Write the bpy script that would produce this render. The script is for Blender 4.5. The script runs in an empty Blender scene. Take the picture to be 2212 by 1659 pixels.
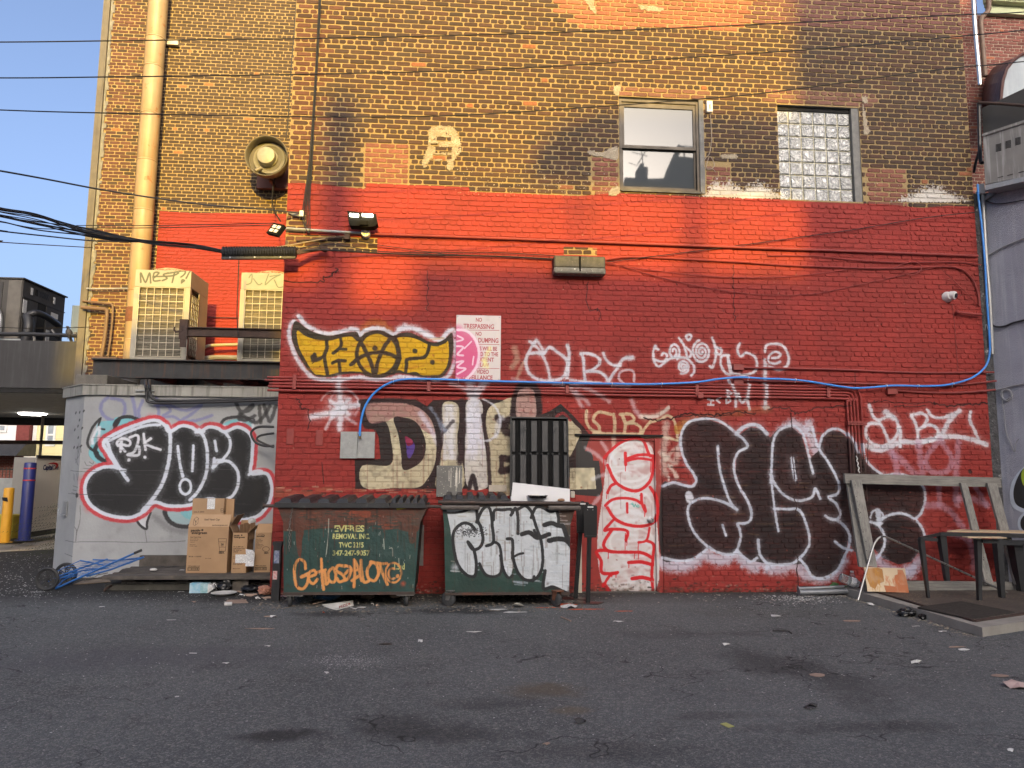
import bpy,bmesh,math,random
import numpy as np
from mathutils import Vector,Matrix,Euler
R=math.radians
random.seed(7)
rng=np.random.default_rng(7)
scene=bpy.context.scene
col=scene.collection

# ---------------------------------------------------------------- camera
CAM_H,F_PX,PITCH,ROLL,YAW,DIST=1.6,1562.12,0.116554,0.0078615,0.0747069,9.56038
_f=np.array([math.sin(YAW)*math.cos(PITCH),math.cos(YAW)*math.cos(PITCH),math.sin(PITCH)])
_r0=np.array([math.cos(YAW),-math.sin(YAW),0.0]);_u0=np.cross(_r0,_f)
_r=math.cos(ROLL)*_r0+math.sin(ROLL)*_u0;_u=-math.sin(ROLL)*_r0+math.cos(ROLL)*_u0
cd=bpy.data.cameras.new('camera');cam=bpy.data.objects.new('camera',cd);col.objects.link(cam)
cd.sensor_width=36.0;cd.lens=F_PX/2212*36;cd.clip_start=0.05;cd.clip_end=600
m=Matrix.Identity(4)
for i in range(3):
    m[i][0]=_r[i];m[i][1]=_u[i];m[i][2]=-_f[i]
m[0][3],m[1][3],m[2][3]=0.0,-DIST,CAM_H
cam.matrix_world=m
scene.camera=cam

# ---------------------------------------------------------------- sky, sun, exposure
SUN=Vector((0.12,-1.0,0.275)).normalized()          # towards the sun
elev=math.asin(SUN.z);azim=math.atan2(SUN.x,SUN.y)
w=bpy.data.worlds.new('World');scene.world=w;w.use_nodes=True
nt=w.node_tree;bg=nt.nodes['Background']
sky=nt.nodes.new('ShaderNodeTexSky');sky.sky_type='NISHITA';sky.sun_disc=False
sky.sun_elevation=elev;sky.sun_rotation=azim;sky.air_density=0.52;sky.dust_density=8.0;sky.ozone_density=1.5
sky.altitude=20
nt.links.new(sky.outputs[0],bg.inputs[0]);bg.inputs[1].default_value=0.15
sd=bpy.data.lights.new('sun','SUN');sun=bpy.data.objects.new('sun',sd);col.objects.link(sun)
sd.energy=2.5;sd.angle=R(0.5);sd.color=(1.0,0.63,0.05)
sun.rotation_euler=SUN.to_track_quat('Z','Y').to_euler();sun.location=(3,-20,14)
scene.view_settings.view_transform='Standard';scene.view_settings.look='None'
scene.view_settings.exposure=1.62;scene.view_settings.gamma=1.0

# ---------------------------------------------------------------- helpers
def U(x,y,Y=0.0,Z=None):
    """point of the place seen at (x, y) of the 2212x1659 photo, on the upright plane Y or the level plane Z"""
    d=_f+(x-1106)/F_PX*_r-(y-829.5)/F_PX*_u
    t=(Y+DIST)/d[1] if Z is None else (Z-CAM_H)/d[2]
    return Vector((float(t*d[0]),float(-DIST+t*d[1]),float(CAM_H+t*d[2])))

def catmull(pts,n=8,closed=False):
    P=[np.array(p,float) for p in pts]
    if len(P) < 3: return [tuple(p) for p in P]
    out=[];N=len(P)
    rngi=range(N if closed else N-1)
    for i in rngi:
        if closed: a,b,c,d=P[(i-1) % N],P[i],P[(i+1) % N],P[(i+2) % N]
        else: a,b,c,d=P[max(i-1,0)],P[i],P[i+1],P[min(i+2,N-1)]
        for k in range(n):
            t=k/n
            out.append(tuple(0.5*((2*b)+(-a+c)*t+(2*a-5*b+4*c-d)*t*t+(-a+3*b-3*c+d)*t**3)))
    if not closed: out.append(tuple(P[-1]))
    return out

def tag(o,label=None,cat=None,group=None,kind=None):
    if label: o['label']=label
    if cat: o['category']=cat
    if group: o['group']=group
    if kind: o['kind']=kind
    return o

WP={}
def link(o,parent=None,origin=None):
    col.objects.link(o)
    if parent is not None:
        o.parent=parent
    return o

def empty(name,loc,label=None,cat=None,group=None):
    o=bpy.data.objects.new(name,None);col.objects.link(o);o.empty_display_size=0.1
    o.location=loc;WP[o.as_pointer()]=Vector(loc)
    return tag(o,label,cat,group)

class MB:
    def __init__(s): s.v=[];s.f=[];s.mi=[];s.cur=0
    def add(s,vs,fs):
        o=len(s.v);s.v += [tuple(v) for v in vs];s.f += [tuple(i+o for i in f) for f in fs];s.mi += [s.cur]*len(fs);return s
    def hexa(s,p):   # 8 points: bottom 4 ccw, top 4
        return s.add(p,[(3,2,1,0),(4,5,6,7),(0,1,5,4),(1,2,6,5),(2,3,7,6),(3,0,4,7)])
    def box(s,x0,x1,y0,y1,z0,z1):
        return s.hexa([(x0,y0,z0),(x1,y0,z0),(x1,y1,z0),(x0,y1,z0),(x0,y0,z1),(x1,y0,z1),(x1,y1,z1),(x0,y1,z1)])
    def obox(s,c,size,M=None):
        hx,hy,hz=size[0]/2,size[1]/2,size[2]/2;c=Vector(c)
        ps=[Vector(q) for q in [(-hx,-hy,-hz),(hx,-hy,-hz),(hx,hy,-hz),(-hx,hy,-hz),(-hx,-hy,hz),(hx,-hy,hz),(hx,hy,hz),(-hx,hy,hz)]]
        if M is not None: ps=[M @ q for q in ps]
        return s.hexa([c+q for q in ps])
    def bar(s,a,b,w,h,up=(0,0,1)):
        a=Vector(a);b=Vector(b);d=(b-a).normalized();up=Vector(up)
        if abs(d.dot(up)) > 0.97: up=Vector((0,1,0))
        sx=d.cross(up).normalized()*(w/2);sz=sx.cross(d).normalized()*(h/2)
        q=[]
        for p in (a,b):
            q.append([p-sx-sz,p+sx-sz,p+sx+sz,p-sx+sz])
        return s.hexa(q[0]+q[1])
    def bevbox(s,x0,x1,y0,y1,z0,z1,b=0.01):
        bm=bmesh.new();bmesh.ops.create_cube(bm,size=1)
        for v in bm.verts: v.co=Vector(((x0+x1)/2+v.co.x*(x1-x0),(y0+y1)/2+v.co.y*(y1-y0),(z0+z1)/2+v.co.z*(z1-z0)))
        bmesh.ops.bevel(bm,geom=bm.edges[:],offset=b,segments=2,profile=0.5,affect='EDGES')
        s.frombm(bm);return s
    def frombm(s,bm):
        bm.verts.index_update();s.add([v.co.copy() for v in bm.verts],[tuple(v.index for v in f.verts) for f in bm.faces]);bm.free();return s
    def tube(s,pts,r,n=8,caps=True):
        pts=[Vector(p) for p in pts];N=len(pts);base=len(s.v);vs=[];fs=[]
        t0=(pts[1]-pts[0]).normalized();ref=Vector((0,0,1)) if abs(t0.z) < 0.9 else Vector((1,0,0))
        nrm=t0.cross(ref).normalized()
        for i in range(N):
            t=(pts[min(i+1,N-1)]-pts[max(i-1,0)])
            if t.length < 1e-9: t=t0
            t.normalize();nrm=(nrm-t*nrm.dot(t));nrm=nrm.normalized() if nrm.length > 1e-6 else t.orthogonal().normalized()
            bn=t.cross(nrm);rr=r[i] if hasattr(r,'__len__') else r
            for k in range(n):
                a=2*math.pi*k/n;vs.append(pts[i]+nrm*(math.cos(a)*rr)+bn*(math.sin(a)*rr))
        for i in range(N-1):
            for k in range(n): fs.append((i*n+k,i*n+(k+1) % n,(i+1)*n+(k+1) % n,(i+1)*n+k))
        if caps: fs.append(tuple(range(n-1,-1,-1)));fs.append(tuple((N-1)*n+k for k in range(n)))
        return s.add(vs,fs)
    def cyl(s,a,b,r0,r1=None,n=16,caps=True): return s.tube([a,b],[r0,r0 if r1 is None else r1],n,caps)
    def lathe(s,prof,c,axis='Z',n=24):
        vs=[];fs=[];c=Vector(c)
        for (r,h) in prof:
            for k in range(n):
                a=2*math.pi*k/n;x,y=r*math.cos(a),r*math.sin(a)
                vs.append(c+(Vector((x,y,h)) if axis == 'Z' else Vector((x,-h,y)) if axis == 'Y' else Vector((h,x,y))))
        for i in range(len(prof)-1):
            for k in range(n): fs.append((i*n+k,i*n+(k+1) % n,(i+1)*n+(k+1) % n,(i+1)*n+k))
        return s.add(vs,fs)
    def prism(s,poly,y0,y1):        # poly of (x, z), extruded in Y
        n=len(poly);vs=[(x,y0,z) for x,z in poly]+[(x,y1,z) for x,z in poly]
        fs=[tuple(range(n)),tuple(range(2*n-1,n-1,-1))]+[(i,(i+1) % n,n+(i+1) % n,n+i) for i in range(n)]
        return s.add(vs,fs)
    def zprism(s,poly,z0,z1):
        n=len(poly);vs=[(x,y,z0) for x,y in poly]+[(x,y,z1) for x,y in poly]
        fs=[tuple(range(n-1,-1,-1)),tuple(range(n,2*n))]+[(i,(i+1) % n,n+(i+1) % n,n+i) for i in range(n)]
        return s.add(vs,fs)
    def build(s,name,mats,parent=None,smooth=False,origin=None,fixn=True):
        me=bpy.data.meshes.new(name);V=np.array(s.v,float).reshape(-1,3)
        if parent is not None: o0=WP[parent.as_pointer()]
        elif origin is not None: o0=Vector(origin)
        else: o0=Vector(((V[:,0].min()+V[:,0].max())/2,(V[:,1].min()+V[:,1].max())/2,V[:,2].min()))
        V=V-np.array(o0);me.from_pydata([tuple(q) for q in V],[],s.f)
        mats=mats if isinstance(mats,(list,tuple)) else [mats]
        for mm in mats: me.materials.append(mm)
        if len(mats) > 1: me.polygons.foreach_set('material_index',s.mi)
        if fixn:
            bm=bmesh.new();bm.from_mesh(me);bmesh.ops.recalc_face_normals(bm,faces=bm.faces);bm.to_mesh(me);bm.free()
        if smooth:
            me.polygons.foreach_set('use_smooth',[True]*len(me.polygons));me.set_sharp_from_angle(angle=R(38))
        me.update();o=bpy.data.objects.new(name,me);col.objects.link(o)
        if parent is not None: o.parent=parent;WP[o.as_pointer()]=o0.copy()
        else: o.location=o0;WP[o.as_pointer()]=o0.copy()
        return o

# ---------------------------------------------------------------- materials
def lin(c):
    return tuple(((x/12.92) if x <= 0.04045 else ((x+0.055)/1.055)**2.4) for x in c[:3])
def hexc(r,g,b): return lin((r/255,g/255,b/255))

class NT:
    def __init__(s,name):
        s.m=bpy.data.materials.new(name);s.m.use_nodes=True;s.t=s.m.node_tree
        s.b=s.t.nodes['Principled BSDF'];s.out=s.t.nodes['Material Output']
    def n(s,typ,**kw):
        x=s.t.nodes.new(typ)
        for k,v in kw.items(): setattr(x,k,v)
        return x
    def l(s,a,b): s.t.links.new(a,b)
    def pos(s):
        g=s.n('ShaderNodeNewGeometry');return g.outputs['Position']
    def noise(s,scale,detail=3,rough=0.55,vec=None,w=None):
        x=s.n('ShaderNodeTexNoise');x.inputs['Scale'].default_value=scale;x.inputs['Detail'].default_value=detail
        x.inputs['Roughness'].default_value=rough;s.l(vec if vec is not None else s.pos(),x.inputs['Vector']);return x.outputs['Fac']
    def scaled(s,sc):
        x=s.n('ShaderNodeMapping');x.inputs['Scale'].default_value=sc;s.l(s.pos(),x.inputs['Vector']);return x.outputs[0]
    def ramp(s,fac,a,b,ca=(0,0,0),cb=(1,1,1)):
        x=s.n('ShaderNodeMapRange');x.inputs[1].default_value=a;x.inputs[2].default_value=b
        s.l(fac,x.inputs[0]);return x.outputs[0]
    def mix(s,fac,a,b,mode='MIX'):
        x=s.n('ShaderNodeMix',data_type='RGBA',blend_type=mode)
        if isinstance(fac,(int,float)): x.inputs[0].default_value=fac
        else: s.l(fac,x.inputs[0])
        for v,i in ((a,6),(b,7)):
            if isinstance(v,(tuple,list)): x.inputs[i].default_value=(*v[:3],1)
            else: s.l(v,x.inputs[i])
        return x.outputs[2]
    def math(s,op,a,b=None):
        x=s.n('ShaderNodeMath',operation=op)
        for v,i in ((a,0),(b,1)):
            if v is None: continue
            if isinstance(v,(int,float)): x.inputs[i].default_value=v
            else: s.l(v,x.inputs[i])
        return x.outputs[0]
    def bump(s,h,dist,strength=1.0):
        x=s.n('ShaderNodeBump');x.inputs['Distance'].default_value=dist;x.inputs['Strength'].default_value=strength
        s.l(h,x.inputs['Height']);s.l(x.outputs[0],s.b.inputs['Normal']);return x

def mat(name,c,c2=None,sc=6.0,rough=0.6,metal=0.0,bump=0.0,bsc=60.0,spot=None,spotsc=3.0,spotlo=0.6,spothi=0.7,streak=None,streaka=0.5,spec=0.5,rvar=0.15):
    """procedural surface: two-tone noise, optional blotches and vertical streaks, fine relief"""
    t=NT(name)
    c2=c2 if c2 is not None else tuple(x*0.72 for x in c)
    base=t.mix(t.ramp(t.noise(sc,5,0.6),0.3,0.7),c,c2)
    if spot is not None: base=t.mix(t.ramp(t.noise(spotsc,6,0.65),spotlo,spothi),base,spot)
    if streak is not None:
        f=t.ramp(t.noise(3.0,4,0.6,t.scaled((6,6,0.35))),0.5,0.75)
        f=t.math('MULTIPLY',f,streaka);base=t.mix(f,base,streak)
    t.l(base,t.b.inputs['Base Color'])
    t.b.inputs['Metallic'].default_value=metal;t.b.inputs['Specular IOR Level'].default_value=spec
    rr=t.n('ShaderNodeMapRange');rr.inputs[1].default_value=0.3;rr.inputs[2].default_value=0.7
    rr.inputs[3].default_value=max(0.02,rough-rvar/2);rr.inputs[4].default_value=min(1,rough+rvar/2)
    t.l(t.noise(sc*2.3,3),rr.inputs[0]);t.l(rr.outputs[0],t.b.inputs['Roughness'])
    if bump: t.bump(t.noise(bsc,4,0.6),bump)
    return t.m

# ---------------------------------------------------------------- painted surfaces (rasterised by this script)
OFF=dict(A=(0,553),B=(553,553),C=(1106,553),D=(1659,553),E=(0,918),F=(553,918),G=(1106,918),H=(1659,918))
def Z(r,pts):
    ox,oy=OFF[r];return [(ox+.25*x,oy+.25*y) for x,y in pts]

_font={}
def text_tris(s,bold=0.0):
    k=(s,bold)
    if k in _font: return _font[k]
    cu=bpy.data.curves.new('lettering','FONT');cu.body=s;cu.size=1.0;cu.resolution_u=3;cu.offset=bold;cu.fill_mode='FRONT'
    o=bpy.data.objects.new('lettering',cu);col.objects.link(o)
    dg=bpy.context.evaluated_depsgraph_get();me=bpy.data.meshes.new_from_object(o.evaluated_get(dg))
    me.calc_loop_triangles();v=[(p.co.x,p.co.y) for p in me.vertices];tr=[[v[i] for i in t.vertices] for t in me.loop_triangles]
    bpy.data.objects.remove(o);bpy.data.curves.remove(cu);bpy.data.meshes.remove(me)
    a=np.array(tr) if tr else np.zeros((0,3,2));_font[k]=a;return a

class Canvas:
    def __init__(s,name,Y,x0,x1,z0,z1,ppm,bgc=None):
        s.name=name;s.Y=Y;s.x0,s.x1,s.z0,s.z1,s.ppm=x0,x1,z0,z1,ppm
        s.W=int((x1-x0)*ppm);s.H=int((z1-z0)*ppm);s.rgb=np.zeros((s.H,s.W,3),np.float32);s.a=np.zeros((s.H,s.W),np.float32)
        if bgc is not None: s.rgb[:]=bgc;s.a[:]=1
        s._n={}
    def px(s,p,world=False):
        if world: return ((p[0]-s.x0)*s.ppm,(p[1]-s.z0)*s.ppm)
        q=U(p[0],p[1],s.Y);return ((q.x-s.x0)*s.ppm,(q.z-s.z0)*s.ppm)
    def noise(s,cell):
        if cell in s._n: return s._n[cell]
        r=np.random.default_rng(int(cell*7)+3);h=int(s.H/cell)+3;wd=int(s.W/cell)+3;g=r.random((h,wd)).astype(np.float32)
        yy=np.arange(s.H)/cell;xx=np.arange(s.W)/cell;yi=yy.astype(int);xi=xx.astype(int);fy=(yy-yi)[:,None];fx=(xx-xi)[None,:]
        fy=fy*fy*(3-2*fy);fx=fx*fx*(3-2*fx)
        o=(g[yi][:,xi]*(1-fy)*(1-fx)+g[yi+1][:,xi]*fy*(1-fx)+g[yi][:,xi+1]*(1-fy)*fx+g[yi+1][:,xi+1]*fy*fx).astype(np.float32)
        s._n[cell]=o;return o
    def comp(s,ys,xs,al,c):
        c=np.array(c,np.float32);A=s.a[ys,xs];na=al+A*(1-al)
        s.rgb[ys,xs]=np.where(na[...,None] > 1e-4,(c*al[...,None]+s.rgb[ys,xs]*(A*(1-al))[...,None])/np.maximum(na,1e-4)[...,None],s.rgb[ys,xs]);s.a[ys,xs]=na
    def stroke(s,pts,wU,c,a=1.0,soft=0.35,curve=True,closed=False,grain=0.0,world=False,taper=None):
        """wU: stroke width in photo units (wall-scaled)"""
        if not world: wpx=wU*s.ppm*(s.Y+DIST)/F_PX
        else: wpx=wU*s.ppm
        P=[s.px(p,world) for p in pts]
        if curve and len(P) > 2: P=catmull(P,6,closed)
        elif closed: P=P+[P[0]]
        if len(P) == 1: P=P*2
        r=wpx/2;pad=r*(1+soft)+1.5;X=[p[0] for p in P];Yc=[p[1] for p in P]
        bx0=max(0,int(min(X)-pad));bx1=min(s.W,int(max(X)+pad)+2);by0=max(0,int(min(Yc)-pad));by1=min(s.H,int(max(Yc)+pad)+2)
        if bx1 <= bx0 or by1 <= by0: return s
        D=np.full((by1-by0,bx1-bx0),1e9,np.float32)
        for i in range(len(P)-1):
            (ax,ay),(cx,cy)=P[i],P[i+1]
            x0=max(bx0,int(min(ax,cx)-pad));x1=min(bx1,int(max(ax,cx)+pad)+2);y0=max(by0,int(min(ay,cy)-pad));y1=min(by1,int(max(ay,cy)+pad)+2)
            if x1 <= x0 or y1 <= y0: continue
            gx=np.arange(x0,x1,dtype=np.float32)[None,:]-ax;gy=np.arange(y0,y1,dtype=np.float32)[:,None]-ay;dx,dy=cx-ax,cy-ay;L=dx*dx+dy*dy+1e-9
            t=np.clip((gx*dx+gy*dy)/L,0,1);d=np.sqrt((gx-t*dx)**2+(gy-t*dy)**2)
            v=D[y0-by0:y1-by0,x0-bx0:x1-bx0];np.minimum(v,d,out=v)
        e0=r*(1-soft);e1=r*(1+soft)+0.8;al=np.clip((e1-D)/(e1-e0),0,1);al=al*al*(3-2*al);al=np.clip(al+(s.noise(2.6)[by0:by1,bx0:bx1]+s.noise(7)[by0:by1,bx0:bx1]-1.0)*al*(1-al)*2.4,0,1)*a
        if grain: al=al*np.clip(1-grain+grain*2*s.noise(5)[by0:by1,bx0:bx1]*s.noise(23)[by0:by1,bx0:bx1]*2,0,1)
        s.comp(slice(by0,by1),slice(bx0,bx1),al,c);return s
    def fill(s,pts,c,a=1.0,curve=True,grain=0.0,world=False,tex=None):
        P=[s.px(p,world) for p in pts]
        if curve: P=catmull(P,5,True)
        X=np.array([p[0] for p in P]);Yc=np.array([p[1] for p in P]);y0=max(0,int(Yc.min()));y1=min(s.H,int(Yc.max())+1)
        x0=max(0,int(X.min()));x1=min(s.W,int(X.max())+2)
        if y1 <= y0 or x1 <= x0: return s
        M=np.zeros((y1-y0,x1-x0),np.float32);X2=np.roll(X,-1);Y2=np.roll(Yc,-1)
        for yi in range(y0,y1):
            for sub in (0.25,0.75):
                yv=yi+sub;c_=(Yc <= yv) != (Y2 <= yv)
                if not c_.any(): continue
                xs=np.sort(X[c_]+(yv-Yc[c_])/(Y2[c_]-Yc[c_])*(X2[c_]-X[c_]))
                for j in range(0,len(xs)-1,2):
                    a0=int(max(x0,xs[j]));a1=int(min(x1,xs[j+1]))
                    if a1 > a0: M[yi-y0,a0-x0:a1-x0] += 0.5
        al=M*a
        if grain: al=al*np.clip(1-grain+grain*2.6*s.noise(9)[y0:y1,x0:x1]*s.noise(31)[y0:y1,x0:x1]*1.6,0,1)
        s.comp(slice(y0,y1),slice(x0,x1),al,c);return s
    def spray(s,p,rU,c,a=1.0,world=False,grain=0.3):
        rp=(rU if world else rU*(s.Y+DIST)/F_PX)*s.ppm;cx,cy=s.px(p,world);x0=max(0,int(cx-rp));x1=min(s.W,int(cx+rp)+1);y0=max(0,int(cy-rp));y1=min(s.H,int(cy+rp)+1)
        if x1 <= x0 or y1 <= y0: return s
        d=np.sqrt((np.arange(x0,x1)[None,:]-cx)**2+(np.arange(y0,y1)[:,None]-cy)**2)/rp;al=np.clip(1-d,0,1)**1.3*a
        if grain: al=al*(1-grain+grain*2*s.noise(4)[y0:y1,x0:x1])
        s.comp(slice(y0,y1),slice(x0,x1),np.clip(al,0,1).astype(np.float32),c);return s
    def text(s,body,p,h,c,a=1.0,bold=0.02,width=None,world=True,center=False,slant=0.0,wear=0.0):
        """p: left end of the baseline in world (x, z); h: capital height in metres; width: total width in metres"""
        T=text_tris(body,bold)
        if len(T) == 0: return s
        if not world: q=U(p[0],p[1],s.Y);p=(q.x,q.z)
        T=T.copy();mn=T.reshape(-1,2).min(0);mx=T.reshape(-1,2).max(0);sy=h/0.70;sx=sy if width is None else width/(mx[0]-mn[0])
        T[...,0]=(T[...,0]-mn[0]+slant*T[...,1])*sx+p[0]-((mx[0]-mn[0])*sx/2 if center else 0);T[...,1]=T[...,1]*sy+p[1]
        Q=np.empty_like(T);Q[...,0]=(T[...,0]-s.x0)*s.ppm;Q[...,1]=(T[...,1]-s.z0)*s.ppm
        x0=max(0,int(Q[...,0].min())-1);x1=min(s.W,int(Q[...,0].max())+2);y0=max(0,int(Q[...,1].min())-1);y1=min(s.H,int(Q[...,1].max())+2)
        if x1 <= x0 or y1 <= y0: return s
        K=3;M=np.zeros(((y1-y0)*K,(x1-x0)*K),bool)
        for t in Q:
            t=(t-np.array([x0,y0]))*K;a0=max(0,int(t[:,0].min()));a1=min(M.shape[1],int(t[:,0].max())+2);b0=max(0,int(t[:,1].min()));b1=min(M.shape[0],int(t[:,1].max())+2)
            if a1 <= a0 or b1 <= b0: continue
            gx=np.arange(a0,a1)[None,:]+.5;gy=np.arange(b0,b1)[:,None]+.5
            e=[(t[(i+1) % 3,0]-t[i,0])*(gy-t[i,1])-(t[(i+1) % 3,1]-t[i,1])*(gx-t[i,0]) for i in range(3)]
            M[b0:b1,a0:a1] |= ((e[0] >= 0) & (e[1] >= 0) & (e[2] >= 0)) | ((e[0] <= 0) & (e[1] <= 0) & (e[2] <= 0))
        al=M.reshape(y1-y0,K,x1-x0,K).mean((1,3)).astype(np.float32)*a
        if wear: al=al*np.clip((s.noise(6)[y0:y1,x0:x1]*.6+s.noise(17)[y0:y1,x0:x1]*.6-wear)*5,0,1)
        s.comp(slice(y0,y1),slice(x0,x1),al,c);return s
    def rect(s,x0,x1,z0,z1,c,a=1.0): return s.fill([(x0,z0),(x1,z0),(x1,z1),(x0,z1)],c,a,curve=False,world=True)
    def image(s):
        im=bpy.data.images.new(s.name,s.W,s.H,alpha=True);im.alpha_mode='CHANNEL_PACKED'
        im.colorspace_settings.name='sRGB'
        buf=np.empty((s.H,s.W,4),np.float32);buf[...,:3]=np.clip(s.rgb,0,1);buf[...,3]=np.clip(s.a,0,1)
        im.pixels.foreach_set(buf.ravel());im.update();im.pack();return im

def paint_nodes(t,cv,im=None,soft_interp='Linear'):
    """image-of-paint lookup by world x, z on the surface the paint sits on"""
    im=im or cv.image();g=t.pos();sx=t.n('ShaderNodeSeparateXYZ');t.l(g,sx.inputs[0])
    def mr(o,a,b):
        x=t.n('ShaderNodeMapRange',clamp=False);x.inputs[1].default_value=a;x.inputs[2].default_value=b;t.l(o,x.inputs[0]);return x.outputs[0]
    cx=t.n('ShaderNodeCombineXYZ');t.l(mr(sx.outputs[0],cv.x0,cv.x1),cx.inputs[0]);t.l(mr(sx.outputs[2],cv.z0,cv.z1),cx.inputs[1])
    ti=t.n('ShaderNodeTexImage',interpolation=soft_interp,extension='CLIP');ti.image=im;t.l(cx.outputs[0],ti.inputs[0]);return ti.outputs[0],ti.outputs[1]

def painted(name,cv,base,base2=None,rough=0.55,metal=0.0,sc=8,bump=0.0,bsc=50,wearc=None,wearlo=.62,spec=.5):
    t=NT(name);b=t.mix(t.ramp(t.noise(sc,5),.3,.7),base,base2 if base2 is not None else tuple(x*.75 for x in base))
    c,a=paint_nodes(t,cv);b=t.mix(a,b,c)
    if wearc is not None: b=t.mix(t.ramp(t.noise(9,8,.7),wearlo,wearlo+.06),b,wearc)
    b=t.mix(t.ramp(t.noise(2.2,6),.35,.8),b,t.mix(.25,b,(0.05,.045,.04)))
    t.l(b,t.b.inputs['Base Color']);t.b.inputs['Roughness'].default_value=rough;t.b.inputs['Metallic'].default_value=metal;t.b.inputs['Specular IOR Level'].default_value=spec
    if bump: t.bump(t.noise(bsc,4,.6),bump)
    return t.m
WHT=(.86,.87,.90);CRM=(.80,.76,.63);BLK=(.155,.145,.15);REDW=(.58,.20,.175);PNK=(.62,.42,.42)
def S(cv,r,pts,w,c,a=1.0,soft=.35,**k):
    if (c is WL or c is WHT) and 16 < w < 60 and a > .7: cv.stroke(Z(r,pts),w*.25*2.1,c,.26,.95,**k)      # overspray beside the line
    cv.stroke(Z(r,pts),w*.25*(.84 if c is WL else 1),c,a,soft,**k)
WL=(.82,.85,.90)
def Fl(cv,r,pts,c,a=1.0,**k): cv.fill(Z(r,pts),c,a,**k)
def ell(cx,cy,rx,ry,n=14,a0=0,a1=360): return [(cx+rx*math.cos(R(a0+(a1-a0)*i/n)),cy+ry*math.sin(R(a0+(a1-a0)*i/n))) for i in range(n+(0 if a1-a0 == 360 else 1))]
def spiral(cx,cy,r0,r1,turns,a0=0,ky=1.0,n=26): return [(cx+(r0+(r1-r0)*i/n)*math.cos(R(a0)+turns*2*math.pi*i/n),cy+ky*(r0+(r1-r0)*i/n)*math.sin(R(a0)+turns*2*math.pi*i/n)) for i in range(n+1)]

# ---- big red wall ---------------------------------------------------------
mur=Canvas('wall_paint',0.0,-2.40,7.45,-0.05,5.75,190)
edge=[(-2.4,5.40),(-2.0,5.41),(-1.75,5.38),(-1.3,5.36),(-1.28,5.43),(-.62,5.43),(-.6,5.44),(.1,5.43),(.12,5.38),(.7,5.37),(1.6,5.37),(2.1,5.43),(3.1,5.42),(3.5,5.40),(4.2,5.43),(5.0,5.41),(6.1,5.40),(6.6,5.36),(7.0,5.41),(7.45,5.42)]
mur.fill([(-2.4,-.05)]+[(x,z+random.uniform(-.012,.012)) for x,z in edge]+[(7.45,-.05)],REDW,1,curve=False,world=True)
# bare brick left showing behind the floodlight and over the old fixture
mur.fill([(621,448),(660,455),(662,500),(748,500),(748,497),(815,505),(817,545),(640,542),(622,540),(612,505)],(0,0,0),0,curve=False)
def unpaint(pts):
    P=[mur.px(p) for p in pts];x0,x1=int(min(p[0] for p in P)),int(max(p[0] for p in P));y0,y1=int(min(p[1] for p in P)),int(max(p[1] for p in P))
    mur.a[y0:y1,x0:x1]=0
unpaint([(613,505),(745,543)]);unpaint([(745,512),(815,545)]);unpaint([(613,456),(662,505)]);unpaint([(1218,533),(1290,552)])
mur.rgb *= (1+(mur.noise(90)-.5)*.10+(mur.noise(9)-.5)*.07)[...,None]
# primer band showing through low on the wall
for i in range(90):
    x=random.uniform(590,990);y=1062+random.gauss(0,6);mur.stroke([(x,y),(x+random.uniform(4,26),y+random.uniform(-1,1))],random.uniform(1,3.5),random.choice([(.72,.62,.52),(.25,.18,.16),(.60,.36,.26),(.70,.33,.28)]),.7,.4)
mur.fill(Z('F',[(130,545),(300,560),(420,575),(540,570),(560,600),(430,635),(200,625),(130,620)]),(.62,.36,.27),.75,grain=.7)
# white spray and drips above the paint line
for (x0,x1,y0,n) in ((1548,1600,425,60),(1600,1670,428,90),(1965,2060,436,140),(1530,1560,424,40)):
    for i in range(n*16):
        x=random.gauss((x0+x1)/2,(x1-x0)/3.6);h=abs(random.gauss(0,15))*(1-abs(x-(x0+x1)/2)/(x1-x0));mur.stroke([(x,y0-h),(x+random.uniform(-2,2),y0-h+random.uniform(-1,2))],random.uniform(.6,2.4),(.80,.79,.76),random.uniform(.35,.85),.4,curve=False)
for i in range(650):
    x=random.uniform(980,2090);mur.stroke([(x,424-abs(random.gauss(0,40)))]*2,random.uniform(.7,1.5),(.85,.82,.76),random.uniform(.3,.8),.3)

c=mur
# CHOP
S(c,'B',[(930,690),(940,620),(1000,580),(1090,590),(1150,640)],60,(.75,.45,.12),.55,.9)
S(c,'B',[(365,520),(430,600),(520,650),(620,675),(720,660),(820,635),(868,642),(895,695),(930,655),(1000,627),(1080,632),(1150,665),(1190,680),(1240,640),(1310,622),(1400,642),(1490,692),(1560,727),(1610,715),(1650,665),(1695,635)],36,WHT,.95,.6)
S(c,'B',[(1240,625),(1320,615),(1420,650),(1500,690)],60,WHT,.6,.8)
S(c,'B',[(1715,660),(1722,850),(1700,960),(1650,1045),(1560,1072),(1400,1065),(1250,1045),(1150,1065),(1000,1072),(900,1050),(750,1072),(620,1078),(500,1055),(420,985),(350,885),(308,780),(285,680),(300,590),(330,565)],32,WHT,.9,.6)
Fl(c,'B',[(330,575),(372,572),(430,620),(520,665),(640,690),(760,667),(870,657),(900,702),(950,667),(1020,647),(1100,652),(1160,682),(1200,690),(1250,667),(1330,662),(1420,700),(1500,742),(1570,747),(1640,712),(1690,665),(1706,720),(1702,850),(1680,950),(1620,1040),(1560,1055),(1450,1050),(1250,1012),(1180,1025),(1100,1052),(1030,1057),(950,1035),(900,1015),(760,1022),(640,1050),(560,1050),(480,1012),(400,910),(340,800),(310,690)],(.23,.22,.17))
YEL=(.83,.66,.10)
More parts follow.
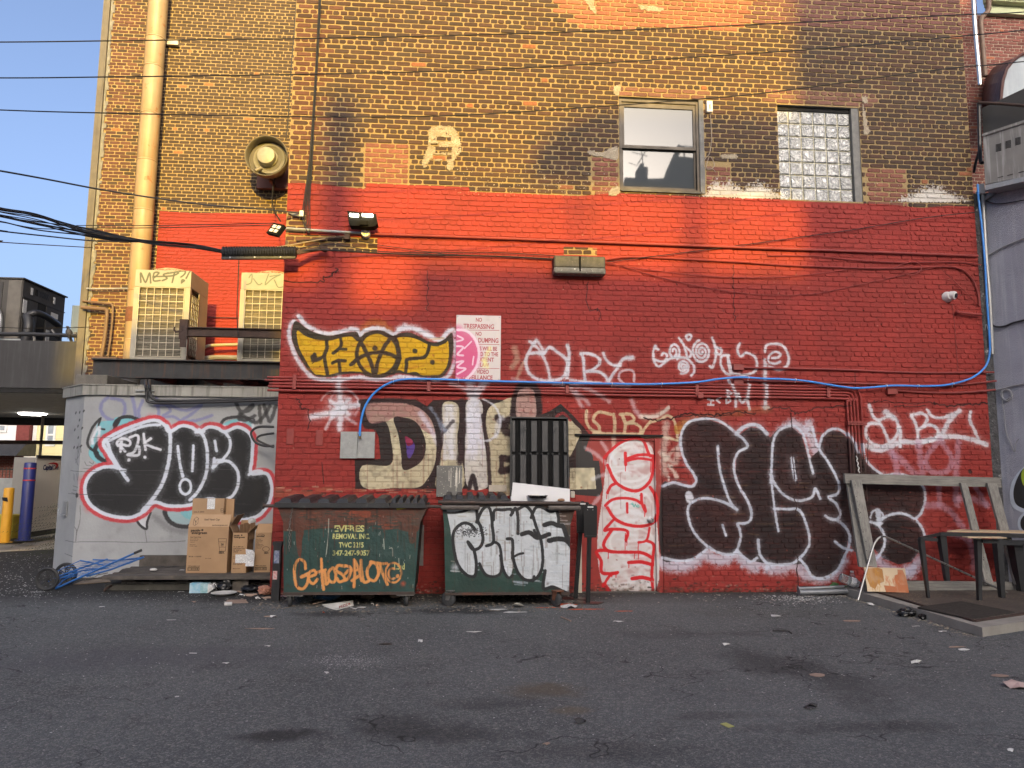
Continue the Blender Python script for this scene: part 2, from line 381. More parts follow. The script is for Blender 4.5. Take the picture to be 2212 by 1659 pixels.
Fl(c,'B',[(357,648),(430,692),(520,722),(640,730),(760,702),(830,698),(880,738),(925,702),(1000,672),(1060,670),(1140,707),(1190,722),(1240,702),(1330,702),(1420,732),(1500,772),(1570,780),(1640,752),(1662,740),(1668,850),(1650,950),(1600,1020),(1540,1030),(1440,1030),(1380,1002),(1300,1010),(1240,985),(1190,1005),(1120,1020),(1040,1040),(960,1015),(880,1000),(740,1002),(620,1030),(560,1027),(500,1010),(420,880),(372,780)],YEL)
for i in range(46):
    y=random.uniform(720,1000);x=random.uniform(390,1560);S(c,'B',[(x,y),(x+60,y+random.uniform(-14,6)),(x+130,y-random.uniform(0,22))],13,random.choice([(.78,.52,.12),(.72,.50,.10),(.90,.74,.12),(.66,.36,.14)]),.32,.8)
BK=(.21,.20,.15)
for pts,ww in (([(605,725),(612,800),(590,860),(600,940),(615,1025)],28),([(505,850),(512,895),(550,890),(592,860)],28),([(495,875),(500,895)],50),([(730,715),(735,770),(715,805),(665,842)],24),([(715,805),(775,808)],24),([(660,928),(710,905),(770,908)],24),([(715,905),(726,1005)],24),
                ([(900,735),(960,850),(1000,950),(1020,1040)],30),([(1165,705),(1100,800),(1050,920),(1030,1040)],30),([(820,942),(880,890),(960,850),(1060,835),(1150,850),(1240,892)],30),([(1495,765),(1480,840),(1440,880),(1310,895),(1300,940),(1292,1005)],26),([(1200,700),(1225,780),(1240,880),(1215,960),(1185,1015)],26)): S(c,'B',pts,ww,BK,.97,.3)
S(c,'B',ell(1048,850,178,190),28,BK,.97,.3,closed=True)
for p in ((1025,800),(1372,823),(1522,920)): S(c,'B',[p,p],38,BK,.97,.3)
# pink haze on the wall beside the sign
for p in ((1735,700,60),(1728,900,70),(1740,1000,60)): c.spray(Z('B',[p[:2]])[0],p[2]*.25,(.75,.25,.42),.7)
# white starburst
S(c,'B',ell(760,1290,125,140,10,170,400),18,WHT,.35,.8)
c.spray(Z('B',[(725,1320)])[0],45,WHT,.7)
for pts,ww,a in (([(716,1060),(722,1180),(730,1330),(722,1500)],42,.85),([(480,1392),(600,1370),(740,1320),(850,1290),(925,1285)],46,.85),([(730,1320),(640,1420),(600,1500)],26,.7),([(735,1340),(800,1410),(860,1450)],24,.6),([(640,1250),(730,1320),(800,1370)],30,.8),([(800,1240),(730,1310),(650,1380)],30,.8),([(560,1250),(600,1200),(680,1170),(800,1170),(870,1230),(885,1300)],14,.5)): S(c,'B',pts,ww,WHT,a,.8)
# DUB, black ground
for dx in (0,1): Fl(c,'B',[(925,1245),(1100,1236),(1380,1240),(1480,1300),(1532,1245),(1800,1243),(2000,1236),(2212,1250),(2260,1250),(2260,2012),(860,2012),(855,1760),(1075,1755),(1062,1600),(1020,1500),(940,1490),(900,1400),(905,1280)],(.165,.155,.15),.96,curve=False)
Fl(c,'B',[(1030,1500),(1060,1560),(1078,1752),(1030,1752)],REDW,1,curve=False)
Fl(c,'B',[(965,1272),(1200,1264),(1330,1280),(1450,1340),(1530,1450),(1562,1620),(1545,1800),(1480,1930),(1400,2000),(1200,2005),(930,2000),(920,1812),(1165,1802),(1170,1600),(1120,1432),(980,1437)],CRM,1,grain=.25)
Fl(c,'B',[(965,1272),(1200,1264),(1330,1280),(1450,1340),(1530,1450),(1545,1550),(1440,1500),(1330,1400),(1190,1400),(1120,1432),(980,1437)],PNK,.75,grain=.4)
S(c,'B',[(1420,1360),(1520,1520),(1560,1620)],40,(.82,.80,.86),.7,.8)
Fl(c,'B',[(1190,1400),(1290,1397),(1380,1432),(1440,1520),(1470,1640),(1440,1760),(1350,1832),(1270,1840),(1255,1700),(1230,1540)],(.165,.155,.15),1)
Fl(c,'B',[(1290,1560),(1350,1590),(1375,1650),(1340,1740),(1310,1735),(1300,1640)],(.36,.28,.62),.9);Fl(c,'B',[(1290,1560),(1340,1580),(1360,1620),(1310,1640)],(.60,.15,.22),.8)
for pts,cc in (([(1615,1280),(1745,1285),(1755,1460),(1740,1560),(1752,1700),(1790,1800),(1785,2010),(1560,2010),(1590,1750),(1625,1560)],CRM),([(1822,1262),(1950,1262),(1962,1500),(2000,1780),(2010,1990),(1830,1995),(1805,1700),(1815,1450)],(.82,.80,.76)),([(2010,1320),(2100,1265),(2260,1280),(2260,2005),(2020,2005),(1995,1650),(1985,1450)],CRM)): Fl(c,'B',pts,cc,.97,grain=.2)
for i in range(26):
    x=random.uniform(1820,1950);S(c,'B',[(x,random.uniform(1290,1400)),(x+random.uniform(-40,40),1500),(x+random.uniform(-60,60),random.uniform(1600,1780))],26,(.86,.86,.90),.35,.9)
for i in range(12):
    x=random.uniform(1620,1730);S(c,'B',[(x,1300),(x+random.uniform(-30,30),1500),(x+random.uniform(-30,30),1750)],26,(.86,.86,.88),.4,.9)
S(c,'B',[(2090,1400),(2130,1430),(2180,1420),(2230,1400)],60,BLK,.95,.4);S(c,'B',[(2130,1440),(2160,1520),(2230,1530)],70,BLK,.9,.4)
S(c,'B',[(2130,1750),(2190,1760),(2240,1800),(2170,1850),(2120,1860)],55,BLK,.97,.3);S(c,'B',[(2120,1740),(2120,1860)],40,BLK,.95,.3)
S(c,'B',[(1960,1380),(1975,1500),(2000,1660),(2012,1850),(2018,2000)],30,BLK,.9,.4);S(c,'B',[(1780,1260),(1785,1480),(1770,1700),(1760,1780)],50,BLK,.95,.5)
S(c,'B',[(1840,2010),(1870,1900),(1900,2010)],34,BLK,.95,.4);S(c,'B',[(1700,1430),(1600,1540),(1570,1580)],26,(.3,.29,.3),.8,.5)
S(c,'B',[(1500,1330),(1560,1420),(1620,1500)],46,(.55,.60,.68),.7,.7)
for pts,ww,a in (([(1830,1080),(1870,1180),(1880,1300),(1860,1400)],90,.8),([(1980,1080),(1920,1180),(1890,1260)],70,.8),([(1680,1110),(1800,1150),(1870,1230)],40,.6),([(1960,1240),(2060,1300),(2110,1420),(2080,1540),(1990,1600),(1880,1560),(1830,1440),(1850,1330),(1930,1250)],16,.8),([(2130,1400),(2090,1450),(2070,1560)],36,.6)): S(c,'B',pts,ww,WHT,a,.8)
# rounded finger, roof shape and the pieces by the door
S(c,'C',[(10,1400),(25,1250),(60,1150),(110,1120),(170,1130),(215,1200),(225,1300),(225,1400)],60,(.17,.15,.15),1,.4)
Fl(c,'C',[(45,1400),(45,1200),(90,1150),(160,1150),(200,1210),(200,1400)],(.72,.60,.56),.95,grain=.3)
Fl(c,'C',[(230,1380),(330,1340),(420,1278),(520,1370),(620,1480),(680,1560),(640,1680),(560,1760),(490,1900),(240,1900)],(.17,.155,.15),1,curve=False)
Fl(c,'C',[(480,1420),(560,1470),(600,1520),(570,1600),(530,1680),(490,1720)],CRM,.95);S(c,'C',[(380,1390),(440,1360),(500,1420)],22,(.6,.2,.2),.8)
Fl(c,'G',[(490,330),(600,300),(760,310),(790,560),(760,620),(500,600)],(.15,.145,.14),.97,curve=False)
Fl(c,'G',[(500,370),(720,370),(735,555),(500,560)],CRM,.97,curve=False,grain=.25)
Fl(c,'G',[(590,240),(690,235),(700,350),(560,340)],(.16,.15,.15),.97)
Fl(c,'G',[(490,640),(560,620),(560,950),(490,950)],REDW,1)
# OLBY (upper white)
for pts,ww,a in (([(200,740),(160,800),(130,860),(115,930),(150,1020),(230,1070),(330,1080),(420,1060),(470,990),(470,900),(400,840),(320,790),(270,850),(200,840),(140,850)],26,.9),([(150,740),(230,810),(280,900),(310,980),(325,1070)],22,.85),([(210,730),(250,790),(270,840)],24,.8),([(475,775),(490,850),(480,1000),(470,1075)],28,.95),([(470,1070),(600,1085),(760,1100)],18,.8),
    ([(600,850),(615,900),(620,1000),(630,1090)],24,.95),([(590,845),(660,845),(740,880),(755,930),(700,980),(640,1000),(740,1000),(800,1040),(830,1080)],24,.95),([(785,840),(810,900),(870,945),(930,950)],22,.9),([(1035,880),(960,890),(900,980),(835,1070)],26,.9),([(1040,885),(980,885)],40,.6),([(1050,1090),(1050,1010),(1000,985),(930,1010),(920,1060),(950,1095)],20,.7)): S(c,'C',pts,ww,WHT,a,.55)
for pts,ww in (([(20,800),(40,900),(0,960)],50),([(90,930),(40,1060)],30)): S(c,'C',pts,ww,(.80,.74,.62),.6,.8)
S(c,'C',[(0,1060),(60,1070),(110,1080)],20,WHT,.4,.9)
for pts in ([(360,1110),(460,1130),(540,1200),(600,1300)],[(500,1120),(640,1150),(740,1200),(840,1260)],[(540,1180),(620,1240),(660,1280)],[(820,1100),(920,1130),(1000,1130)],[(1030,1240),(1060,1330),(1100,1380)]): S(c,'C',pts,34,WHT,.55,.9)
# curly tag
for pts in ([(1235,780),(1215,850),(1240,940),(1280,950),(1340,900),(1400,880),(1500,885),(1560,940),(1570,1000),(1545,1035)],[(1240,800),(1260,810)],[(1290,860),(1310,840),(1335,860),(1325,900),(1290,915),(1235,900)],spiral(1395,830,12,52,1.6,200,1.5),spiral(1635,830,8,82,2.7,0,1.25,40),spiral(1475,960,8,52,2.3,0,1.15,32),[(1440,710),(1480,770),(1500,830),(1520,880),(1545,840),(1500,790)],[(1500,700),(1520,730),(1545,700),(1530,680),(1505,690)],[(1725,710),(1750,780),(1760,860),(1730,960),(1705,955)],[(1760,790),(1805,810),(1795,850),(1755,840)],
            [(1870,860),(1810,870),(1800,940),(1840,1010),(1890,1020),(1880,940),(1860,870),(1880,1000),(1910,1020)],[(1965,755),(1945,810),(1970,870),(2020,840),(2090,870),(2115,940),(2090,1000),(2010,1030),(1930,1020)]): S(c,'C',pts,20,WHT,.92,.5)
for pts,ww in (([(1865,1070),(1920,1200),(1930,1300)],22),([(2040,1110),(2025,1210),(2050,1330)],22),([(1940,1200),(1985,1270),(2025,1210)],20),([(1845,1160),(1850,1270)],16),([(1845,1165),(1880,1190),(1855,1215),(1885,1250),(1850,1275)],14),([(1790,1230),(1765,1245),(1790,1270)],14),([(1690,1240),(1735,1250)],16),([(1715,1250),(1715,1285)],14),([(1690,1285),(1740,1290)],16)): S(c,'C',pts,ww,WHT,.92,.4)
S(c,'D',[(-30,830),(-20,780),(30,762),(110,770),(155,820),(175,900),(150,960),(90,985),(10,960)],22,WHT,.92,.45)
S(c,'D',[(30,885),(80,880),(105,850),(60,830),(10,860),(0,910),(50,935),(100,915)],20,WHT,.92,.45)
for y in range(900,1300,62): S(c,'C',[(2180,y),(2185,y+50)],26,WHT,.85,.45)
S(c,'C',[(2170,1310),(2212,1310)],20,WHT,.8)
# cream OLBZ over the door
for pts,ww in (([(640,1340),(640,1430),(680,1500),(750,1520),(745,1470),(700,1420),(720,1370),(760,1350),(850,1370)],24),([(875,1370),(885,1450),(880,1540)],26),([(700,1530),(860,1538),(1000,1540),(1100,1540)],22),([(950,1380),(975,1450),(970,1530)],26),([(930,1370),(1020,1370),(1050,1420),(980,1450),(1060,1450),(1110,1490),(1100,1540)],24),([(1200,1420),(1140,1500),(1130,1560),(1280,1560),(1440,1600)],20),([(1190,1440),(1290,1410),(1340,1380),(1400,1430),(1430,1590)],22)): S(c,'C',pts,ww,(.84,.78,.62),.9,.4)
for p,r_ in (((1150,1400),60),((1300,1370),80),((650,1380),60),((1350,1580),60)): c.spray(Z('C',[p])[0],r_*.25,(.85,.80,.70),.6)
for i in range(14):
    S(c,'C',[(1110+random.uniform(-20,20),1380+random.uniform(-10,30)),(1250,1380+random.uniform(-20,20)),(1350,1310+random.uniform(-15,25))],14,(.85,.80,.75),.3,.9)
Fl(c,'C',[(1400,1480),(1460,1420),(1560,1440),(1520,1500),(1420,1540)],(.72,.50,.14),.7,grain=.5)
for pts in ([(1960,1350),(2212,1330)],[(1480,1420),(1700,1380),(1960,1360)]): S(c,'C',pts,60,(.55,.38,.16),.3,.9)
S(c,'B',[(905,1260),(1200,1250),(1400,1290),(1530,1400),(1575,1600),(1560,1850),(1480,1990)],34,(.15,.14,.14),.9,.4)
# drips & sprays right of the door
for pts,ww,a in (([(1330,0),(1320,120),(1310,300),(1320,420)],60,.7),([(1290,250),(1400,330),(1430,230)],50,.7),([(1350,350),(1390,400),(1420,450)],34,.8),([(1450,170),(1380,230),(1330,300)],30,.6),([(1350,450),(1352,480)],16,.9)): S(c,'G',pts,ww,(.85,.82,.76),a,.8)
# big black throw-up
for pts,ww in (([(1290,1190),(1420,1225),(1540,1200),(1650,1120),(1720,1150),(1820,1170),(1930,1110),(2020,1190),(2100,1220),(2160,1150),(2212,1190)],110),): S(c,'G',pts,ww,(.80,.82,.88),.85,.8)
for pts,ww in (([(0,1240),(120,1250),(240,1200),(300,1290),(420,1320),(540,1300),(640,1180)],100),([(100,60),(220,-10),(330,60)],90),([(350,-10),(370,120),(400,240)],80)): S(c,'H',pts,ww,(.80,.82,.88),.8,.8)
DK=(.135,.11,.11)
Fl(c,'G',[(1290,540),(1390,510),(1500,530),(1570,530),(1590,480),(1520,350),(1460,200),(1460,80),(1540,-30),(1680,-45),(1820,0),(1950,80),(2030,190),(1950,240),(1920,400),(1980,570),(2060,740),(2050,830),(1950,855),(1970,980),(1900,1115),(1780,1110),(1680,1070),(1560,1150),(1430,1165),(1290,1130)],DK,.97,grain=.1)
Fl(c,'G',[(1940,250),(1960,90),(2050,20),(2150,30),(2230,110),(2300,30),(2420,20),(2500,90),(2560,300),(2640,230),(2660,110),(2740,40),(2840,60),(2940,160),(3000,260),(3060,340),(3190,432),(3400,440),(3540,500),(3575,640),(3550,740),(3480,810),(3560,930),(3545,1050),(3450,1180),(3340,1205),(3200,1150),(3100,1040),(2960,1100),(2900,1000),(2880,1130),(2800,1260),(2700,1315),(2600,1310),(2500,1200),(2330,1210),(2212,1200),(2060,1170),(1950,1090),(1970,980),(1950,860),(2050,830),(2060,740),(1990,570),(1930,420)],DK,.97,curve=False)
Fl(c,'G',[(1590,300),(1700,330),(1800,300),(1850,360),(1880,520),(1780,560),(1620,500)],(.10,.095,.10),.8)
for i in range(170):
    x=random.uniform(1330,3000);y=random.uniform(60,1150);S(c,'G',[(x,y),(x+random.uniform(50,160),y+random.uniform(-10,14))],random.uniform(4,12),random.choice([(.33,.14,.14),(.38,.20,.17),(.28,.12,.12),(.10,.09,.1),(.24,.16,.13),(.42,.32,.2)]),.46,.7)
for i in range(70):
    x=random.uniform(3080,3460);y=random.uniform(480,1120);S(c,'G',[(x,y),(x+90,y+random.uniform(4,16))],7,random.choice([(.36,.15,.15),(.42,.2,.17)]),.35,.7)
for pts,ww in (([(1300,530),(1390,500),(1480,522),(1555,530),(1588,480),(1560,420),(1500,330),(1457,200),(1460,80),(1520,-20),(1640,-50),(1750,-45),(1850,5),(1940,80),(2000,130),(2030,190),(1955,235),(1917,320),(1922,430),(1962,540),(2022,640),(2062,740),(2058,815),(2015,850),(1945,855),(1962,900),(1970,980),(1940,1080),(1890,1120),(1800,1112),(1700,1060),(1600,970),(1540,870),(1515,750),(1540,680),(1620,640),(1720,640),(1830,670),(1940,735)],26),
               ([(1940,735),(1885,670),(1840,560),(1800,420),(1780,300),(1776,185)],26),([(1815,865),(1843,955)],20),([(2122,995),(2138,1120),(2200,1200)],28),([(1930,80),(2000,20),(2080,0),(2140,20),(2200,80)],40),([(1300,1150),(1430,1175),(1560,1160),(1680,1075)],26),([(1940,1090),(2050,1180),(2110,1150)],26)): S(c,'G',pts,ww,WL,.95,.35)
S(c,'G',[(1525,610),(1530,640)],70,WHT,.95,.2)
for pts,ww in (([(20,500),(30,300),(40,150),(80,60),(160,15),(230,15),(290,70),(320,150),(350,280),(385,420)],26),([(380,20),(410,150),(450,230),(520,330),(590,460),(612,540),(590,600),(520,625),(580,680),(620,760),(600,812),(540,815),(490,785)],26),([(540,815),(610,835),(675,900),(702,970),(690,1060),(650,1150),(600,1250),(520,1310),(440,1330),(370,1300),(320,1220),(270,1160)],28),([(440,200),(460,110),(520,50),(590,35),(660,70),(720,140),(760,240)],26),([(800,170),(830,280),(900,370),(980,430)],26),
                ([(20,430),(50,700),(85,920)],22),([(50,725),(160,730),(265,737),(330,870),(355,1000),(330,1080),(270,1150),(200,1200),(80,1210),(0,1200)],26),([(20,430),(60,520),(140,610),(230,652),(310,650),(380,620),(405,550),(445,640)],26),([(205,290),(215,380),(232,470)],40),([(575,1010),(640,1060),(720,1085)],26),
                ([(985,440),(1100,425),(1200,440),(1290,480),(1345,560),(1350,660),(1320,760),(1270,810)],24),([(945,860),(1000,800),(1080,770),(1170,770),(1270,820),(1330,900),(1350,960)],26),([(880,840),(940,860),(990,930),(1005,1010),(980,1090),(930,1160)],26),([(880,800),(900,750),(950,740),(990,780),(970,830),(945,860)],20),([(945,745),(960,850)],60)): S(c,'H',pts,ww,WL,.95,.35)
for pts in ([(930,1150),(1020,1230),(1120,1270),(1220,1250),(1310,1160)],[(1180,1270),(1230,1290),(1260,1240)]): S(c,'H',pts,90,(.80,.82,.9),.75,.8)
# white OLBZ at the right
for pts,ww in (([(870,1290),(900,1380),(950,1420),(1000,1400),(1060,1380),(1110,1430),(1120,1510),(1080,1590),(1000,1640),(910,1630),(850,1570),(840,1500),(880,1450),(950,1450)],28),([(950,1430),(1000,1510),(1035,1600)],24),([(1130,1480),(1140,1580),(1135,1650)],30),([(1010,1350),(1080,1400)],50),([(850,1640),(940,1680),(1050,1650),(1150,1610),(1290,1610),(1450,1580),(1600,1560),(1720,1580),(1800,1600),(1885,1635)],44),([(1230,1380),(1270,1450),(1290,1540),(1295,1620)],28),([(1230,1380),(1320,1360),(1370,1400),(1350,1460),(1300,1500),(1380,1460),(1450,1490),(1465,1560),(1400,1600),(1300,1620)],28),
                ([(1370,1330),(1420,1390),(1500,1400),(1580,1370)],26),([(1650,1340),(1580,1400),(1520,1500),(1490,1560)],44),([(1745,1350),(1740,1420),(1780,1510),(1820,1600)],28)): S(c,'D',pts,ww,WHT,.9,.5)
# lavender NOI underneath
LV=(.74,.60,.68)
for pts,ww in (([(1060,240),(1100,330),(1110,430)],60),([(1080,250),(1160,320),(1270,430)],60),([(1290,150),(1310,280),(1330,430)],60),([(1480,140),(1400,220),(1360,300),(1380,380),(1460,420),(1550,390),(1580,300),(1540,210),(1480,130)],50),([(1640,160),(1630,300),(1620,440),(1630,690)],60),([(1470,540),(1475,690)],46),([(1620,640),(1760,640),(1880,690)],60),([(1790,550),(1840,620),(1890,700)],44),([(1370,700),(1480,700),(1580,760),(1680,890)],60),([(1560,930),(1700,980),(1760,1080),(1770,1240)],56),([(1740,760),(1745,1000)],30)): S(c,'H',pts,ww,LV,.62,.6)
# the door leaf
S(c,'G',[(880,100),(890,300),(900,500)],40,(.84,.80,.72),.7,.6)
Fl(c,'G',[(830,300),(900,180),(1060,130),(1200,170),(1240,300),(1250,700),(1250,1440),(860,1445),(770,1300),(745,1000),(790,620)],(.80,.79,.78),.96,grain=.30)
for i in range(55):
    y=random.uniform(150,1430);x=random.uniform(820,1000);S(c,'G',[(x,y),(x+130,y+random.uniform(-50,20)),(x+random.uniform(180,250),y+random.uniform(-40,50))],random.uniform(12,30),(.86,.86,.87),.35,.8)
for cy,ry in ((340,200),(340,150),(740,170),(1020,130)): S(c,'G',ell(1040,cy,190,ry),18,(.88,.88,.88),.5,.7,closed=True)
for pts in ([(640,200),(740,260),(820,340)],[(780,150),(900,330)],[(700,470),(800,430)],[(760,620),(700,700),(640,760)]): S(c,'G',pts,30,WHT,.5,.8)
RP=(.80,.06,.09)
for pts,ww in (([(800,285),(860,220),(950,150),(1040,118),(1110,120),(1150,150),(1180,230),(1200,270)],22),([(985,245),(988,345)],24),([(1000,295),(1080,265),(1160,258),(1225,270)],22),([(1000,310),(1100,290),(1210,303)],20),([(1225,270),(1225,400),(1190,500),(1120,560),(1050,572),(960,540),(890,480),(830,350)],24),([(910,505),(860,530),(830,590)],22),([(1200,540),(1245,620),(1260,740),(1240,830),(1180,870),(1090,880),(980,860),(890,810),(830,720)],24),([(810,700),(870,650),(970,635),(1070,650),(1120,680)],20),([(1000,680),(1002,760)],18),([(1125,600),(1130,680),(1160,750),(1150,700)],20),([(890,815),(840,870),(805,915),(870,905),(1000,920),(990,1000)],22),([(870,910),(810,1000),(800,1060),(860,1100),(1000,1105),(1130,1110),(1210,1150)],24),([(1195,895),(1170,1000),(1100,1020)],18),([(1170,1005),(1230,1040),(1225,1150),(1215,1300),(1225,1440)],22),([(830,1090),(760,1090),(735,1110),(775,1180),(785,1285),(915,1285)],24),([(920,1280),(850,1310),(800,1390)],20),([(1015,1195),(1120,1190),(1220,1215)],26),([(1045,1335),(1130,1325),(1220,1345)],28),([(800,1390),(840,1440)],40)): S(c,'G',pts,ww,RP,.93,.22)
for x,y,l in ((798,300,90),(988,350,50),(1207,310,100),(1155,755,40),(985,940,140),(1000,960,90),(1098,1020,80),(838,1100,60),(1065,1110,50),(1100,1115,50),(1215,1220,60),(905,1290,35),(870,1295,25),(1017,1200,40),(825,590,50)): S(c,'G',[(x,y),(x-2,y+l)],4,RP,.9,.2)
for i in range(8): S(c,'G',[(1030+i*10,690+random.uniform(-15,15)),(1050+i*8,700+random.uniform(-20,20))],4,(.25,.62,.56),.7,.2)
# cracks, holes, scrapes in the plaster coat
def crack(pts,w=3,n=3):
    P=catmull(pts,7);P=[(x+random.gauss(0,1.5),y+random.gauss(0,1.5)) for x,y in P];c.stroke(P,w*.25,(.10,.05,.045),.9,.3,curve=False)
for r_,pts,w_ in (('C',[(1130,1400),(1250,1420),(1400,1400),(1500,1360),(1650,1375),(1800,1370),(1960,1350),(2100,1370)],7),('C',[(1400,1400),(1560,1380),(1700,1395),(1900,1365)],4),('D',[(0,1330),(100,1305),(200,1330),(230,1360),(330,1345),(500,1310),(690,1300)],5),('D',[(860,1270),(1000,1260),(1200,1275),(1400,1265),(1430,1275)],3),('D',[(1430,1278),(1560,1300),(1700,1290),(1800,1275),(1910,1280)],9),('D',[(1090,1300),(1200,1305),(1350,1300)],4),('D',[(200,1360),(205,1659)],5),('H',[(205,0),(215,300),(225,640),(235,900),(245,1200),(262,1430)],5),('B',[(230,220),(560,225),(575,185),(650,180),(660,145),(695,140),(697,110)],5),('B',[(350,1230),(380,1260),(385,1320),(455,1330),(450,1500)],4),('B',[(1475,130),(1480,300),(1475,480)],3),('C',[(650,230),(655,450),(745,470),(750,560)],3),('C',[(1910,70),(1912,300),(1915,560)],3),('D',[(750,1020),(752,1150)],3),('H',[(850,100),(855,420)],3),('F',[(570,330),(575,520)],3)): crack([(OFF[r_][0]+.25*x,OFF[r_][1]+.25*y) for x,y in pts],w_)
for i in range(60):
    x,y=random.uniform(620,2120),random.uniform(560,800);c.stroke([(x,y),(x+random.uniform(-3,3),y+random.uniform(-1,3))],random.uniform(.6,1.6),(.14,.05,.05),.8,.3)
for i in range(240):
    x=random.uniform(900,1240);y=random.uniform(860,1050);c.stroke([(x,y)]*2,random.uniform(.5,1.2),random.choice([(.85,.83,.78),(.3,.2,.18)]),.5,.3)
c.spray(Z('H',[(1742,405)])[0],5.5,(.12,.08,.07),1.0)
c.stroke(Z('H',[(1742,405)])*2,9,(.16,.09,.08),.9,.3)
# grime at the foot of the wall
for i in range(900):
    x=random.uniform(600,2160);y=1284-abs(random.gauss(0,13));c.stroke([(x,y),(x+random.uniform(-6,6),y+random.uniform(-1,1))],random.uniform(.8,3.5),random.choice([(.16,.12,.10),(.24,.20,.17),(.66,.60,.54),(.42,.30,.25),(.14,.13,.10)]),random.uniform(.25,.7),.5)
for i in range(420):
    x=random.uniform(600,2120);y=random.uniform(450,1270);c.stroke([(x,y),(x+random.uniform(-2,2),y+random.uniform(-1,1))],random.uniform(.7,2.6),random.choice([(.45,.14,.12),(.70,.34,.30),(.30,.10,.09),(.74,.62,.55)]),random.uniform(.3,.7),.4)
for i in range(60):
    x=random.uniform(600,2120);y=random.uniform(860,1100);c.stroke([(x,y),(x+random.uniform(-1,1),y+random.uniform(20,110))],random.uniform(.8,2.4),(.36,.12,.11),.22,.8)
for i in range(420):
    x=random.uniform(930,2160);y=1283-abs(random.gauss(0,9));c.spray((x,y),random.uniform(3,9),random.choice([(.18,.14,.12),(.22,.22,.14),(.3,.2,.17)]),.30)

# ---- the grey concrete wall ----------------------------------------------
gry=Canvas('concrete_paint',1.5,-6.2,-2.3,-0.05,3.1,200)
c=gry
VI=(.46,.47,.66)
for pts,ww in (([(925,1170),(930,1220),(880,1270),(870,1340),(920,1400),(1000,1420),(1060,1390),(1080,1310),(1050,1250),(960,1230)],26),([(1140,1210),(1165,1330),(1175,1430)],26),([(1230,1250),(1200,1330),(1200,1410)],24),([(1350,1230),(1370,1350),(1365,1430)],24),([(1340,1290),(1430,1290),(1470,1340),(1400,1390),(1500,1390),(1560,1430)],22),([(1470,1290),(1560,1330),(1640,1330),(1740,1290),(1650,1370),(1560,1430),(1700,1420),(1830,1380)],24)): S(c,'A',pts,ww,VI,.75,.6)
CY=(.45,.72,.76)
for pts in ([(850,1440),(980,1420),(1000,1395),(1130,1385),(1190,1430),(1100,1460),(960,1560),(880,1640),(900,1740),(920,1800),(860,1800),(780,1740),(770,1680),(820,1560)],[(1910,1470),(1990,1420),(2100,1410),(2180,1440),(2170,1510),(2000,1470)]): Fl(c,'A',pts,CY,.95,grain=.2)
Fl(c,'E',[(1430,720),(1670,720),(1700,800),(1640,860),(1500,840),(1440,780)],(.62,.72,.74),.9,grain=.2);Fl(c,'E',[(1560,740),(1680,740),(1690,820),(1600,800)],CY,.8,grain=.4)
Fl(c,'E',[(1170,800),(1290,740),(1290,800),(1265,890)],(.80,.81,.83),.9)
for pts,ww in (([(1000,1500),(990,1450),(1040,1400),(1120,1390),(1200,1420)],26),([(860,1410),(800,1480),(760,1580),(760,1640),(800,1680),(840,1700)],20),([(870,1400),(850,1480),(900,1500)],14),([(1900,1480),(1930,1420),(2000,1395),(2100,1395),(2190,1420)],24),([(960,1540),(1030,1420)],18)): S(c,'A',pts,ww,(.13,.13,.14),.95,.35)
for pts,ww in (([(845,160),(820,220),(850,280),(910,310),(940,250)],32),([(1170,810),(1210,870),(1265,900),(1270,840),(1300,760)],16),([(1420,750),(1450,820),(1520,870),(1620,880),(1720,850)],32)): S(c,'E',pts,ww,(.13,.13,.14),.95,.35)
S(c,'E',[(1330,790),(1400,850),(1500,910),(1640,920)],46,(.25,.25,.26),.35,.9)
S(c,'E',[(850,20),(800,110),(800,160)],18,WHT,.8,.4);S(c,'E',[(860,20),(850,130)],18,WHT,.8,.4);S(c,'A',[(1920,1470),(2010,1480),(2090,1430),(2180,1430),(2170,1560)],20,WHT,.85,.4)
# red outline, white outline, black body of the throw-up
RO=(.74,.10,.13)
out=[(895,150),(1010,70),(1180,0),(1330,-40),(1420,0),(1462,60),(1560,10),(1650,20),(1720,60),(1800,20),(1880,30),(1940,60),(2050,20),(2140,60),(2180,140),(2175,300),(2170,420),(2300,420),(2345,520),(2335,640),(2280,740),(2200,800),(2060,820),(1960,770),(1880,660),(1800,640),(1720,670),(1600,700),(1450,700),(1330,670),(1240,750),(1130,800),(1000,795),(880,760),(780,690),(735,600),(740,500),(790,420),(880,370),(980,360),(1000,350),(940,250)]
S(c,'E',out,84,RO,.97,.16,closed=True)
for p in ((700,480),(705,600),(760,720),(1000,40),(870,130),(1300,-60)): c.spray(Z('E',[p])[0],14,RO,.5)
Fl(c,'E',out,(.095,.095,.10),1)
S(c,'E',out,32,WL,.97,.25,closed=True)
S(c,'E',[(895,150),(960,130),(1080,70),(1250,10),(1380,0)],26,WL,.95,.3)
for pts,ww in (([(930,160),(960,250),(1010,340),(1060,420),(1105,480)],30),([(980,365),(1080,395)],24),([(1440,10),(1465,60),(1470,180),(1455,330),(1400,510),(1310,650),(1230,740)],34),([(1720,40),(1770,130),(1790,260),(1780,420),(1720,560),(1640,650)],30),([(1690,65),(1760,60)],26),([(1535,185),(1550,320),(1578,445)],26),([(1670,180),(1660,400)],24),([(1855,140),(1870,225)],26),([(1940,60),(1985,130),(1980,220),(1920,300),(1860,310),(1840,380),(1850,290)],26),([(1840,370),(1900,320),(1980,320),(2050,400),(2055,520),(2010,610),(1960,640)],28),([(2150,430),(2200,400),(2260,400)],26)): S(c,'E',pts,ww,WL,.96,.3)
S(c,'E',ell(1600,535,48,65),24,WL,.96,.3,closed=True)
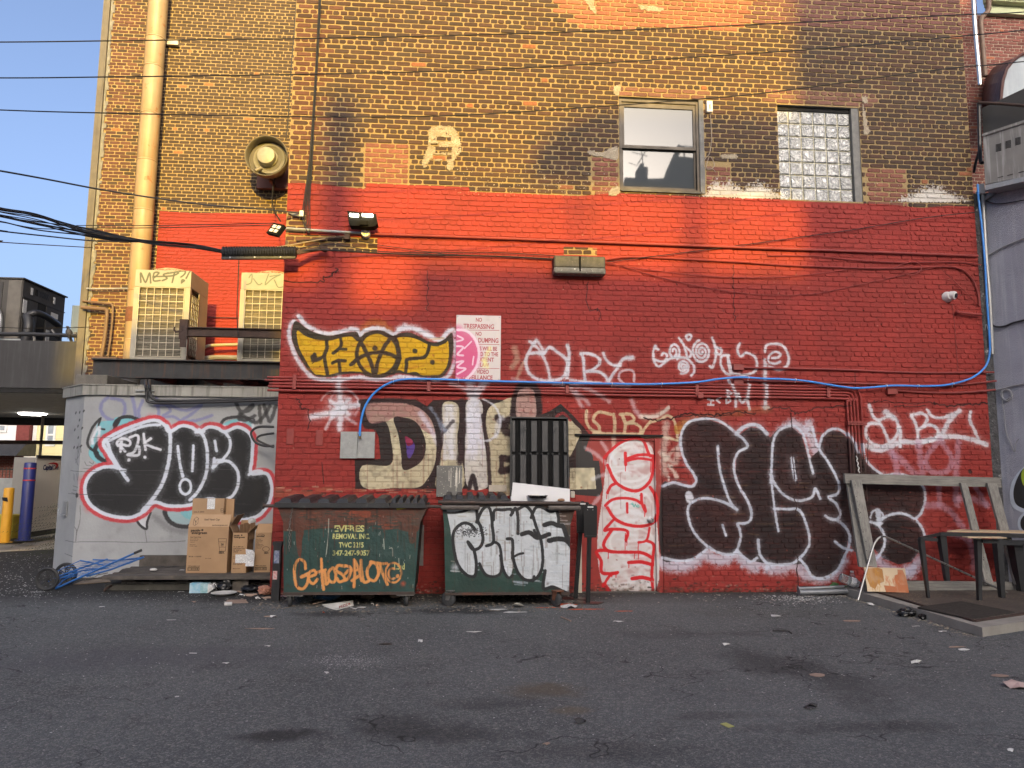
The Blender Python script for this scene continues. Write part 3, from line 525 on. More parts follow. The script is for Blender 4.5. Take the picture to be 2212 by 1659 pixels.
for pts in ([(1020,180),(1010,150),(1060,120),(1120,140),(1110,180),(1030,170),(1080,230)],[(1050,130),(1040,230)],[(1120,110),(1180,90),(1195,130),(1160,230),(1100,260),(1195,260),(1200,190)],[(1240,80),(1255,215)],[(1300,120),(1250,160),(1310,190),(1385,215)]): S(c,'E',pts,20,WHT,.95,.3)
for p in ((1112,305),(1250,280)): S(c,'E',[p,p],24,WHT,.95,.3)
for i in range(60):
    x=random.uniform(800,2100);y=random.uniform(100,700);S(c,'E',[(x,y),(x+random.uniform(40,160),y+random.uniform(-3,3))],4,random.choice([(.2,.2,.21),(.09,.09,.1),(.26,.26,.27)]),.35,.8)
for pts in ([(2040,1270),(2080,1340),(2160,1330),(2180,1290),(2100,1350),(2060,1400),(2120,1420),(2200,1380)],[(2070,1360),(2200,1440),(2280,1380),(2330,1300)],[(2240,1300),(2250,1440)],[(2280,1290),(2330,1430),(2380,1300)]): S(c,'A',pts,28,(.16,.16,.17),.85,.5)
# scribbles, cracks, holes
for pts in ([(610,330),(650,260),(640,200),(690,190),(680,260),(620,300)],[(600,290),(660,350)],[(640,340),(660,160)],[(650,250),(690,180),(700,240)],[(580,420),(590,480)],[(600,430),(610,490)],[(640,420),(660,480),(670,420)],[(730,320),(745,350)],[(770,320),(800,340),(805,320)],[(750,350),(790,355)],[(715,375),(820,385)],[(560,590),(640,600)],[(580,530),(670,540)],[(580,565),(650,570)]): S(c,'E',pts,3,(.30,.31,.34),.7,.2)
for pts in ([(530,395),(700,405),(900,400),(1500,392),(2000,385)],[(480,1015),(800,1010),(1250,1015),(1600,1005)],[(690,700),(690,830),(660,930),(655,1000)],[(640,880),(660,920),(650,1010)],[(1250,900),(1265,1010)],[(480,1130),(620,1140)],[(500,600),(1400,610)]):
    P=catmull(Z('E',pts),7);P=[(x+random.gauss(0,.3),y+random.gauss(0,.3)) for x,y in P];c.stroke(P,.7,(.28,.28,.29),.7,.3,curve=False)
for x,y in ((570,40),(628,10),(702,33),(640,112),(570,195),(628,198),(692,188),(717,-115),(578,-110),(648,-110),(650,-40)): S(c,'E',[(x,y),(x+6,y-8)],16,(.12,.12,.14),.9,.3)
S(c,'E',[(655,605),(657,612)],32,(.10,.10,.11),.95,.3)
for i in range(30):
    x=random.uniform(640,2200);y=random.uniform(880,1250);c.spray(Z('E',[(x,y)])[0],random.uniform(4,12),(.42,.42,.42),.22)
# ---- dumpsters -------------------------------------------------------------
def J(x,y): return ((1080+x*.5043)/1.8517,(2000+y*.5043)/1.8517)     # zoomed crop of the left skip
D1Y,D2Y=-0.90,-0.90
d1=Canvas('skip_paint',D1Y,-2.15,-.25,.1,1.3,330)
RST=(.36,.20,.14);ORG=(.88,.60,.33);STN=(.80,.80,.50)
for pts in ([(80,60),(1260,60),(1200,170),(1170,250),(1080,250),(1000,230),(900,235),(880,190),(760,215),(600,235),(480,225),(300,235),(260,240),(90,235)],[(200,100),(260,100),(270,240),(255,330),(245,470),(220,420),(205,300)],[(1100,240),(1160,240),(1150,330),(1110,340)]): d1.fill([J(*p) for p in pts],RST,.93,grain=.45)
for i in range(240):
    x=random.gauss(640,230);y=random.uniform(90,235);d1.stroke([J(x,y),J(x+random.uniform(10,70),y+random.uniform(-4,4))],random.uniform(.5,2),random.choice([(.55,.27,.17),(.42,.22,.15),(.10,.20,.18),(.30,.22,.18)]),.6,.4)
for i in range(26):
    x=random.choice([random.uniform(205,262),random.uniform(90,1160)]);y=random.uniform(140,300);d1.stroke([J(x,y),J(x+random.uniform(-4,4),y+random.uniform(30,170))],random.uniform(.6,2.2),RST,.6,.4)
d1.fill([J(640,85),J(700,90),J(760,85),J(800,95),J(780,140),J(700,130),J(630,120)],(.62,.28,.18),.6,grain=.6)
for i in range(80):
    x=random.uniform(100,1150);y=700-abs(random.gauss(0,14));d1.spray(J(x,y),random.uniform(2,6),(.24,.20,.16),.5)
for s_,x0,x1,yb,h_,wr in (('EVERES',508,748,250,46,.30),('REMOVAL INC.',496,790,307,38,.14),('TWC 3215',545,742,376,38,.02),('347-247-9057',496,792,440,38,.0),('1.5yd',985,1068,550,44,.25)):
    a=U(*J(x0,yb),Y=D1Y);b=U(*J(x1,yb),Y=D1Y);d1.text(s_,(a.x,a.z),h_*.5043/1.8517/F_PX*(D1Y+DIST),STN,.95,bold=.035,width=b.x-a.x,wear=wr)
gl=[[(280,545),(270,490),(225,475),(195,530),(195,620),(215,690),(260,705),(295,660),(300,600),(245,612),(295,585)],[(310,610),(360,590),(350,560),(315,575),(305,630),(340,665),(375,630)],[(370,575),(440,555)],[(405,470),(410,560),(415,640),(425,710)],[(430,560),(440,620),(445,670),(470,640)],[(490,540),(460,580),(470,640),(510,650),(520,590),(500,540)],[(590,530),(540,520),(525,560),(570,590),(590,630),(550,650),(530,620)],[(575,520),(640,540),(620,620),(590,640)],[(590,590),(620,560)],[(620,560),(690,555)],[(665,475),(670,580),(665,690)],[(670,480),(700,540),(725,640)],[(650,640),(710,600)],[(720,480),(725,560),(745,650),(780,645)],[(800,500),(770,560),(780,620),(830,640),(860,580),(840,510),(795,495)],[(800,490),(870,505),(925,505)],[(870,505),(890,580),(930,670)]]
for p in gl: d1.stroke([J(*q) for q in p],5.4,ORG,.95,.35)
d1.stroke([J(*q) for q in ell(978,578,62,78)],3.6,ORG,.95,.35,closed=True);d1.stroke([J(*q) for q in ell(970,585,30,42,10,-300,-60)],4,ORG,.95,.35);d1.stroke([J(1012,605)]*2,7,ORG,.95)
d1.spray(J(1055,665),8,(.70,.30,.16),.9);d1.stroke([J(235,475),J(228,560),J(218,690)],2,(.30,.14,.10),.8,.4)
for i in range(45):
    x,y=random.uniform(110,1140),random.uniform(120,690);d1.stroke([J(x,y),J(x+random.uniform(-3,3),y+random.uniform(2,30))],.7,(.75,.76,.72),.55,.3)
for l in ([(465,150),(460,290),(445,430)],[(900,310),(905,390)],[(945,385),(968,385),(972,445)],[(1020,465),(1022,500)],[(135,238),(172,242)]): d1.stroke([J(*q) for q in l],1.4,(.70,.72,.66),.75,.4)
d1.fill([J(995,60),J(1100,60),J(1080,68),J(1010,80)],(.75,.72,.15),.9,curve=False)

for i in range(90):
    x=random.uniform(95,1150);y=random.uniform(70,500);d1.stroke([J(x,y),J(x+random.uniform(-3,3),y+random.uniform(60,240))],random.uniform(.8,4),random.choice([(.10,.09,.07),(.22,.12,.09),(.06,.12,.11)]),random.uniform(.15,.4),.8)
d2=Canvas('skip_paint_white',D2Y,-.25,1.55,.1,1.3,330)
def K(x,y): return ((2048+x*.463)/1.8517,(1700+y*.463)/1.8517) if x > -999 else None
def K2(x,y): return ((1024+x*.463)/1.8517,(1700+y*.463)/1.8517)
BR=(.30,.19,.14)
d2.fill([K2(1600,660),K(560,680),K(560,820),K(480,740),K(400,760),K2(1640,720)],BR,.85,curve=False,grain=.4)
d2.fill([K(380,700),K(520,700),K(520,1000),K(440,900),K(400,800)],BR,.8,grain=.4)
d2.fill([K2(1640,700),K2(1850,740),K2(1900,710),K2(2212,700),K(60,700),K(210,700),K(390,740),K(410,850),K(470,920),K(500,1020),K(520,1100),K(495,1450),K(350,1400),K(285,1405),K(280,1260),K(262,1220),K(240,1290),K(200,1335),K(120,1345),K(60,1290),K(15,1210),K2(2200,1315),K2(2170,1315),K2(2132,1255),K2(2110,1275),K2(2060,1310),K2(1980,1290),K2(1925,1200),K2(1900,1270),K2(1870,1308),K2(1800,1290),K2(1735,1205),K2(1705,1090),K2(1690,1000),K2(1680,900)],(.80,.82,.83),.95,curve=False,grain=.12)
for i in range(80):
    x,y=random.uniform(0,460),random.uniform(720,1400);d2.stroke([K(x,y),K(x+random.uniform(60,160),y+random.uniform(-6,20))],2.2,random.choice([(.70,.74,.78),(.88,.90,.92),(.62,.66,.68)]),.4,.7)
for i in range(80):
    x,y=random.uniform(1680,2200),random.uniform(740,1290);d2.stroke([K2(x,y),K2(x+random.uniform(30,110),y+random.uniform(-4,8))],2,random.choice([(.70,.74,.78),(.88,.90,.92),(.62,.60,.55)]),.4,.7)
B2=(.10,.105,.115)
for pts,ww in (([(1615,755),(1700,760),(1800,745),(1860,715)],16),([(1905,720),(1915,830),(1940,880),(1960,990),(1930,1060),(1870,1075),(1830,1010),(1880,1080),(1900,1180),(1900,1260),(1880,1310),(1810,1290),(1740,1200),(1710,1080),(1700,960),(1730,890),(1790,850),(1850,860),(1890,900)],22),([(1905,840),(1950,740),(2000,705),(2030,760),(2040,870),(2050,1010),(1990,1045)],22),([(2050,820),(2060,740),(2130,735),(2200,730),(2215,760)],22),([(2050,1010),(2100,1040),(2120,1150),(2115,1270),(2060,1310),(1980,1290),(1930,1200)],20),([(2110,1130),(2140,1260),(2180,1320),(2215,1300)],20),([(2170,985),(2215,1000),(2215,1150)],22)): d2.stroke([K2(*p) for p in pts],ww*.27,B2,.97,.2)
for pts,ww in (([(-10,780),(30,720),(50,800),(50,940)],22),([(50,730),(110,700),(160,740),(180,790),(215,900),(250,1000),(265,1150),(250,1260),(200,1330),(120,1340),(60,1290),(20,1200),(0,1100)],22),([(165,800),(200,720),(250,710),(330,750),(380,740),(400,800),(400,850)],22),([(85,945),(150,930),(220,975),(320,945)],32),([(190,910),(215,960)],20),([(280,865),(340,850),(400,870),(440,880),(470,960),(490,1000)],34),([(320,1000),(400,985),(470,1000),(520,1060)],36),([(0,1150),(50,1120),(95,1110)],16),([(285,1260),(270,1410),(350,1400),(420,1430),(490,1460)],24),([(180,1350),(190,1310)],20)): d2.stroke([K(*p) for p in pts],ww*.27,B2,.97,.2)
d2.spray(K2(1720,1230),12,WHT,.6)
for i in range(160):
    x,y=random.gauss(1860,70),random.gauss(920,22);d2.stroke([K2(x,y),K2(x+random.uniform(-8,14),y+random.uniform(-8,8))],1,B2,.7,.2)
for i in range(70):
    x=random.uniform(-.2,1.4);d2.spray((x,.16+abs(random.gauss(0,.03))),random.uniform(.01,.03),(.22,.18,.15),.5,world=True)

for i in range(70):
    x=random.uniform(-500,500);y=random.uniform(680,1250);d2.stroke([K(x,y),K(x+random.uniform(-3,3),y+random.uniform(60,240))],random.uniform(.6,3),random.choice([(.28,.19,.14),(.34,.33,.31)]),random.uniform(.12,.35),.8)
# ---- sign -------------------------------------------------------------------
SY=-0.03
q0=U(*Z('B',[(1732,508)])[0],Y=SY);q1=U(*Z('B',[(2112,1078)])[0],Y=SY)
SX0,SX1,SZ0,SZ1=q0.x,q1.x,q1.z,q0.z
sg=Canvas('sign_print',SY,SX0,SX1,SZ0,SZ1,620,(.78,.74,.72))
def sq(x,y): q=U(*Z('B',[(x,y)])[0],Y=SY);return q.x,q.z
RT=(.60,.20,.22)
rows=[('NO',1899,1952,567,34),('TRESPASSING',1792,2056,625,40),('NO',1897,1949,688,34),('DUMPING',1920,2094,747,40),('VIOLATORS WILL BE',1760,2083,812,34),('PROSECUTED TO THE',1755,2092,860,34),('FULL EXTENT',1815,2056,908,34),('OF LAW',1880,2014,955,34),('VIDEO',1905,2011,1016,36),('SURVEILLANCE',1760,2044,1066,38)]
for s_,xa,xb,yb,h_ in rows:
    a,b=sq(xa,yb),sq(xb,yb);sg.text(s_,a,h_*.25/F_PX*(SY+DIST),RT,.95,bold=.03,width=b[0]-a[0])
for y in (640,762,970): a,b=sq(1745,y),sq(2100,y+4);sg.stroke([a,b],.006,RT,.9,.2,world=True)
for p,r_,a_ in (((1790,850),200,.9),((1800,760),130,.9),((1770,980),150,.85),((1860,900),110,.8),((1740,650),80,.8),((1830,840),130,.9)): sg.spray(Z('B',[p])[0],r_*.25,(.78,.22,.45),a_*1.3,grain=.1)
sg.fill([Z('B',[p])[0] for p in ell(1775,850,150,200)],(.76,.24,.45),.75)
for pts,ww in (([(1740,640),(1820,650),(1890,720),(1925,820),(1915,930),(1870,1010),(1820,1060)],24),([(1740,690),(1790,720),(1735,740)],14),([(1735,780),(1790,790),(1740,850),(1790,860)],16),([(1730,920),(1790,910),(1740,960),(1810,975),(1740,1020)],16),([(1860,740),(1800,800)],12),([(1880,870),(1870,940)],12)): sg.stroke([Z('B',[p])[0] for p in pts],ww*.25,(.88,.80,.84),.85,.4)
for pts in ([(2020,800),(1990,860),(1970,950)],[(1960,900),(2000,960)]): sg.stroke([Z('B',[p])[0] for p in pts],8,(.86,.84,.52),.6,.9)
for i in range(60): sg.stroke([(random.uniform(SX0,SX1),random.uniform(SZ0,SZ1))]*2,.003,(.5,.35,.3),.6,.3,world=True)

# ---- air conditioners' front panels -----------------------------------------
acp=Canvas('tag_paint',3.3,-5.75,-4.7,4.3,5.1,200)
for pts in ([(1215,230),(1215,150),(1255,230),(1290,150),(1300,235)],[(1330,190),(1370,150),(1330,150),(1325,215),(1380,215)],[(1450,150),(1410,165),(1440,195),(1400,215)],[(1330,180),(1480,175),(1540,150)],[(1505,148),(1485,230)],[(1455,152),(1530,140)],[(1545,135),(1595,133),(1590,160),(1560,185)],[(1640,130),(1605,195)],[(1565,232),(1590,215),(1570,210),(1565,235)]): S(acp,'A',pts,13,(.28,.30,.24),.95,.2)
ac2=Canvas('tag_paint_worn',3.3,-3.95,-2.2,4.3,5.1,200)
for pts in ([(2150,190),(2175,160),(2170,230),(2130,250)],[(2190,200),(2230,250),(2260,240)],[(2320,160),(2290,250),(2350,200),(2420,165)],[(2330,180),(2420,165)],[(2370,210),(2400,270),(2440,270)]): S(ac2,'A',pts,9,(.33,.40,.33),.9,.2)

# ---- painted board, stickers ------------------------------------------------
# ================================================================= structure
COURSE,MOD,BH,BL=0.0707,0.209,0.0572,0.1945

def brick_material(name,cv,attr,mortar=False,extra=None):
    t=NT(name);g=t.pos()
    if mortar:
        base=t.mix(t.ramp(t.noise(7,5,.65),.3,.7),(.30,.215,.095),(.235,.165,.075));base=t.mix(t.ramp(t.noise(60,3),.35,.7),base,(.34,.25,.12))
    else:
        if attr == 'obj': a=t.n('ShaderNodeObjectInfo').outputs['Color']
        else: a=t.n('ShaderNodeAttribute',attribute_name='tint').outputs['Color']
        v=t.noise(26,6,.7);base=t.mix(t.ramp(v,.35,.75),a,t.mix(.5,a,(.03,.022,.02)))
        base=t.mix(t.ramp(t.noise(40,5,.75),.66,.76),base,(.14,.085,.055))
    if cv is not None:
        c,al=paint_nodes(t,cv[0],cv[1]);dirt=t.mix(t.ramp(t.noise(1.3,6,.6),.35,.8),c,t.mix(.35,c,(.12,.03,.025)))
        dirt=t.mix(.15 if mortar else 0.0,dirt,(.06,.012,.01));base=t.mix(al,base,dirt)
    soot=t.ramp(t.noise(.8,5,.6),.45,.85);base=t.mix(t.math('MULTIPLY',soot,.22),base,(.02,.017,.016))
    t.l(base,t.b.inputs['Base Color']);t.b.inputs['Roughness'].default_value=.78;t.b.inputs['Specular IOR Level'].default_value=.35
    h=t.math('ADD',t.noise(130,4,.7),t.math('MULTIPLY',t.noise(22,4,.6),1.6));t.bump(h,.004 if not mortar else .006)
    return t.m

mur_im=mur.image()
M_brick=brick_material('wall_brick',(mur,mur_im),'mesh');M_brick_o=brick_material('wall_brick_single',(mur,mur_im),'obj');M_mortar=brick_material('wall_mortar',(mur,mur_im),None,True)
rp=Canvas('rear_paint',5.0,-7.4,-2.0,2.5,7.0,90)
a_,b_=U(345,456,5.0),U(615,462,5.0)
rp.fill([(a_.x,2.5),(a_.x,a_.z),(a_.x+.7,a_.z-.02),(a_.x+1.5,a_.z+.01),(b_.x,b_.z),(-2.0,b_.z),(-2.0,2.5)],REDW,1,curve=False,world=True);rp_im=rp.image()
R_brick=brick_material('rear_wall_brick',(rp,rp_im),'mesh');R_brick_o=brick_material('rear_wall_brick_single',(rp,rp_im),'obj');R_mortar=brick_material('rear_wall_mortar',(rp,rp_im),None,True)

def octo(x0,x1,z0,z1,y,d,rg):
    c=.006+.008*rg.random();w,h=x1-x0,z1-z0;c=min(c,w*.3,h*.3);j=lambda s: (rg.random()-.5)*2*s
    cs=[min(max(c+j(.006),.003),h*.4) for _ in range(4)]
    P=[(x0+cs[0],z0+j(.002)),(x1-cs[1],z0+j(.002)),(x1+j(.002),z0+cs[1]),(x1+j(.002),z1-cs[2]),(x1-cs[2],z1+j(.002)),(x0+cs[3],z1+j(.002)),(x0+j(.002),z1-cs[3]),(x0+j(.002),z0+cs[0])]
    cx,cz=(x0+x1)/2,(z0+z1)/2;i=.0035;tx,tz=j(.0015),j(.0015)
    back=[(px,y+.002,pz) for px,pz in P]
    front=[(px+(i if px < cx else -i),y-d+tx*(px-cx)/w*2+tz*(pz-cz)/h*2,pz+(i if pz < cz else -i)) for px,pz in P]
    return back+front
OF=[(k,(k+1) % 8,8+(k+1) % 8,8+k) for k in range(8)]+[tuple(range(8,16))]

def lay_bricks(x0,x1,z0,z1,holes,zones,colfn,rg,phase=0.0,headers=6,hoff=0,jog=True,mod=MOD,bl=BL,course=COURSE,bh=BH):
    """returns list of (x0, x1, z0, z1, colour) laid course by course, cut at the openings"""
    out=[];n0=int(math.floor(z0/course));n1=int(math.ceil(z1/course))
    for k in range(n0,n1):
        zb=k*course+(course-bh)/2;zt=zb+bh
        if zb < z0-.01 or zt > z1+.012: continue
        zm=(zb+zt)/2;iv=[(x0,x1)]
        for (hx0,hx1,hz0,hz1) in holes:
            if hz0-.02 < zm < hz1+.02:
                nv=[]
                for a,b in iv:
                    if hx1 <= a or hx0 >= b: nv.append((a,b));continue
                    if hx0-a > .03: nv.append((a,hx0-.004))
                    if b-hx1 > .03: nv.append((hx1+.004,b))
                iv=nv
        head=headers and ((k+hoff) % headers == 0);m_=mod/2 if head else mod;L=m_-(mod-bl)
        ph=phase+(mod/2 if (k % 2 and not head) else (mod/4 if head else 0))+rg.normal(0,.006);drift=rg.normal(0,.0012)
        i0=int(math.floor((x0-ph)/m_))-1;i1=int(math.ceil((x1-ph)/m_))+1
        for i in range(i0,i1):
            bx0=ph+i*m_+rg.normal(0,.002);bx1=bx0+L+rg.normal(0,.003)
            for a,b in iv:
                c0,c1=max(bx0,a),min(bx1,b)
                if c1-c0 < .035: continue
                if c1-c0 < L-.02 and (c1-c0) > .035: pass
                dz=rg.normal(0,.0015)+drift
                out.append((c0,c1,zb+dz,zt+dz,colfn((c0+c1)/2,zm,rg),head or (c1-c0 < bl-.012)))
    return out

def put_bricks(parent,bricks,y,d,mat_mesh,mat_obj,rg,nobj,hidden=lambda x,z: False,d_of=None):
    key=lambda b: ((b[0]+b[1])/2-.0)**2+(DIST+y)**2+((b[2]+b[3])/2-CAM_H)**2
    cand=sorted([i for i,b in enumerate(bricks) if not b[5] and not hidden((b[0]+b[1])/2,b[2])],key=lambda i: key(bricks[i]))[:nobj];S_=set(cand)
    vs=[];fs=[];cl=[]
    for i,b in enumerate(bricks):
        if i in S_: continue
        o=len(vs);vs += octo(b[0],b[1],b[2],b[3],y,d*(.7+.6*rg.random()) if d_of is None else d_of(b),rg);fs += [tuple(q+o for q in f) for f in OF];cl += [b[4]]*16
    me=bpy.data.meshes.new('bricks');me.from_pydata([tuple(q) for q in (np.array(vs)-np.array(WP[parent.as_pointer()]))],[],fs);me.materials.append(mat_mesh)
    at=me.color_attributes.new('tint','FLOAT_COLOR','POINT');buf=np.ones((len(vs),4),np.float32);buf[:,:3]=np.array(cl);at.data.foreach_set('color',buf.ravel())
    me.update();o=bpy.data.objects.new('brick_courses',me);col.objects.link(o);o.parent=parent;o['kind']='stuff'
    proto=[]
    for k in range(14):
        m2=bpy.data.meshes.new('brick');m2.from_pydata(octo(-BL/2,BL/2,-BH/2,BH/2,0,d,rg),[],OF);m2.materials.append(mat_obj);proto.append(m2)
    for i in cand:
        b=bricks[i];ob=bpy.data.objects.new('brick',proto[int(rg.integers(14))]);ob.location=Vector(((b[0]+b[1])/2,y,(b[2]+b[3])/2))-WP[parent.as_pointer()]
        ob.color=(*b[4],1);ob.parent=parent;col.objects.link(ob)

def grid_wall(x0,x1,z0,z1,holes,y):
    xs=sorted(set([x0,x1]+[v for h in holes for v in h[:2] if x0 < v < x1]));zs=sorted(set([z0,z1]+[v for h in holes for v in h[2:] if z0 < v < z1]));mb=MB()
    for i in range(len(xs)-1):
        for k in range(len(zs)-1):
            cx,cz=(xs[i]+xs[i+1])/2,(zs[k]+zs[k+1])/2
            if any(h[0] < cx < h[1] and h[2] < cz < h[3] for h in holes): continue
            mb.add([(xs[i],y,zs[k]),(xs[i+1],y,zs[k]),(xs[i+1],y,zs[k+1]),(xs[i],y,zs[k+1])],[(0,1,2,3)])
    return mb

# ---- materials of the setting -------------------------------------------------
def asphalt():
    t=NT('asphalt');n1=t.noise(.55,6,.6);n2=t.noise(1.7,7,.65);base=t.mix(t.ramp(n1,.35,.68),(.124,.134,.134),(.185,.197,.195))
    base=t.mix(t.ramp(n2,.56,.74),base,(.080,.083,.082));base=t.mix(t.ramp(t.noise(14,6,.7),.4,.75),base,t.mix(.28,base,(.02,.02,.02)));v=t.n('ShaderNodeTexVoronoi');v.inputs['Scale'].default_value=70;t.l(t.pos(),v.inputs['Vector'])
    vc=t.n('ShaderNodeSeparateColor');t.l(v.outputs['Color'],vc.inputs[0]);base=t.mix(t.ramp(vc.outputs[0],.45,1.0),base,t.mix(.70,base,(.33,.32,.30)))
    base=t.mix(t.ramp(vc.outputs[1],.993,.997),base,(.36,.34,.31));base=t.mix(t.ramp(t.noise(120,4,.75),.38,.62),t.mix(.72,base,(.012,.012,.013)),base)
    sx=t.n('ShaderNodeSeparateXYZ');t.l(t.pos(),sx.inputs[0])
    def blot(x,y,rx,ry,c,a,base):   # spilled, dried stains with ragged outlines; near-black ovals darken the ground beneath the skips
        dx=t.math('DIVIDE',t.math('SUBTRACT',sx.outputs[0],x),rx);dy=t.math('DIVIDE',t.math('SUBTRACT',sx.outputs[1],y),ry)
        d=t.math('SQRT',t.math('ADD',t.math('MULTIPLY',dx,dx),t.math('MULTIPLY',dy,dy)));d=t.math('ADD',d,t.math('MULTIPLY',t.math('SUBTRACT',t.noise(2.6,9,.75),.5),3.2))
        return t.mix(t.math('MULTIPLY',t.math('SUBTRACT',1.0,t.ramp(d,.35,1.15)),a),base,c)
    OIL=(.016,.015,.015)
    for (ux,uy,rx,ry,c,a) in ((600,1590,.30,.12,OIL,.75),(860,1560,.32,.26,OIL,.5),(960,1590,.5,.16,OIL,.5),(1050,1520,.5,.14,OIL,.35),(1190,1490,.34,.20,(.10,.07,.035),.6),(1230,1535,.14,.09,(.14,.10,.05),.5),(1640,1430,.30,.5,OIL,.5),(1800,1470,.28,.8,OIL,.45),(1880,1570,.8,.13,OIL,.4),(1560,1545,.42,.08,OIL,.35),(730,1325,.5,.18,OIL,.7),(990,1320,.8,.22,OIL,.75),(1110,1290,1.3,.42,(.010,.010,.010),.8),(650,1290,1.6,.40,(.012,.012,.012),.8),(1430,1300,.8,.16,(.09,.09,.085),.4),(1670,1325,.9,.35,(.10,.10,.09),.45),(750,1430,.7,.12,(.15,.15,.15),.35),(1480,1370,.9,.2,OIL,.3),(300,1420,1.6,.5,(.075,.073,.082),.5),(1950,1490,.5,.2,(.09,.09,.09),.35),(1300,1625,.8,.15,OIL,.3)):
        p=U(ux,uy,Z=0);base=blot(p.x,p.y,rx,ry,c,a,base)
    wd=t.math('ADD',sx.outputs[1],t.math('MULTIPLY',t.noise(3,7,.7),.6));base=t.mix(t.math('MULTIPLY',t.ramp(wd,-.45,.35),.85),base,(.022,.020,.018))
    base=t.mix(t.math('MULTIPLY',t.ramp(t.noise(9,8,.75),.58,.70),.45),base,(.045,.04,.036))
    sc=t.n('ShaderNodeTexVoronoi',feature='DISTANCE_TO_EDGE');sc.inputs['Scale'].default_value=.45;wv=t.n('ShaderNodeVectorMath',operation='ADD');nz=t.n('ShaderNodeTexNoise');nz.inputs['Scale'].default_value=3;t.l(t.pos(),nz.inputs['Vector']);t.l(t.pos(),wv.inputs[0]);t.l(nz.outputs['Color'],wv.inputs[1]);t.l(wv.outputs[0],sc.inputs['Vector'])
    cr=t.math('MULTIPLY',t.math('SUBTRACT',1,t.ramp(sc.outputs['Distance'],.001,.006)),t.ramp(t.noise(.7,3),.46,.54));base=t.mix(t.math('MULTIPLY',cr,.85),base,(.012,.012,.012))
    t.l(base,t.b.inputs['Base Color']);rr=t.ramp(n2,.3,.75);t.b.inputs['Roughness'].default_value=.82;t.b.inputs['Specular IOR Level'].default_value=.35
    h=t.math('ADD',t.math('MULTIPLY',v.outputs['Distance'],-.9),t.noise(180,4,.7));t.bump(h,.006,.9);return t.m
M_asph=asphalt()
M_conc=mat('concrete',(.30,.28,.25),(.21,.20,.185),5,.85,bump=.004,spot=(.10,.095,.085),spotlo=.58,spothi=.75)
M_concd=mat('dirty_concrete',(.13,.12,.105),(.07,.066,.06),6,.9,bump=.006,spot=(.2,.19,.17),spotlo=.62,spothi=.72)
M_dark=mat('dark_interior',(.012,.012,.012),rough=.9)

# ---- ground ----------------------------------------------------------------
gm=MB();gm.add([(-150,-160,0),(150,-160,0),(150,250,0),(-150,250,0)],[(0,1,2,3)])
tag(gm.build('asphalt_ground',M_asph,origin=(0,0,0)),kind='structure')
sw=MB();a=U(-60,1196,Z=0);b=U(112,1187,Z=0)
sw.zprism([(a.x-6,a.y+1.2),(a.x,a.y),(b.x,b.y),(b.x+3.6,b.y+.9),(b.x+3.6,16),(a.x-6,16)],0.004,.03)
tag(sw.build('driveway_apron',mat('pale_concrete',(.36,.31,.25),(.27,.24,.20),3,.9,bump=.003,bsc=90,spot=(.16,.14,.12),spotlo=.6,spothi=.8),origin=(a.x,a.y,0)),kind='structure')
kb=MB();p1,p2=U(-80,1188,Z=.03),U(118,1146,Z=.03)
d_=(p2-p1).normalized();n_=Vector((-d_.y,d_.x,0));q=[p1-d_*4,p2+d_*2,p2+d_*2+n_*6,p1-d_*4+n_*6]
kb.zprism([(v.x,v.y) for v in q],.03,.15);tag(kb.build('pavement',mat('kerb_concrete',(.25,.22,.18),(.17,.155,.13),4,.9,bump=.004),origin=(p1.x,p1.y,0)),kind='structure')

# ================================================================= the big brick building
WX0,WX1,WZ1=-2.33,7.40,9.7
win=(2.20,3.42,5.455,6.85);glb=(4.51,5.73,5.425,6.84);door=(1.575,2.735,-.02,2.045)
HOLES=[win,glb,door]
bld=empty('brick_building',(2.5,6,0),'large brown brick building whose lower wall is painted red and covered in graffiti','building')
gw=grid_wall(WX0,WX1,0,WZ1,HOLES,0.0);gw.build('mortar_wall',M_mortar,bld,fixn=False)
# openings: reveals
M_reveal=mat('cement_reveal',(.22,.215,.20),(.14,.14,.135),9,.9,bump=.005,spot=(.33,.31,.28))
for h,dep in ((win,.10),(glb,.13),(door,.13)):
    mb=MB();x0,x1,z0,z1=h;z0=max(z0,0)
    mb.add([(x0,0,z0),(x0,dep,z0),(x0,dep,z1),(x0,0,z1)],[(0,1,2,3)]);mb.add([(x1,0,z0),(x1,dep,z0),(x1,dep,z1),(x1,0,z1)],[(3,2,1,0)])
    mb.add([(x0,0,z1),(x0,dep,z1),(x1,dep,z1),(x1,0,z1)],[(0,1,2,3)]);mb.add([(x0,0,z0),(x0,dep,z0),(x1,dep,z0),(x1,0,z0)],[(3,2,1,0)])
    mb.build('opening_reveal',M_reveal if h is not door else brick_material('door_reveal_paint',(mur,mur_im),None,True),bld,fixn=False)
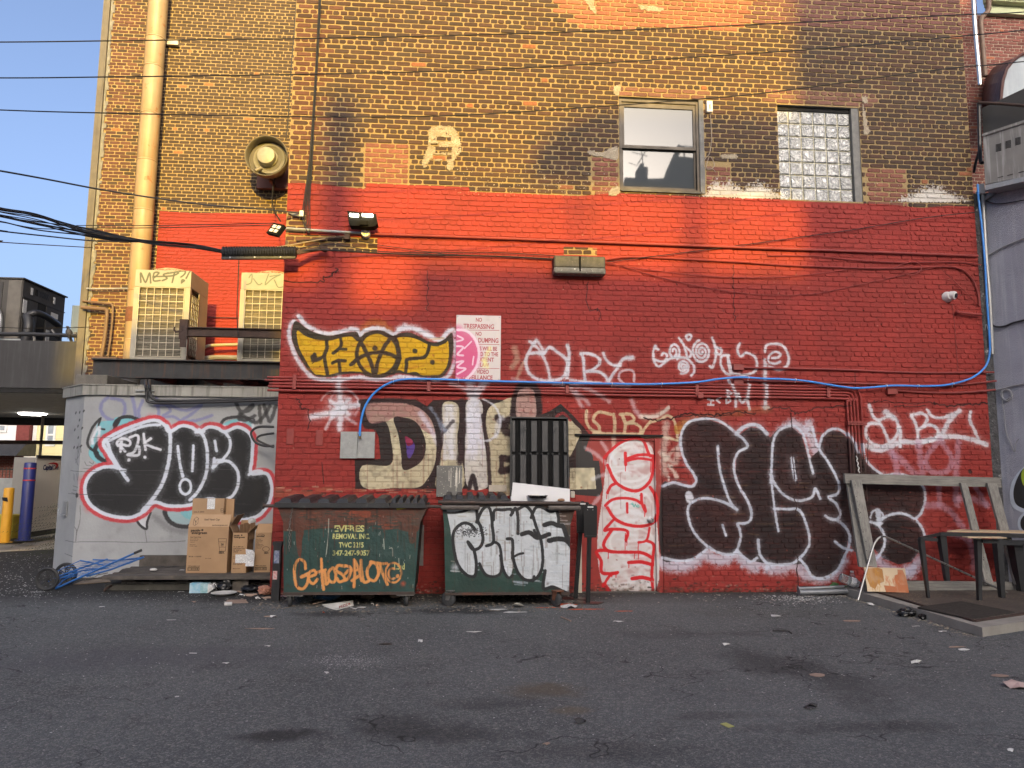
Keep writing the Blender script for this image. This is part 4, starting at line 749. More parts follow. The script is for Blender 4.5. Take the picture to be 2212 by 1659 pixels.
# body behind the wall: side, roof, far side
def brick_tex(name,c1,c2,mc,sc=1.0):
    t=NT(name);g=t.pos();mp=t.n('ShaderNodeMapping');mp.inputs['Rotation'].default_value=(R(90),0,0);t.l(g,mp.inputs[0])
    b=t.n('ShaderNodeTexBrick');sxyz=t.n('ShaderNodeSeparateXYZ');t.l(g,sxyz.inputs[0]);cm=t.n('ShaderNodeCombineXYZ');t.l(t.math('ADD',sxyz.outputs[0],sxyz.outputs[1]),cm.inputs[0]);t.l(sxyz.outputs[2],cm.inputs[1]);t.l(cm.outputs[0],b.inputs['Vector'])
    b.inputs['Color1'].default_value=(*c1,1);b.inputs['Color2'].default_value=(*c2,1);b.inputs['Mortar'].default_value=(*mc,1);b.inputs['Scale'].default_value=sc;b.inputs['Brick Width'].default_value=MOD;b.inputs['Row Height'].default_value=COURSE;b.inputs['Mortar Size'].default_value=.008
    t.l(t.mix(t.ramp(t.noise(2,5),.3,.8),b.outputs[0],t.mix(.4,b.outputs[0],(.03,.03,.03))),t.b.inputs['Base Color']);t.b.inputs['Roughness'].default_value=.85;t.bump(b.outputs['Fac'],.01,-1);return t.m
M_btex=brick_tex('far_brick',(.14,.06,.045),(.085,.045,.035),(.30,.23,.17))
sb=MB();sb.box(WX0+.002,WX1-.002,.17,12,0,WZ1-.01);sb.build('building_body',M_btex,bld)
# reddish filled-in openings and their own bond
PT=[(-1.33,-.72,4.9,6.02),(1.80,2.195,4.45,5.98),(3.43,3.80,4.45,5.92),(5.78,6.40,4.5,5.93)]
topz=U(1400,62).z
def zonecol(x,z,rg):
    r=rg.random()
    for i,(a,b,c,d) in enumerate(PT):
        if a-.01 < x < b+.01 and c < z < d: k=.75+.5*rg.random();return (.235*k,.085*k,.060*k)
    xt0=1.15+(8.3-z)*.9+(.12 if int(z/COURSE) % 2 else 0)
    if z > topz+(x-2.8)*.05 and xt0 < x < 4.2-(topz+.5-z)*.3: k=.8+.4*rg.random();return (.34*k,.115*k,.065*k)
    if z > 8.05 and x > 4.0: k=.8+.4*rg.random();return (.16*k,.065*k,.055*k)
    if (2.10 < x < 3.5 and 6.84 < z < 7.02) or (4.3 < x < 5.95 and 6.83 < z < 7.05): k=.7+.5*rg.random();return (.20*k,.09*k,.065*k)
    if r < .006: return (.30,.11,.05)
    if x < -1.95+.25*rg.random() and r < .8: k=.8+.5*rg.random();return (.105*k,.043*k,.028*k)
    k=.62+.6*rg.random();h=rg.random()
    k=.75*k+.22;return (.058*k*(1+.4*h),.037*k,.026*k*(1-.1*h))
rg=np.random.default_rng(11)
bricks=lay_bricks(WX0+.004,WX1-.004,0.0,WZ1,HOLES+PT,None,zonecol,rg,hoff=3)
for k,(a,b,c_,d_) in enumerate(PT): bricks += lay_bricks(a+.012,b-.012,c_,d_,HOLES,None,zonecol,rg,phase=a+.05*k,headers=0)
hid=lambda x,z: (-2.05 < x < 1.5 and z < 1.3) or x < WX0 or z < .05 or (x > 5 and z < 1.2)
put_bricks(bld,bricks,0.0,.0085,M_brick,M_brick_o,rg,300,hid)

# broken stucco patch high on the wall
def rough_patch(pts,Y,th,m_,name,parent,seed=1,amp=.012,res=.022,holes=()):
    P=[(U(*p,Y=Y).x,U(*p,Y=Y).z) for p in pts];P=catmull(P,5,True);xs=[p[0] for p in P];zs=[p[1] for p in P]
    def inside(x,z):
        r=False;j=len(P)-1
        for i in range(len(P)):
            if (P[i][1] > z) != (P[j][1] > z) and x < (P[j][0]-P[i][0])*(z-P[i][1])/(P[j][1]-P[i][1]+1e-9)+P[i][0]: r=not r
            j=i
        return r
    rr=random.Random(seed);nx=int((max(xs)-min(xs))/res)+2;nz=int((max(zs)-min(zs))/res)+2;mb=MB();idx={}
    H=[[0]*(nz+1) for _ in range(nx+1)]
    def vtx(i,k):
        if (i,k) not in idx:
            x=min(xs)+i*res+rr.uniform(-.3,.3)*res;z=min(zs)+k*res+rr.uniform(-.3,.3)*res
            n=math.sin(x*31+z*17)*.5+math.sin(x*57-z*43)*.5;idx[(i,k)]=len(mb.v);mb.v.append((x,Y-th-amp*(n*.5+rr.random()),z))
        return idx[(i,k)]
    cells=[(i,k) for i in range(nx) for k in range(nz) if inside(min(xs)+(i+.5)*res,min(zs)+(k+.5)*res) and not any(inside2(min(xs)+(i+.5)*res,min(zs)+(k+.5)*res,h) for h in holes)]
    cs=set(cells)
    for i,k in cells: mb.f.append((vtx(i,k),vtx(i+1,k),vtx(i+1,k+1),vtx(i,k+1)));mb.mi.append(0)
    for i,k in cells:
        for (di,dk,e) in ((-1,0,((i,k),(i,k+1))),(1,0,((i+1,k+1),(i+1,k))),(0,-1,((i+1,k),(i,k))),(0,1,((i,k+1),(i+1,k+1)))):
            if (i+di,k+dk) not in cs:
                a,b=vtx(*e[0]),vtx(*e[1]);o=len(mb.v);mb.v += [(mb.v[a][0],Y+.001,mb.v[a][2]),(mb.v[b][0],Y+.001,mb.v[b][2])];mb.f.append((a,b,o+1,o));mb.mi.append(0)
    return mb.build(name,m_,parent)
def inside2(x,z,h): p=U(h[0],h[1]);return abs(x-p.x) < h[2] and abs(z-p.z) < h[3]
M_stucco=mat('old_mortar_render',(.40,.34,.25),(.27,.23,.17),14,.95,bump=.012,bsc=70,spot=(.5,.45,.36))
rough_patch([(925,290),(935,275),(975,275),(990,295),(996,325),(983,345),(978,365),(966,368),(964,345),(945,350),(930,345),(918,363),(912,350),(922,325),(926,305)],0,.010,M_stucco,'render_patch',bld,3,.014,.016,holes=((958,302,.10,.03),(940,314,.06,.03),(958,325,.11,.04),(955,340,.13,.03),(946,330,.04,.02)))
for pts in ([(1270,325),(1300,330),(1325,318),(1334,320),(1333,345),(1300,340),(1275,335)],[(1558,335),(1590,336),(1590,343),(1560,342)],[(1863,225),(1873,270),(1878,285),(1866,290),(1864,255)],[(1862,208),(1872,212),(1874,224),(1864,222)],[(1326,188),(1340,186),(1338,200),(1335,207),(1327,204)],[(1320,408),(1336,404),(1336,420),(1315,422)],[(1262,0),(1282,0),(1284,14),(1290,30),(1280,28),(1270,12)],[(1380,12),(1430,18),(1425,26),(1390,22)]):
    rough_patch(pts,0,.0105,M_stucco,'mortar_smear',bld,5,.006,.02)

# ---- sash window ---------------------------------------------------------------
M_bronze=mat('bronze_aluminium',(.060,.047,.034),(.045,.036,.027),3,.5,.3)
def glassmat(name,c=(.02,.025,.03),rough=.02,refl=1.0):
    t=NT(name);t.b.inputs['Base Color'].default_value=(*c,1);t.b.inputs['Roughness'].default_value=rough;t.b.inputs['Specular IOR Level'].default_value=.5*refl;t.b.inputs['IOR'].default_value=1.55
    
    t.bump(t.noise(1.2,2),.004,.15);return t.m
M_pane=glassmat('mirror_film_glass',(.06,.068,.075),.02,.8)
x0,x1,z0,z1=win
def frame(x0,x1,z0,z1,y0,y1,t_,name,m_,parent,tb=None,tt=None):
    mb=MB();tb=tb or t_;tt=tt or t_
    mb.box(x0,x0+t_,y0,y1,z0,z1);mb.box(x1-t_,x1,y0,y1,z0,z1);mb.box(x0+t_,x1-t_,y0+.001,y1,z0,z0+tb);mb.box(x0+t_,x1-t_,y0+.001,y1,z1-tt,z1);return mb.build(name,m_,parent)
wnd=frame(x0+.005,x1-.07,z0+.02,z1-.03,.012,.095,.035,'window',M_bronze,bld);wnd['label']='double hung window with bronze frame mirroring the sky'
zm=z0+.67;xi0,xi1=x0+.04,x1-.105
up=frame(xi0,xi1,zm-.02,z1-.065,.03,.06,.04,'sash',M_bronze,wnd,tb=.045,tt=.07)
MB().box(xi0+.04,xi1-.04,.046,.05,zm+.02,z1-.13).build('pane',M_pane,wnd)
lo=frame(xi0,xi1,z0+.05,zm+.0,.062,.092,.028,'sash',M_bronze,wnd,tb=.05,tt=.03)
MB().box(xi0+.028,xi1-.028,.077,.081,z0+.10,zm-.03).build('pane',M_pane,wnd)
MB().box(x0+.02,x1-.05,-.03,.06,z0-.005,z0+.018).build('sill',mat('dark_metal_sill',(.02,.018,.016),rough=.5),wnd)
MB().box(x1-.068,x1-.002,-.012,.10,z0+.002,z1-.005).build('cement_jamb',M_reveal,wnd)
MB().box(x0+.01,x1-.07,.02,.06,z1-.028,z1-.004).build('head_gap',M_dark,wnd)

# ---- glass block window ---------------------------------------------------------
def glassblock():
    t=NT('pressed_glass');g=t.n('ShaderNodeNewGeometry');w_=t.n('ShaderNodeTexNoise');w_.inputs['Scale'].default_value=9;w_.inputs['Detail'].default_value=2.5;w_.inputs['Distortion'].default_value=3.2;t.l(g.outputs['Position'],w_.inputs['Vector'])
    t.l(t.mix(t.ramp(w_.outputs['Fac'],.42,.62),(.16,.165,.16),(.42,.43,.40)),t.b.inputs['Base Color']);t.b.inputs['Roughness'].default_value=.09;t.b.inputs['Specular IOR Level'].default_value=1.0;t.b.inputs['IOR'].default_value=1.75
    t.b.inputs['Coat Weight'].default_value=.5;t.b.inputs['Coat Roughness'].default_value=.04;t.bump(w_.outputs['Fac'],.05,.9);return t.m
M_gb=glassblock();M_gbj=mat('glass_block_joint',(.62,.59,.45),(.5,.47,.36),20,.6)
gx0,gx1,gz0,gz1=glb[0]+.002,glb[1]-.11,glb[2],glb[3]-.06
gbw=MB().box(gx0,gx1,.075,.12,gz0,gz1).build('glass_block_window',M_gbj,bld);gbw['label']='square window of wavy glass blocks'
MB().box(glb[1]-.108,glb[1]-.004,.01,.125,glb[2]+.002,glb[3]-.004).build('cement_jamb',M_reveal,gbw)
MB().box(glb[0]+.01,glb[1]-.112,.05,.12,glb[3]-.058,glb[3]-.006).build('head_gap',M_dark,gbw)
bw=(gx1-gx0)/6;gbp=[]
bm=bmesh.new();N_=6
def bevplate(w_,h_,dp,b): 
    mb=MB();i=b;o=[(-w_/2,0,-h_/2),(w_/2,0,-h_/2),(w_/2,0,h_/2),(-w_/2,0,h_/2)];m_=[(x*(1-.0),-dp*.6,z) for x,_,z in o];f_=[(x-(i if x > 0 else -i),-dp,z-(i if z > 0 else -i)) for x,_,z in o]
    e=[(x-(i*.25 if x > 0 else -i*.25),-dp*.8,z-(i*.25 if z > 0 else -i*.25)) for x,_,z in o]
    mb.add(o+m_+e+f_,[(k,(k+1) % 4,4+(k+1) % 4,4+k) for k in range(4)]+[(4+k,4+(k+1) % 4,8+(k+1) % 4,8+k) for k in range(4)]+[(8+k,8+(k+1) % 4,12+(k+1) % 4,12+k) for k in range(4)]+[(12,13,14,15)]);return mb
bm.free();gm2=None
nr=7;bh2=(gz1-gz0)/nr
for r_ in range(nr):
    for c_ in range(6):
        if gm2 is None: ob=bevplate(bw-.018,bh2-.018,.022,.012).build('glass_block',M_gb,origin=(0,0,0),smooth=False);gm2=ob.data
        else: ob=bpy.data.objects.new('glass_block',gm2);col.objects.link(ob)
        ob.parent=gbw;ob.location=Vector((gx0+(c_+.5)*bw,.076,gz0+(r_+.5)*bh2))-WP[gbw.as_pointer()]

# ---- steel door -------------------------------------------------------------------
def painted_flat(name,base,rough=.45,metal=0.0):
    t=NT(name);b=t.mix(t.ramp(t.noise(3,5),.3,.7),base,tuple(x*.8 for x in base));c,a=paint_nodes(t,mur,mur_im);b=t.mix(a,b,c)
    b=t.mix(t.ramp(t.noise(30,6,.75),.66,.72),b,(.12,.05,.04));t.l(b,t.b.inputs['Base Color']);t.b.inputs['Roughness'].default_value=rough;t.b.inputs['Metallic'].default_value=metal;t.bump(t.noise(80,3),.001);return t.m
M_door=painted_flat('painted_steel_door',(.34,.047,.038),.42)
x0,x1,z1=door[0],door[1],door[3]
dr=MB().box(x0+.05,x1-.09,.055,.10,.012,z1-.06).build('door',M_door,bld);dr['label']='flush steel door with red bubble letters over white haze'
mb=MB()
mb.box(x0,x0+.045,.03,.11,0,z1-.002);mb.box(x1-.085,x1,.015,.11,0,z1-.002);mb.box(x0+.045,x1-.085,.031,.11,z1-.055,z1-.002);mb.build('door_frame',M_door,dr)
MB().box(x0-.02,x1+.02,-.03,.03,z1,z1+.022).build('drip_edge',M_dark,dr)
MB().box(x0+.04,x1-.08,.0,.11,.001,.011).build('threshold',M_concd,dr)
kp=U(*Z('G',[(1203,822)])[0],Y=.0);M_chrome=mat('worn_steel',(.55,.54,.52),(.42,.41,.4),20,.3,.9)
kn=MB();kn.lathe([(.0,-.055),(.022,-.055),(.03,-.04),(.03,-.02),(.016,-.008),(.014,.02),(.042,.03),(.045,.05)],(kp.x,.0,kp.z),'Y',20)
kk=MB();kk.lathe([(.0,.07),(.024,.068),(.031,.05),(.030,.03),(.015,.02),(.014,-.005),(.040,-.02),(.042,-.05)],(kp.x,.0,kp.z),'Y',20);kk.build('door_knob',M_chrome,dr,smooth=True)
fr=U(*Z('G',[(565,915)])[0],Y=.04);fr2=U(*Z('G',[(590,1440)])[0],Y=.04)
MB().box(fr.x,fr.x+.045,-.035,-.005,.01,fr.z).build('kick_strip',mat('cream_strip',(.62,.58,.46)),dr)
# ================================================================= rear building at the left
RX0,RX1,RZ1=-7.27,-1.2,12.6
rear=empty('brick_building',(-4,8,0),'set back dark brick building behind the tall cream flue pipe','building')
grid_wall(RX0,RX1,2.6,RZ1,[],5.0).build('mortar_wall',R_mortar,rear,fixn=False)
sb=MB();sb.box(RX0-.09,RX1,5.17,14,0,RZ1-.01);sb.box(RX0-.05,RX1,5.02,5.16,0,2.6);sb.build('building_body',M_btex,rear)
def rearcol(x,z,rg):
    r=rg.random()
    if r < .007: return (.36,.15,.06)
    if x < -6.75+.3*rg.random() and rg.random() < .8: k=.8+.5*rg.random();return (.105*k,.046*k,.030*k)
    k=.7+.45*rg.random();return (.066*k,.043*k,.027*k)
rg=np.random.default_rng(21)
rb=lay_bricks(RX0+.02,RX1,2.7,RZ1,[],None,rearcol,rg,hoff=1)
put_bricks(rear,rb,5.0,.009,R_brick,R_brick_o,rg,300,lambda x,z: x > -2.9 or z < 3.4 or (-6.2 < x and z < 5.1) or (-6.6 < x < -5.9))
M_trim=mat('brown_corner_trim',(.13,.115,.09),(.09,.08,.07),4,.7,streak=(.05,.045,.04),streaka=.6)
tr=MB();tr.box(-7.42,-7.29,4.93,5.2,2.6,RZ1);tr.build('corner_trim',M_trim,rear)
rr=random.Random(4);mb=MB();zz=2.7
while zz < RZ1: h=rr.uniform(.04,.1);w_=rr.uniform(.01,.07);mb.box(-7.30,-7.27+w_,4.975,5.0,zz,zz+h-.001);zz += h
mb.build('mortar_seam',M_reveal,rear)

# ---- flue pipe ----------------------------------------------------------------
M_flue=mat('cream_enamel_pipe',(.35,.27,.16),(.30,.22,.125),3,.5,spot=(.30,.12,.04),spotsc=4.5,spotlo=.60,spothi=.70,streak=(.40,.17,.05),streaka=.55)
M_rust=mat('rusty_band',(.20,.075,.035),(.11,.05,.03),16,.85,bump=.002)
fl=empty('flue_pipe',(-6.15,4.75,3.0),'tall cream flue pipe with rust streaks running up the set back brick wall','pipe')
pa=U(277,832,4.75);pb=U(312,580,4.75);pc=U(352,0,4.75);ax=(pa.x+pc.x)/2
px0=ax-.01
mb=MB();zs_=3.0;secs=[]
while zs_ < 12.4:
    h=[1.02,.98,1.0,.62][int(len(secs) % 4)];secs.append((zs_,h));zs_ += h
for i,(z,h) in enumerate(secs):
    r_=.185;pr=[(r_*.97,z+.001),(r_,z+.012),(r_,z+h-.035),(r_+.006,z+h-.03),(r_+.006,z+h-.012),(r_*.985,z+h-.001)]
    MB().lathe(pr,(px0,4.75,0),'Z',28).build('pipe_section',M_flue,fl,smooth=True)
    mb2=MB();mb2.lathe([(r_+.004,z+h-.034),(r_+.010,z+h-.03),(r_+.010,z+h-.024),(r_+.004,z+h-.02)],(px0,4.75,0),'Z',28);mb2.build('band',M_flue,fl,smooth=True)
MB().lathe([(.19,4.35),(.20,4.4),(.195,4.62),(.175,4.66)],(px0,4.75,0),'Z',24).build('rusty_collar',M_rust,fl,smooth=True)
b_=U(372,88,4.85);MB().box(px0+.16,b_.x+.10,4.9,4.99,b_.z-.05,b_.z+.06).build('wall_bracket',mat('galvanised',(.45,.42,.36),rough=.5,metal=.6),fl)

# ---- wall fan ------------------------------------------------------------------
M_alu=mat('spun_aluminium',(.27,.25,.19),(.21,.20,.15),14,.55,.25)
M_alud=mat('dull_aluminium',(.26,.23,.16),(.20,.18,.13),9,.5,.4)
fc=U(575,336,4.25);fan=empty('exhaust_fan',(fc.x,4.98,fc.z),'round aluminium exhaust fan sticking out of the set back brick wall','exhaust fan')
def lz(prof,name,m_,cx=fc.x,cz=fc.z,y=4.25,n=48): o=MB().lathe(prof,(cx,y,cz),'Y',n).build(name,m_,fan,smooth=True);return o
lz([(.395,0),(.405,.008),(.412,0),(.41,-.02),(.39,-.20),(.25,-.28),(.23,-.73)],'outer_shroud',M_alud);lz([(.398,0),(.385,-.02),(.375,-.19)],'shroud_lining',M_alud)
lz([(.0,-.195),(.37,-.195),(.37,-.20)],'back_plate',mat('sooty_metal',(.10,.09,.07),rough=.7),n=32)
lz([(.27,-.12),(.30,-.10),(.305,-.17),(.24,-.19),(.21,-.19),(.27,-.13)],'inlet_cone',M_alu,fc.x+.03,fc.z-.02)
lz([(.0,-.03),(.13,-.032),(.165,-.04),(.175,-.06),(.178,-.15),(.195,-.16),(.195,-.19),(.17,-.192),(.16,-.193)],'motor_cover',M_alu,fc.x-.02,fc.z+.03)
MB().cyl((fc.x-.10,4.33,fc.z-.22),(fc.x-.20,4.28,fc.z-.31),.038,n=16).build('conduit_stub',M_alud,fan,smooth=True)
MB().box(fc.x-.33,fc.x+.33,4.86,4.985,fc.z-.42,fc.z+.3).build('square_base',mat('fan_base_red',(.22,.085,.06),rough=.6,bump=.001),fan)
MB().box(fc.x+.0,fc.x+.05,4.5,4.88,fc.z-.40,fc.z-.36).build('bracket',mat('brown_bracket',(.14,.07,.05)),fan)

# ---- concrete annexe --------------------------------------------------------------
M_gry=painted('grey_painted_concrete',gry,(.385,.395,.40),(.33,.34,.345),.7,sc=1.4,bump=.004,bsc=35)
M_cop=mat('weathered_coping',(.36,.35,.31),(.26,.255,.23),3,.7,.2,streak=(.06,.06,.05),streaka=.85)
ann=empty('concrete_annexe',(-4,2,0),'low grey concrete annexe with a black bubble letter throw-up and R2K on its wall','building')
CL=(-5.49,1.5);CB=(-6.06,2.10)
mb=MB();mb.add([(CL[0],CL[1],0),(-2.0,1.5,0),(-2.0,1.5,2.66),(CL[0],CL[1],2.66)],[(0,1,2,3)]);mb.add([(CB[0],CB[1],0),(CL[0],CL[1],0),(CL[0],CL[1],2.66),(CB[0],CB[1],2.66)],[(0,1,2,3)])
mb.add([(CB[0],CB[1],0),(CB[0],CB[1],2.66),(CB[0],5,2.66),(CB[0],5,0)],[(0,1,2,3)]);mb.build('painted_wall',M_gry,ann,fixn=False)
MB().zprism([(CB[0]+.02,CB[1]+.04),(CL[0]+.01,CL[1]+.02),(-2.0,1.52),(-2.0,5),(CB[0]+.02,5)],2.5,2.75).build('flat_roof',M_dark,ann)
cp=MB();oc=[(CB[0]-.04,CB[1]-.03),(CL[0]-.02,CL[1]-.045),(-2.0,1.455),(-2.0,1.75),(-5.3,1.75),(CB[0]-.04,2.4)]
cp.zprism(oc,2.63,2.775);cp.build('coping',M_cop,ann);MB().zprism([(CB[0]-.055,CB[1]-.035),(CL[0]-.025,CL[1]-.06),(-2.0,1.44),(-2.0,1.6),(CB[0]-.05,2.3)],2.775,2.79).build('coping_lip',M_cop,ann)
hp=U(*Z('E',[(556,725)])[0],Y=1.75);hb=MB();hb.box(-5.88,-5.78,1.70,1.86,hp.z-.12,hp.z+.10)
M_galv=mat('galvanised_steel',(.42,.43,.43),(.33,.34,.34),12,.5,.6)
e1=Vector((CL[0]-CB[0],CL[1]-CB[1],0)).normalized();n1=Vector((e1.y,-e1.x,0));hc=Vector((-5.78,1.80,hp.z))
Mr=Matrix((e1,-n1,Vector((0,0,1)))).transposed()
hk=MB().obox(hc+n1*.012,(.14,.012,.22),Mr);hk.build('steel_plate',M_galv,ann)
MB().tube([hc+n1*.02+e1*.04+Vector((0,0,-.09)),hc+n1*.06-e1*.02+Vector((0,0,-.10)),hc+n1*.07-e1*.09+Vector((0,0,-.05)),hc+n1*.05-e1*.10+Vector((0,0,.0))],.009).build('hook',M_galv,ann,smooth=True)
# black stub handrails by the corner
M_blkpipe=mat('black_pipe',(.03,.03,.032),rough=.45)
for pts,lb in (([(2010,1450),(2080,1450),(2130,1455),(2190,1450)],0),): pass
def U3(pts,Y): return [U(x,y,Y) for x,y in pts]
def loopr(pts,Y,r,name,label,cat='pipe',m_=None,group=None,sm=6):
    P=[tuple(U(x,y,Y)) for x,y in pts];o=MB().tube(catmull(P,sm),r,8).build(name,m_ or M_blkpipe,smooth=True);return tag(o,label,cat,group)
loopr([(592,936),(575,938),(560,942),(556,950),(575,960),(592,966)],1.0,.016,'bent_rail','upper bent black rail poking out from behind the left corner of the red wall','rail')
loopr([(592,922),(560,922),(545,930),(543,940),(552,955),(570,963),(592,963)],1.2,.018,'bent_rail','lower looped black rail on the grey wall, tucked behind the red corner','rail')
ins=empty('refrigerant_lines',(-4.6,1.42,2.6),'pair of black insulated lines strapped over the coping of the grey annexe','pipe')
for k,(dx,dz) in enumerate(((0,0),(5,-4))):
    P=[U(315+dx*1.6,822,1.9),U(315+dx*1.6,833,1.42),U(316+dx*1.6,845,1.40),U(317+dx*1.6,862-dz*-1.5,1.40),U(322+dx*2,868+dz*1.6,1.40),U(350,871+dz*1.4,1.40),U(450,869+dz,1.40),U(540,866+dz,1.40),U(605,863+dz,1.40)]
    MB().tube(catmull([tuple(q) for q in P],5),.021,10).build('insulated_line',M_blkpipe,ins,smooth=True)
s0=U(293,845,1.43);MB().box(s0.x,s0.x+.27,1.41,1.43,s0.z+.005,s0.z+.02).box(s0.x,s0.x+.27,1.41,1.43,s0.z-.05,s0.z-.035).build('strut',M_galv,ins)

# ---- steel platform carrying the condensers -------------------------------------------
M_beam=mat('grey_primed_steel',(.036,.038,.040),(.026,.027,.028),4,.7,.1,streak=(.10,.045,.025),streaka=.7,bump=.001)
M_rsteel=mat('rusty_steel',(.075,.045,.035),(.045,.03,.026),9,.8,.2,bump=.003)
pf=empty('steel_platform',(-4.2,3.5,2.8),'dark steel beam platform resting on a concrete block above the grey annexe','platform')
mb=MB();mb.box(-6.19,-2.2,3.1,3.115,3.10,3.38);mb.box(-6.19,-2.2,3.02,3.22,3.38,3.40);mb.box(-6.19,-2.2,3.04,3.20,3.08,3.10);mb.build('front_beam',M_beam,pf)
mb=MB();mb.box(-6.19,-2.2,4.45,4.465,3.10,3.38);mb.box(-6.19,-2.2,4.37,4.55,3.38,3.40);mb.build('rear_beam',M_beam,pf)
M_redst=mat('red_oxide_steel',(.16,.045,.035),(.10,.035,.03),6,.7)
for xx in (-5.4,-4.55,-3.9,-3.2): mb=MB();mb.box(xx,xx+.10,3.16,4.45,3.12,3.30);mb.build('cross_beam',M_redst,pf)
MB().bar((-4.5,3.16,3.12),(-3.6,4.4,3.12),.07,.07).build('brace',M_redst,pf)
pl=U(165,838,2.2);mb=MB();mb.bevbox(-6.0,-5.52,2.2,3.3,2.755,3.02,.015);tag(mb.build('concrete_block',mat('stained_concrete',(.17,.155,.13),(.10,.095,.085),6,.95,bump=.008,spot=(.26,.24,.21),spotlo=.6)),'stained concrete block under the left end of the steel platform','block')
bk=U(278,830,3.7);mb=MB();mb.lathe([(.0,0),(.155,0),(.165,.02),(.17,.16),(.182,.17),(.182,.19),(.175,.2),(.178,.33),(.19,.34),(.19,.36),(.0,.36)],(bk.x,3.7,2.84),'Z',24);tag(mb.build('plastic_drum',mat('white_plastic',(.62,.58,.50),(.52,.49,.42),8,.5),smooth=True),'white plastic drum standing under the steel beam on the annexe roof','drum')

def mesh_guard(mb,x0,x1,z0,z1,y,nx,nz,r=.004):
    for i in range(nx+1): xx=x0+(x1-x0)*i/nx;mb.box(xx-r,xx+r,y-r,y+r,z0,z1)
    for k in range(nz+1): zz=z0+(z1-z0)*k/nz;mb.box(x0,x1,y-r*2.2,y-r*.2,zz-r,zz+r)
M_acw=mat('ivory_cabinet',(.36,.335,.265),(.31,.285,.23),2.5,.5,streak=(.36,.31,.22),streaka=.4)
M_fin=None
def finmat():
    t=NT('coil_fins');g=t.pos();sx=t.n('ShaderNodeSeparateXYZ');t.l(g,sx.inputs[0]);w_=t.math('SINE',t.math('MULTIPLY',sx.outputs[2],230));f=t.ramp(w_,-1,1)
    b=t.mix(f,(.085,.075,.055),(.20,.175,.125));b=t.mix(t.ramp(t.noise(5,6,.7),.55,.75),b,(.28,.24,.17));t.l(b,t.b.inputs['Base Color']);t.b.inputs['Roughness'].default_value=.6;t.bump(w_,.003);return t.m
M_fin=finmat()
M_wire=mat('ivory_wire',(.60,.54,.40),rough=.5)
def condenser(x0,y0,label,cv,cname,z0=3.41,w_=.955,d_=.90,h_=1.62):
    t=empty('condenser_unit',(x0+w_/2,y0+d_/2,z0),label,'air conditioner','ivory condenser units on the steel platform')
    pm=painted(cname,cv,(.36,.335,.265),(.31,.285,.23),.5,sc=2.5)
    zt=z0+h_;x1=x0+w_;y1=y0+d_
    MB().bevbox(x0,x1,y0,y1,zt-.31,zt,.012).build('top_cabinet',pm,t);mb=MB()
    for (ax_,ay) in ((x0,y0),(x1-.09,y0),(x0,y1-.07),(x1-.09,y1-.07)): MB().box(ax_,ax_+.09,ay,ay+.07,z0+.07,zt-.31).build('corner_post',M_acw,t)
    MB().bevbox(x0,x1,y0,y1,z0,z0+.07,.01).build('base_rail',M_acw,t)
    MB().box(x0+.05,x1-.05,y0+.06,y1-.06,z0+.07,zt-.31).build('coil',M_fin,t)
    mb=MB();mesh_guard(mb,x0+.095,x1-.095,z0+.08,zt-.32,y0-.012,6,10,.0042);mb.build('front_guard',M_wire,t)
    MB().box(x1-.012,x1+.0,y0+.45,y1-.07,z0+.07,zt-.31).build('side_panel',M_acw,t)
    mb=MB()
    for k in range(11): zz=z0+.12+k*.105;mb.box(x1-.008,x1+.008,y0+.10,y0+.44,zz,zz+.022)
    for k in range(5): yy=y0+.10+k*.08;mb.box(x1-.006,x1+.010,yy,yy+.018,z0+.12,z0+1.2)
    mb.build('side_grille',M_acw,t)
    mb=MB();cx,cy=x0+w_/2,y0+d_/2
    for r_,zz in ((.40,.02),(.34,.06),(.26,.09),(.17,.105),(.08,.11)): mb.tube([(cx+r_*math.cos(a),cy+r_*math.sin(a),zt+zz) for a in np.linspace(0,2*math.pi,33)],.0035,5,False)
    for k in range(12): a=k*math.pi/6;mb.tube([(cx+.42*math.cos(a),cy+.42*math.sin(a),zt),(cx+.34*math.cos(a),cy+.34*math.sin(a),zt+.06),(cx+.17*math.cos(a),cy+.17*math.sin(a),zt+.105),(cx,cy,zt+.11)],.0035,5)
    mb.build('fan_guard',M_wire,t)
    return t
condenser(-5.69,3.3,'ivory condenser unit tagged MEST! beside the flue pipe',acp,'ivory_cabinet_tagged')
condenser(-3.875,3.3,'ivory condenser unit with a worn tag, half hidden behind the red wall corner',ac2,'ivory_cabinet_worn_tag')
# suspension arm with hook
arm=empty('hoist_arm',(-3.5,2.9,3.8),'rusty steel arm with a hook hanging across the ivory condensers','steel beam')
a0,a1=U(405,717,2.9),U(612,722,2.9);MB().bar(a0,a1,.05,.13).build('beam',M_rsteel,arm);MB().bar(a0+Vector((0,-.02,.07)),a1+Vector((0,-.02,.07)),.10,.015).bar(a0+Vector((0,-.02,-.07)),a1+Vector((0,-.02,-.07)),.10,.015).build('flanges',M_rsteel,arm)
h0=U(399,690,2.87);h1=U(399,750,2.87);MB().box(h0.x-.075,h0.x+.06,2.85,2.90,h1.z+.14,h0.z).box(h0.x-.055,h0.x+.045,2.86,2.885,h1.z,h1.z+.14).build('plate',M_rsteel,arm)
MB().tube(catmull([tuple(U(x,y,2.86)) for x,y in ((395,713),(386,716),(380,717),(376,712),(377,706))],4),.014).build('hook',M_rsteel,arm,smooth=True)
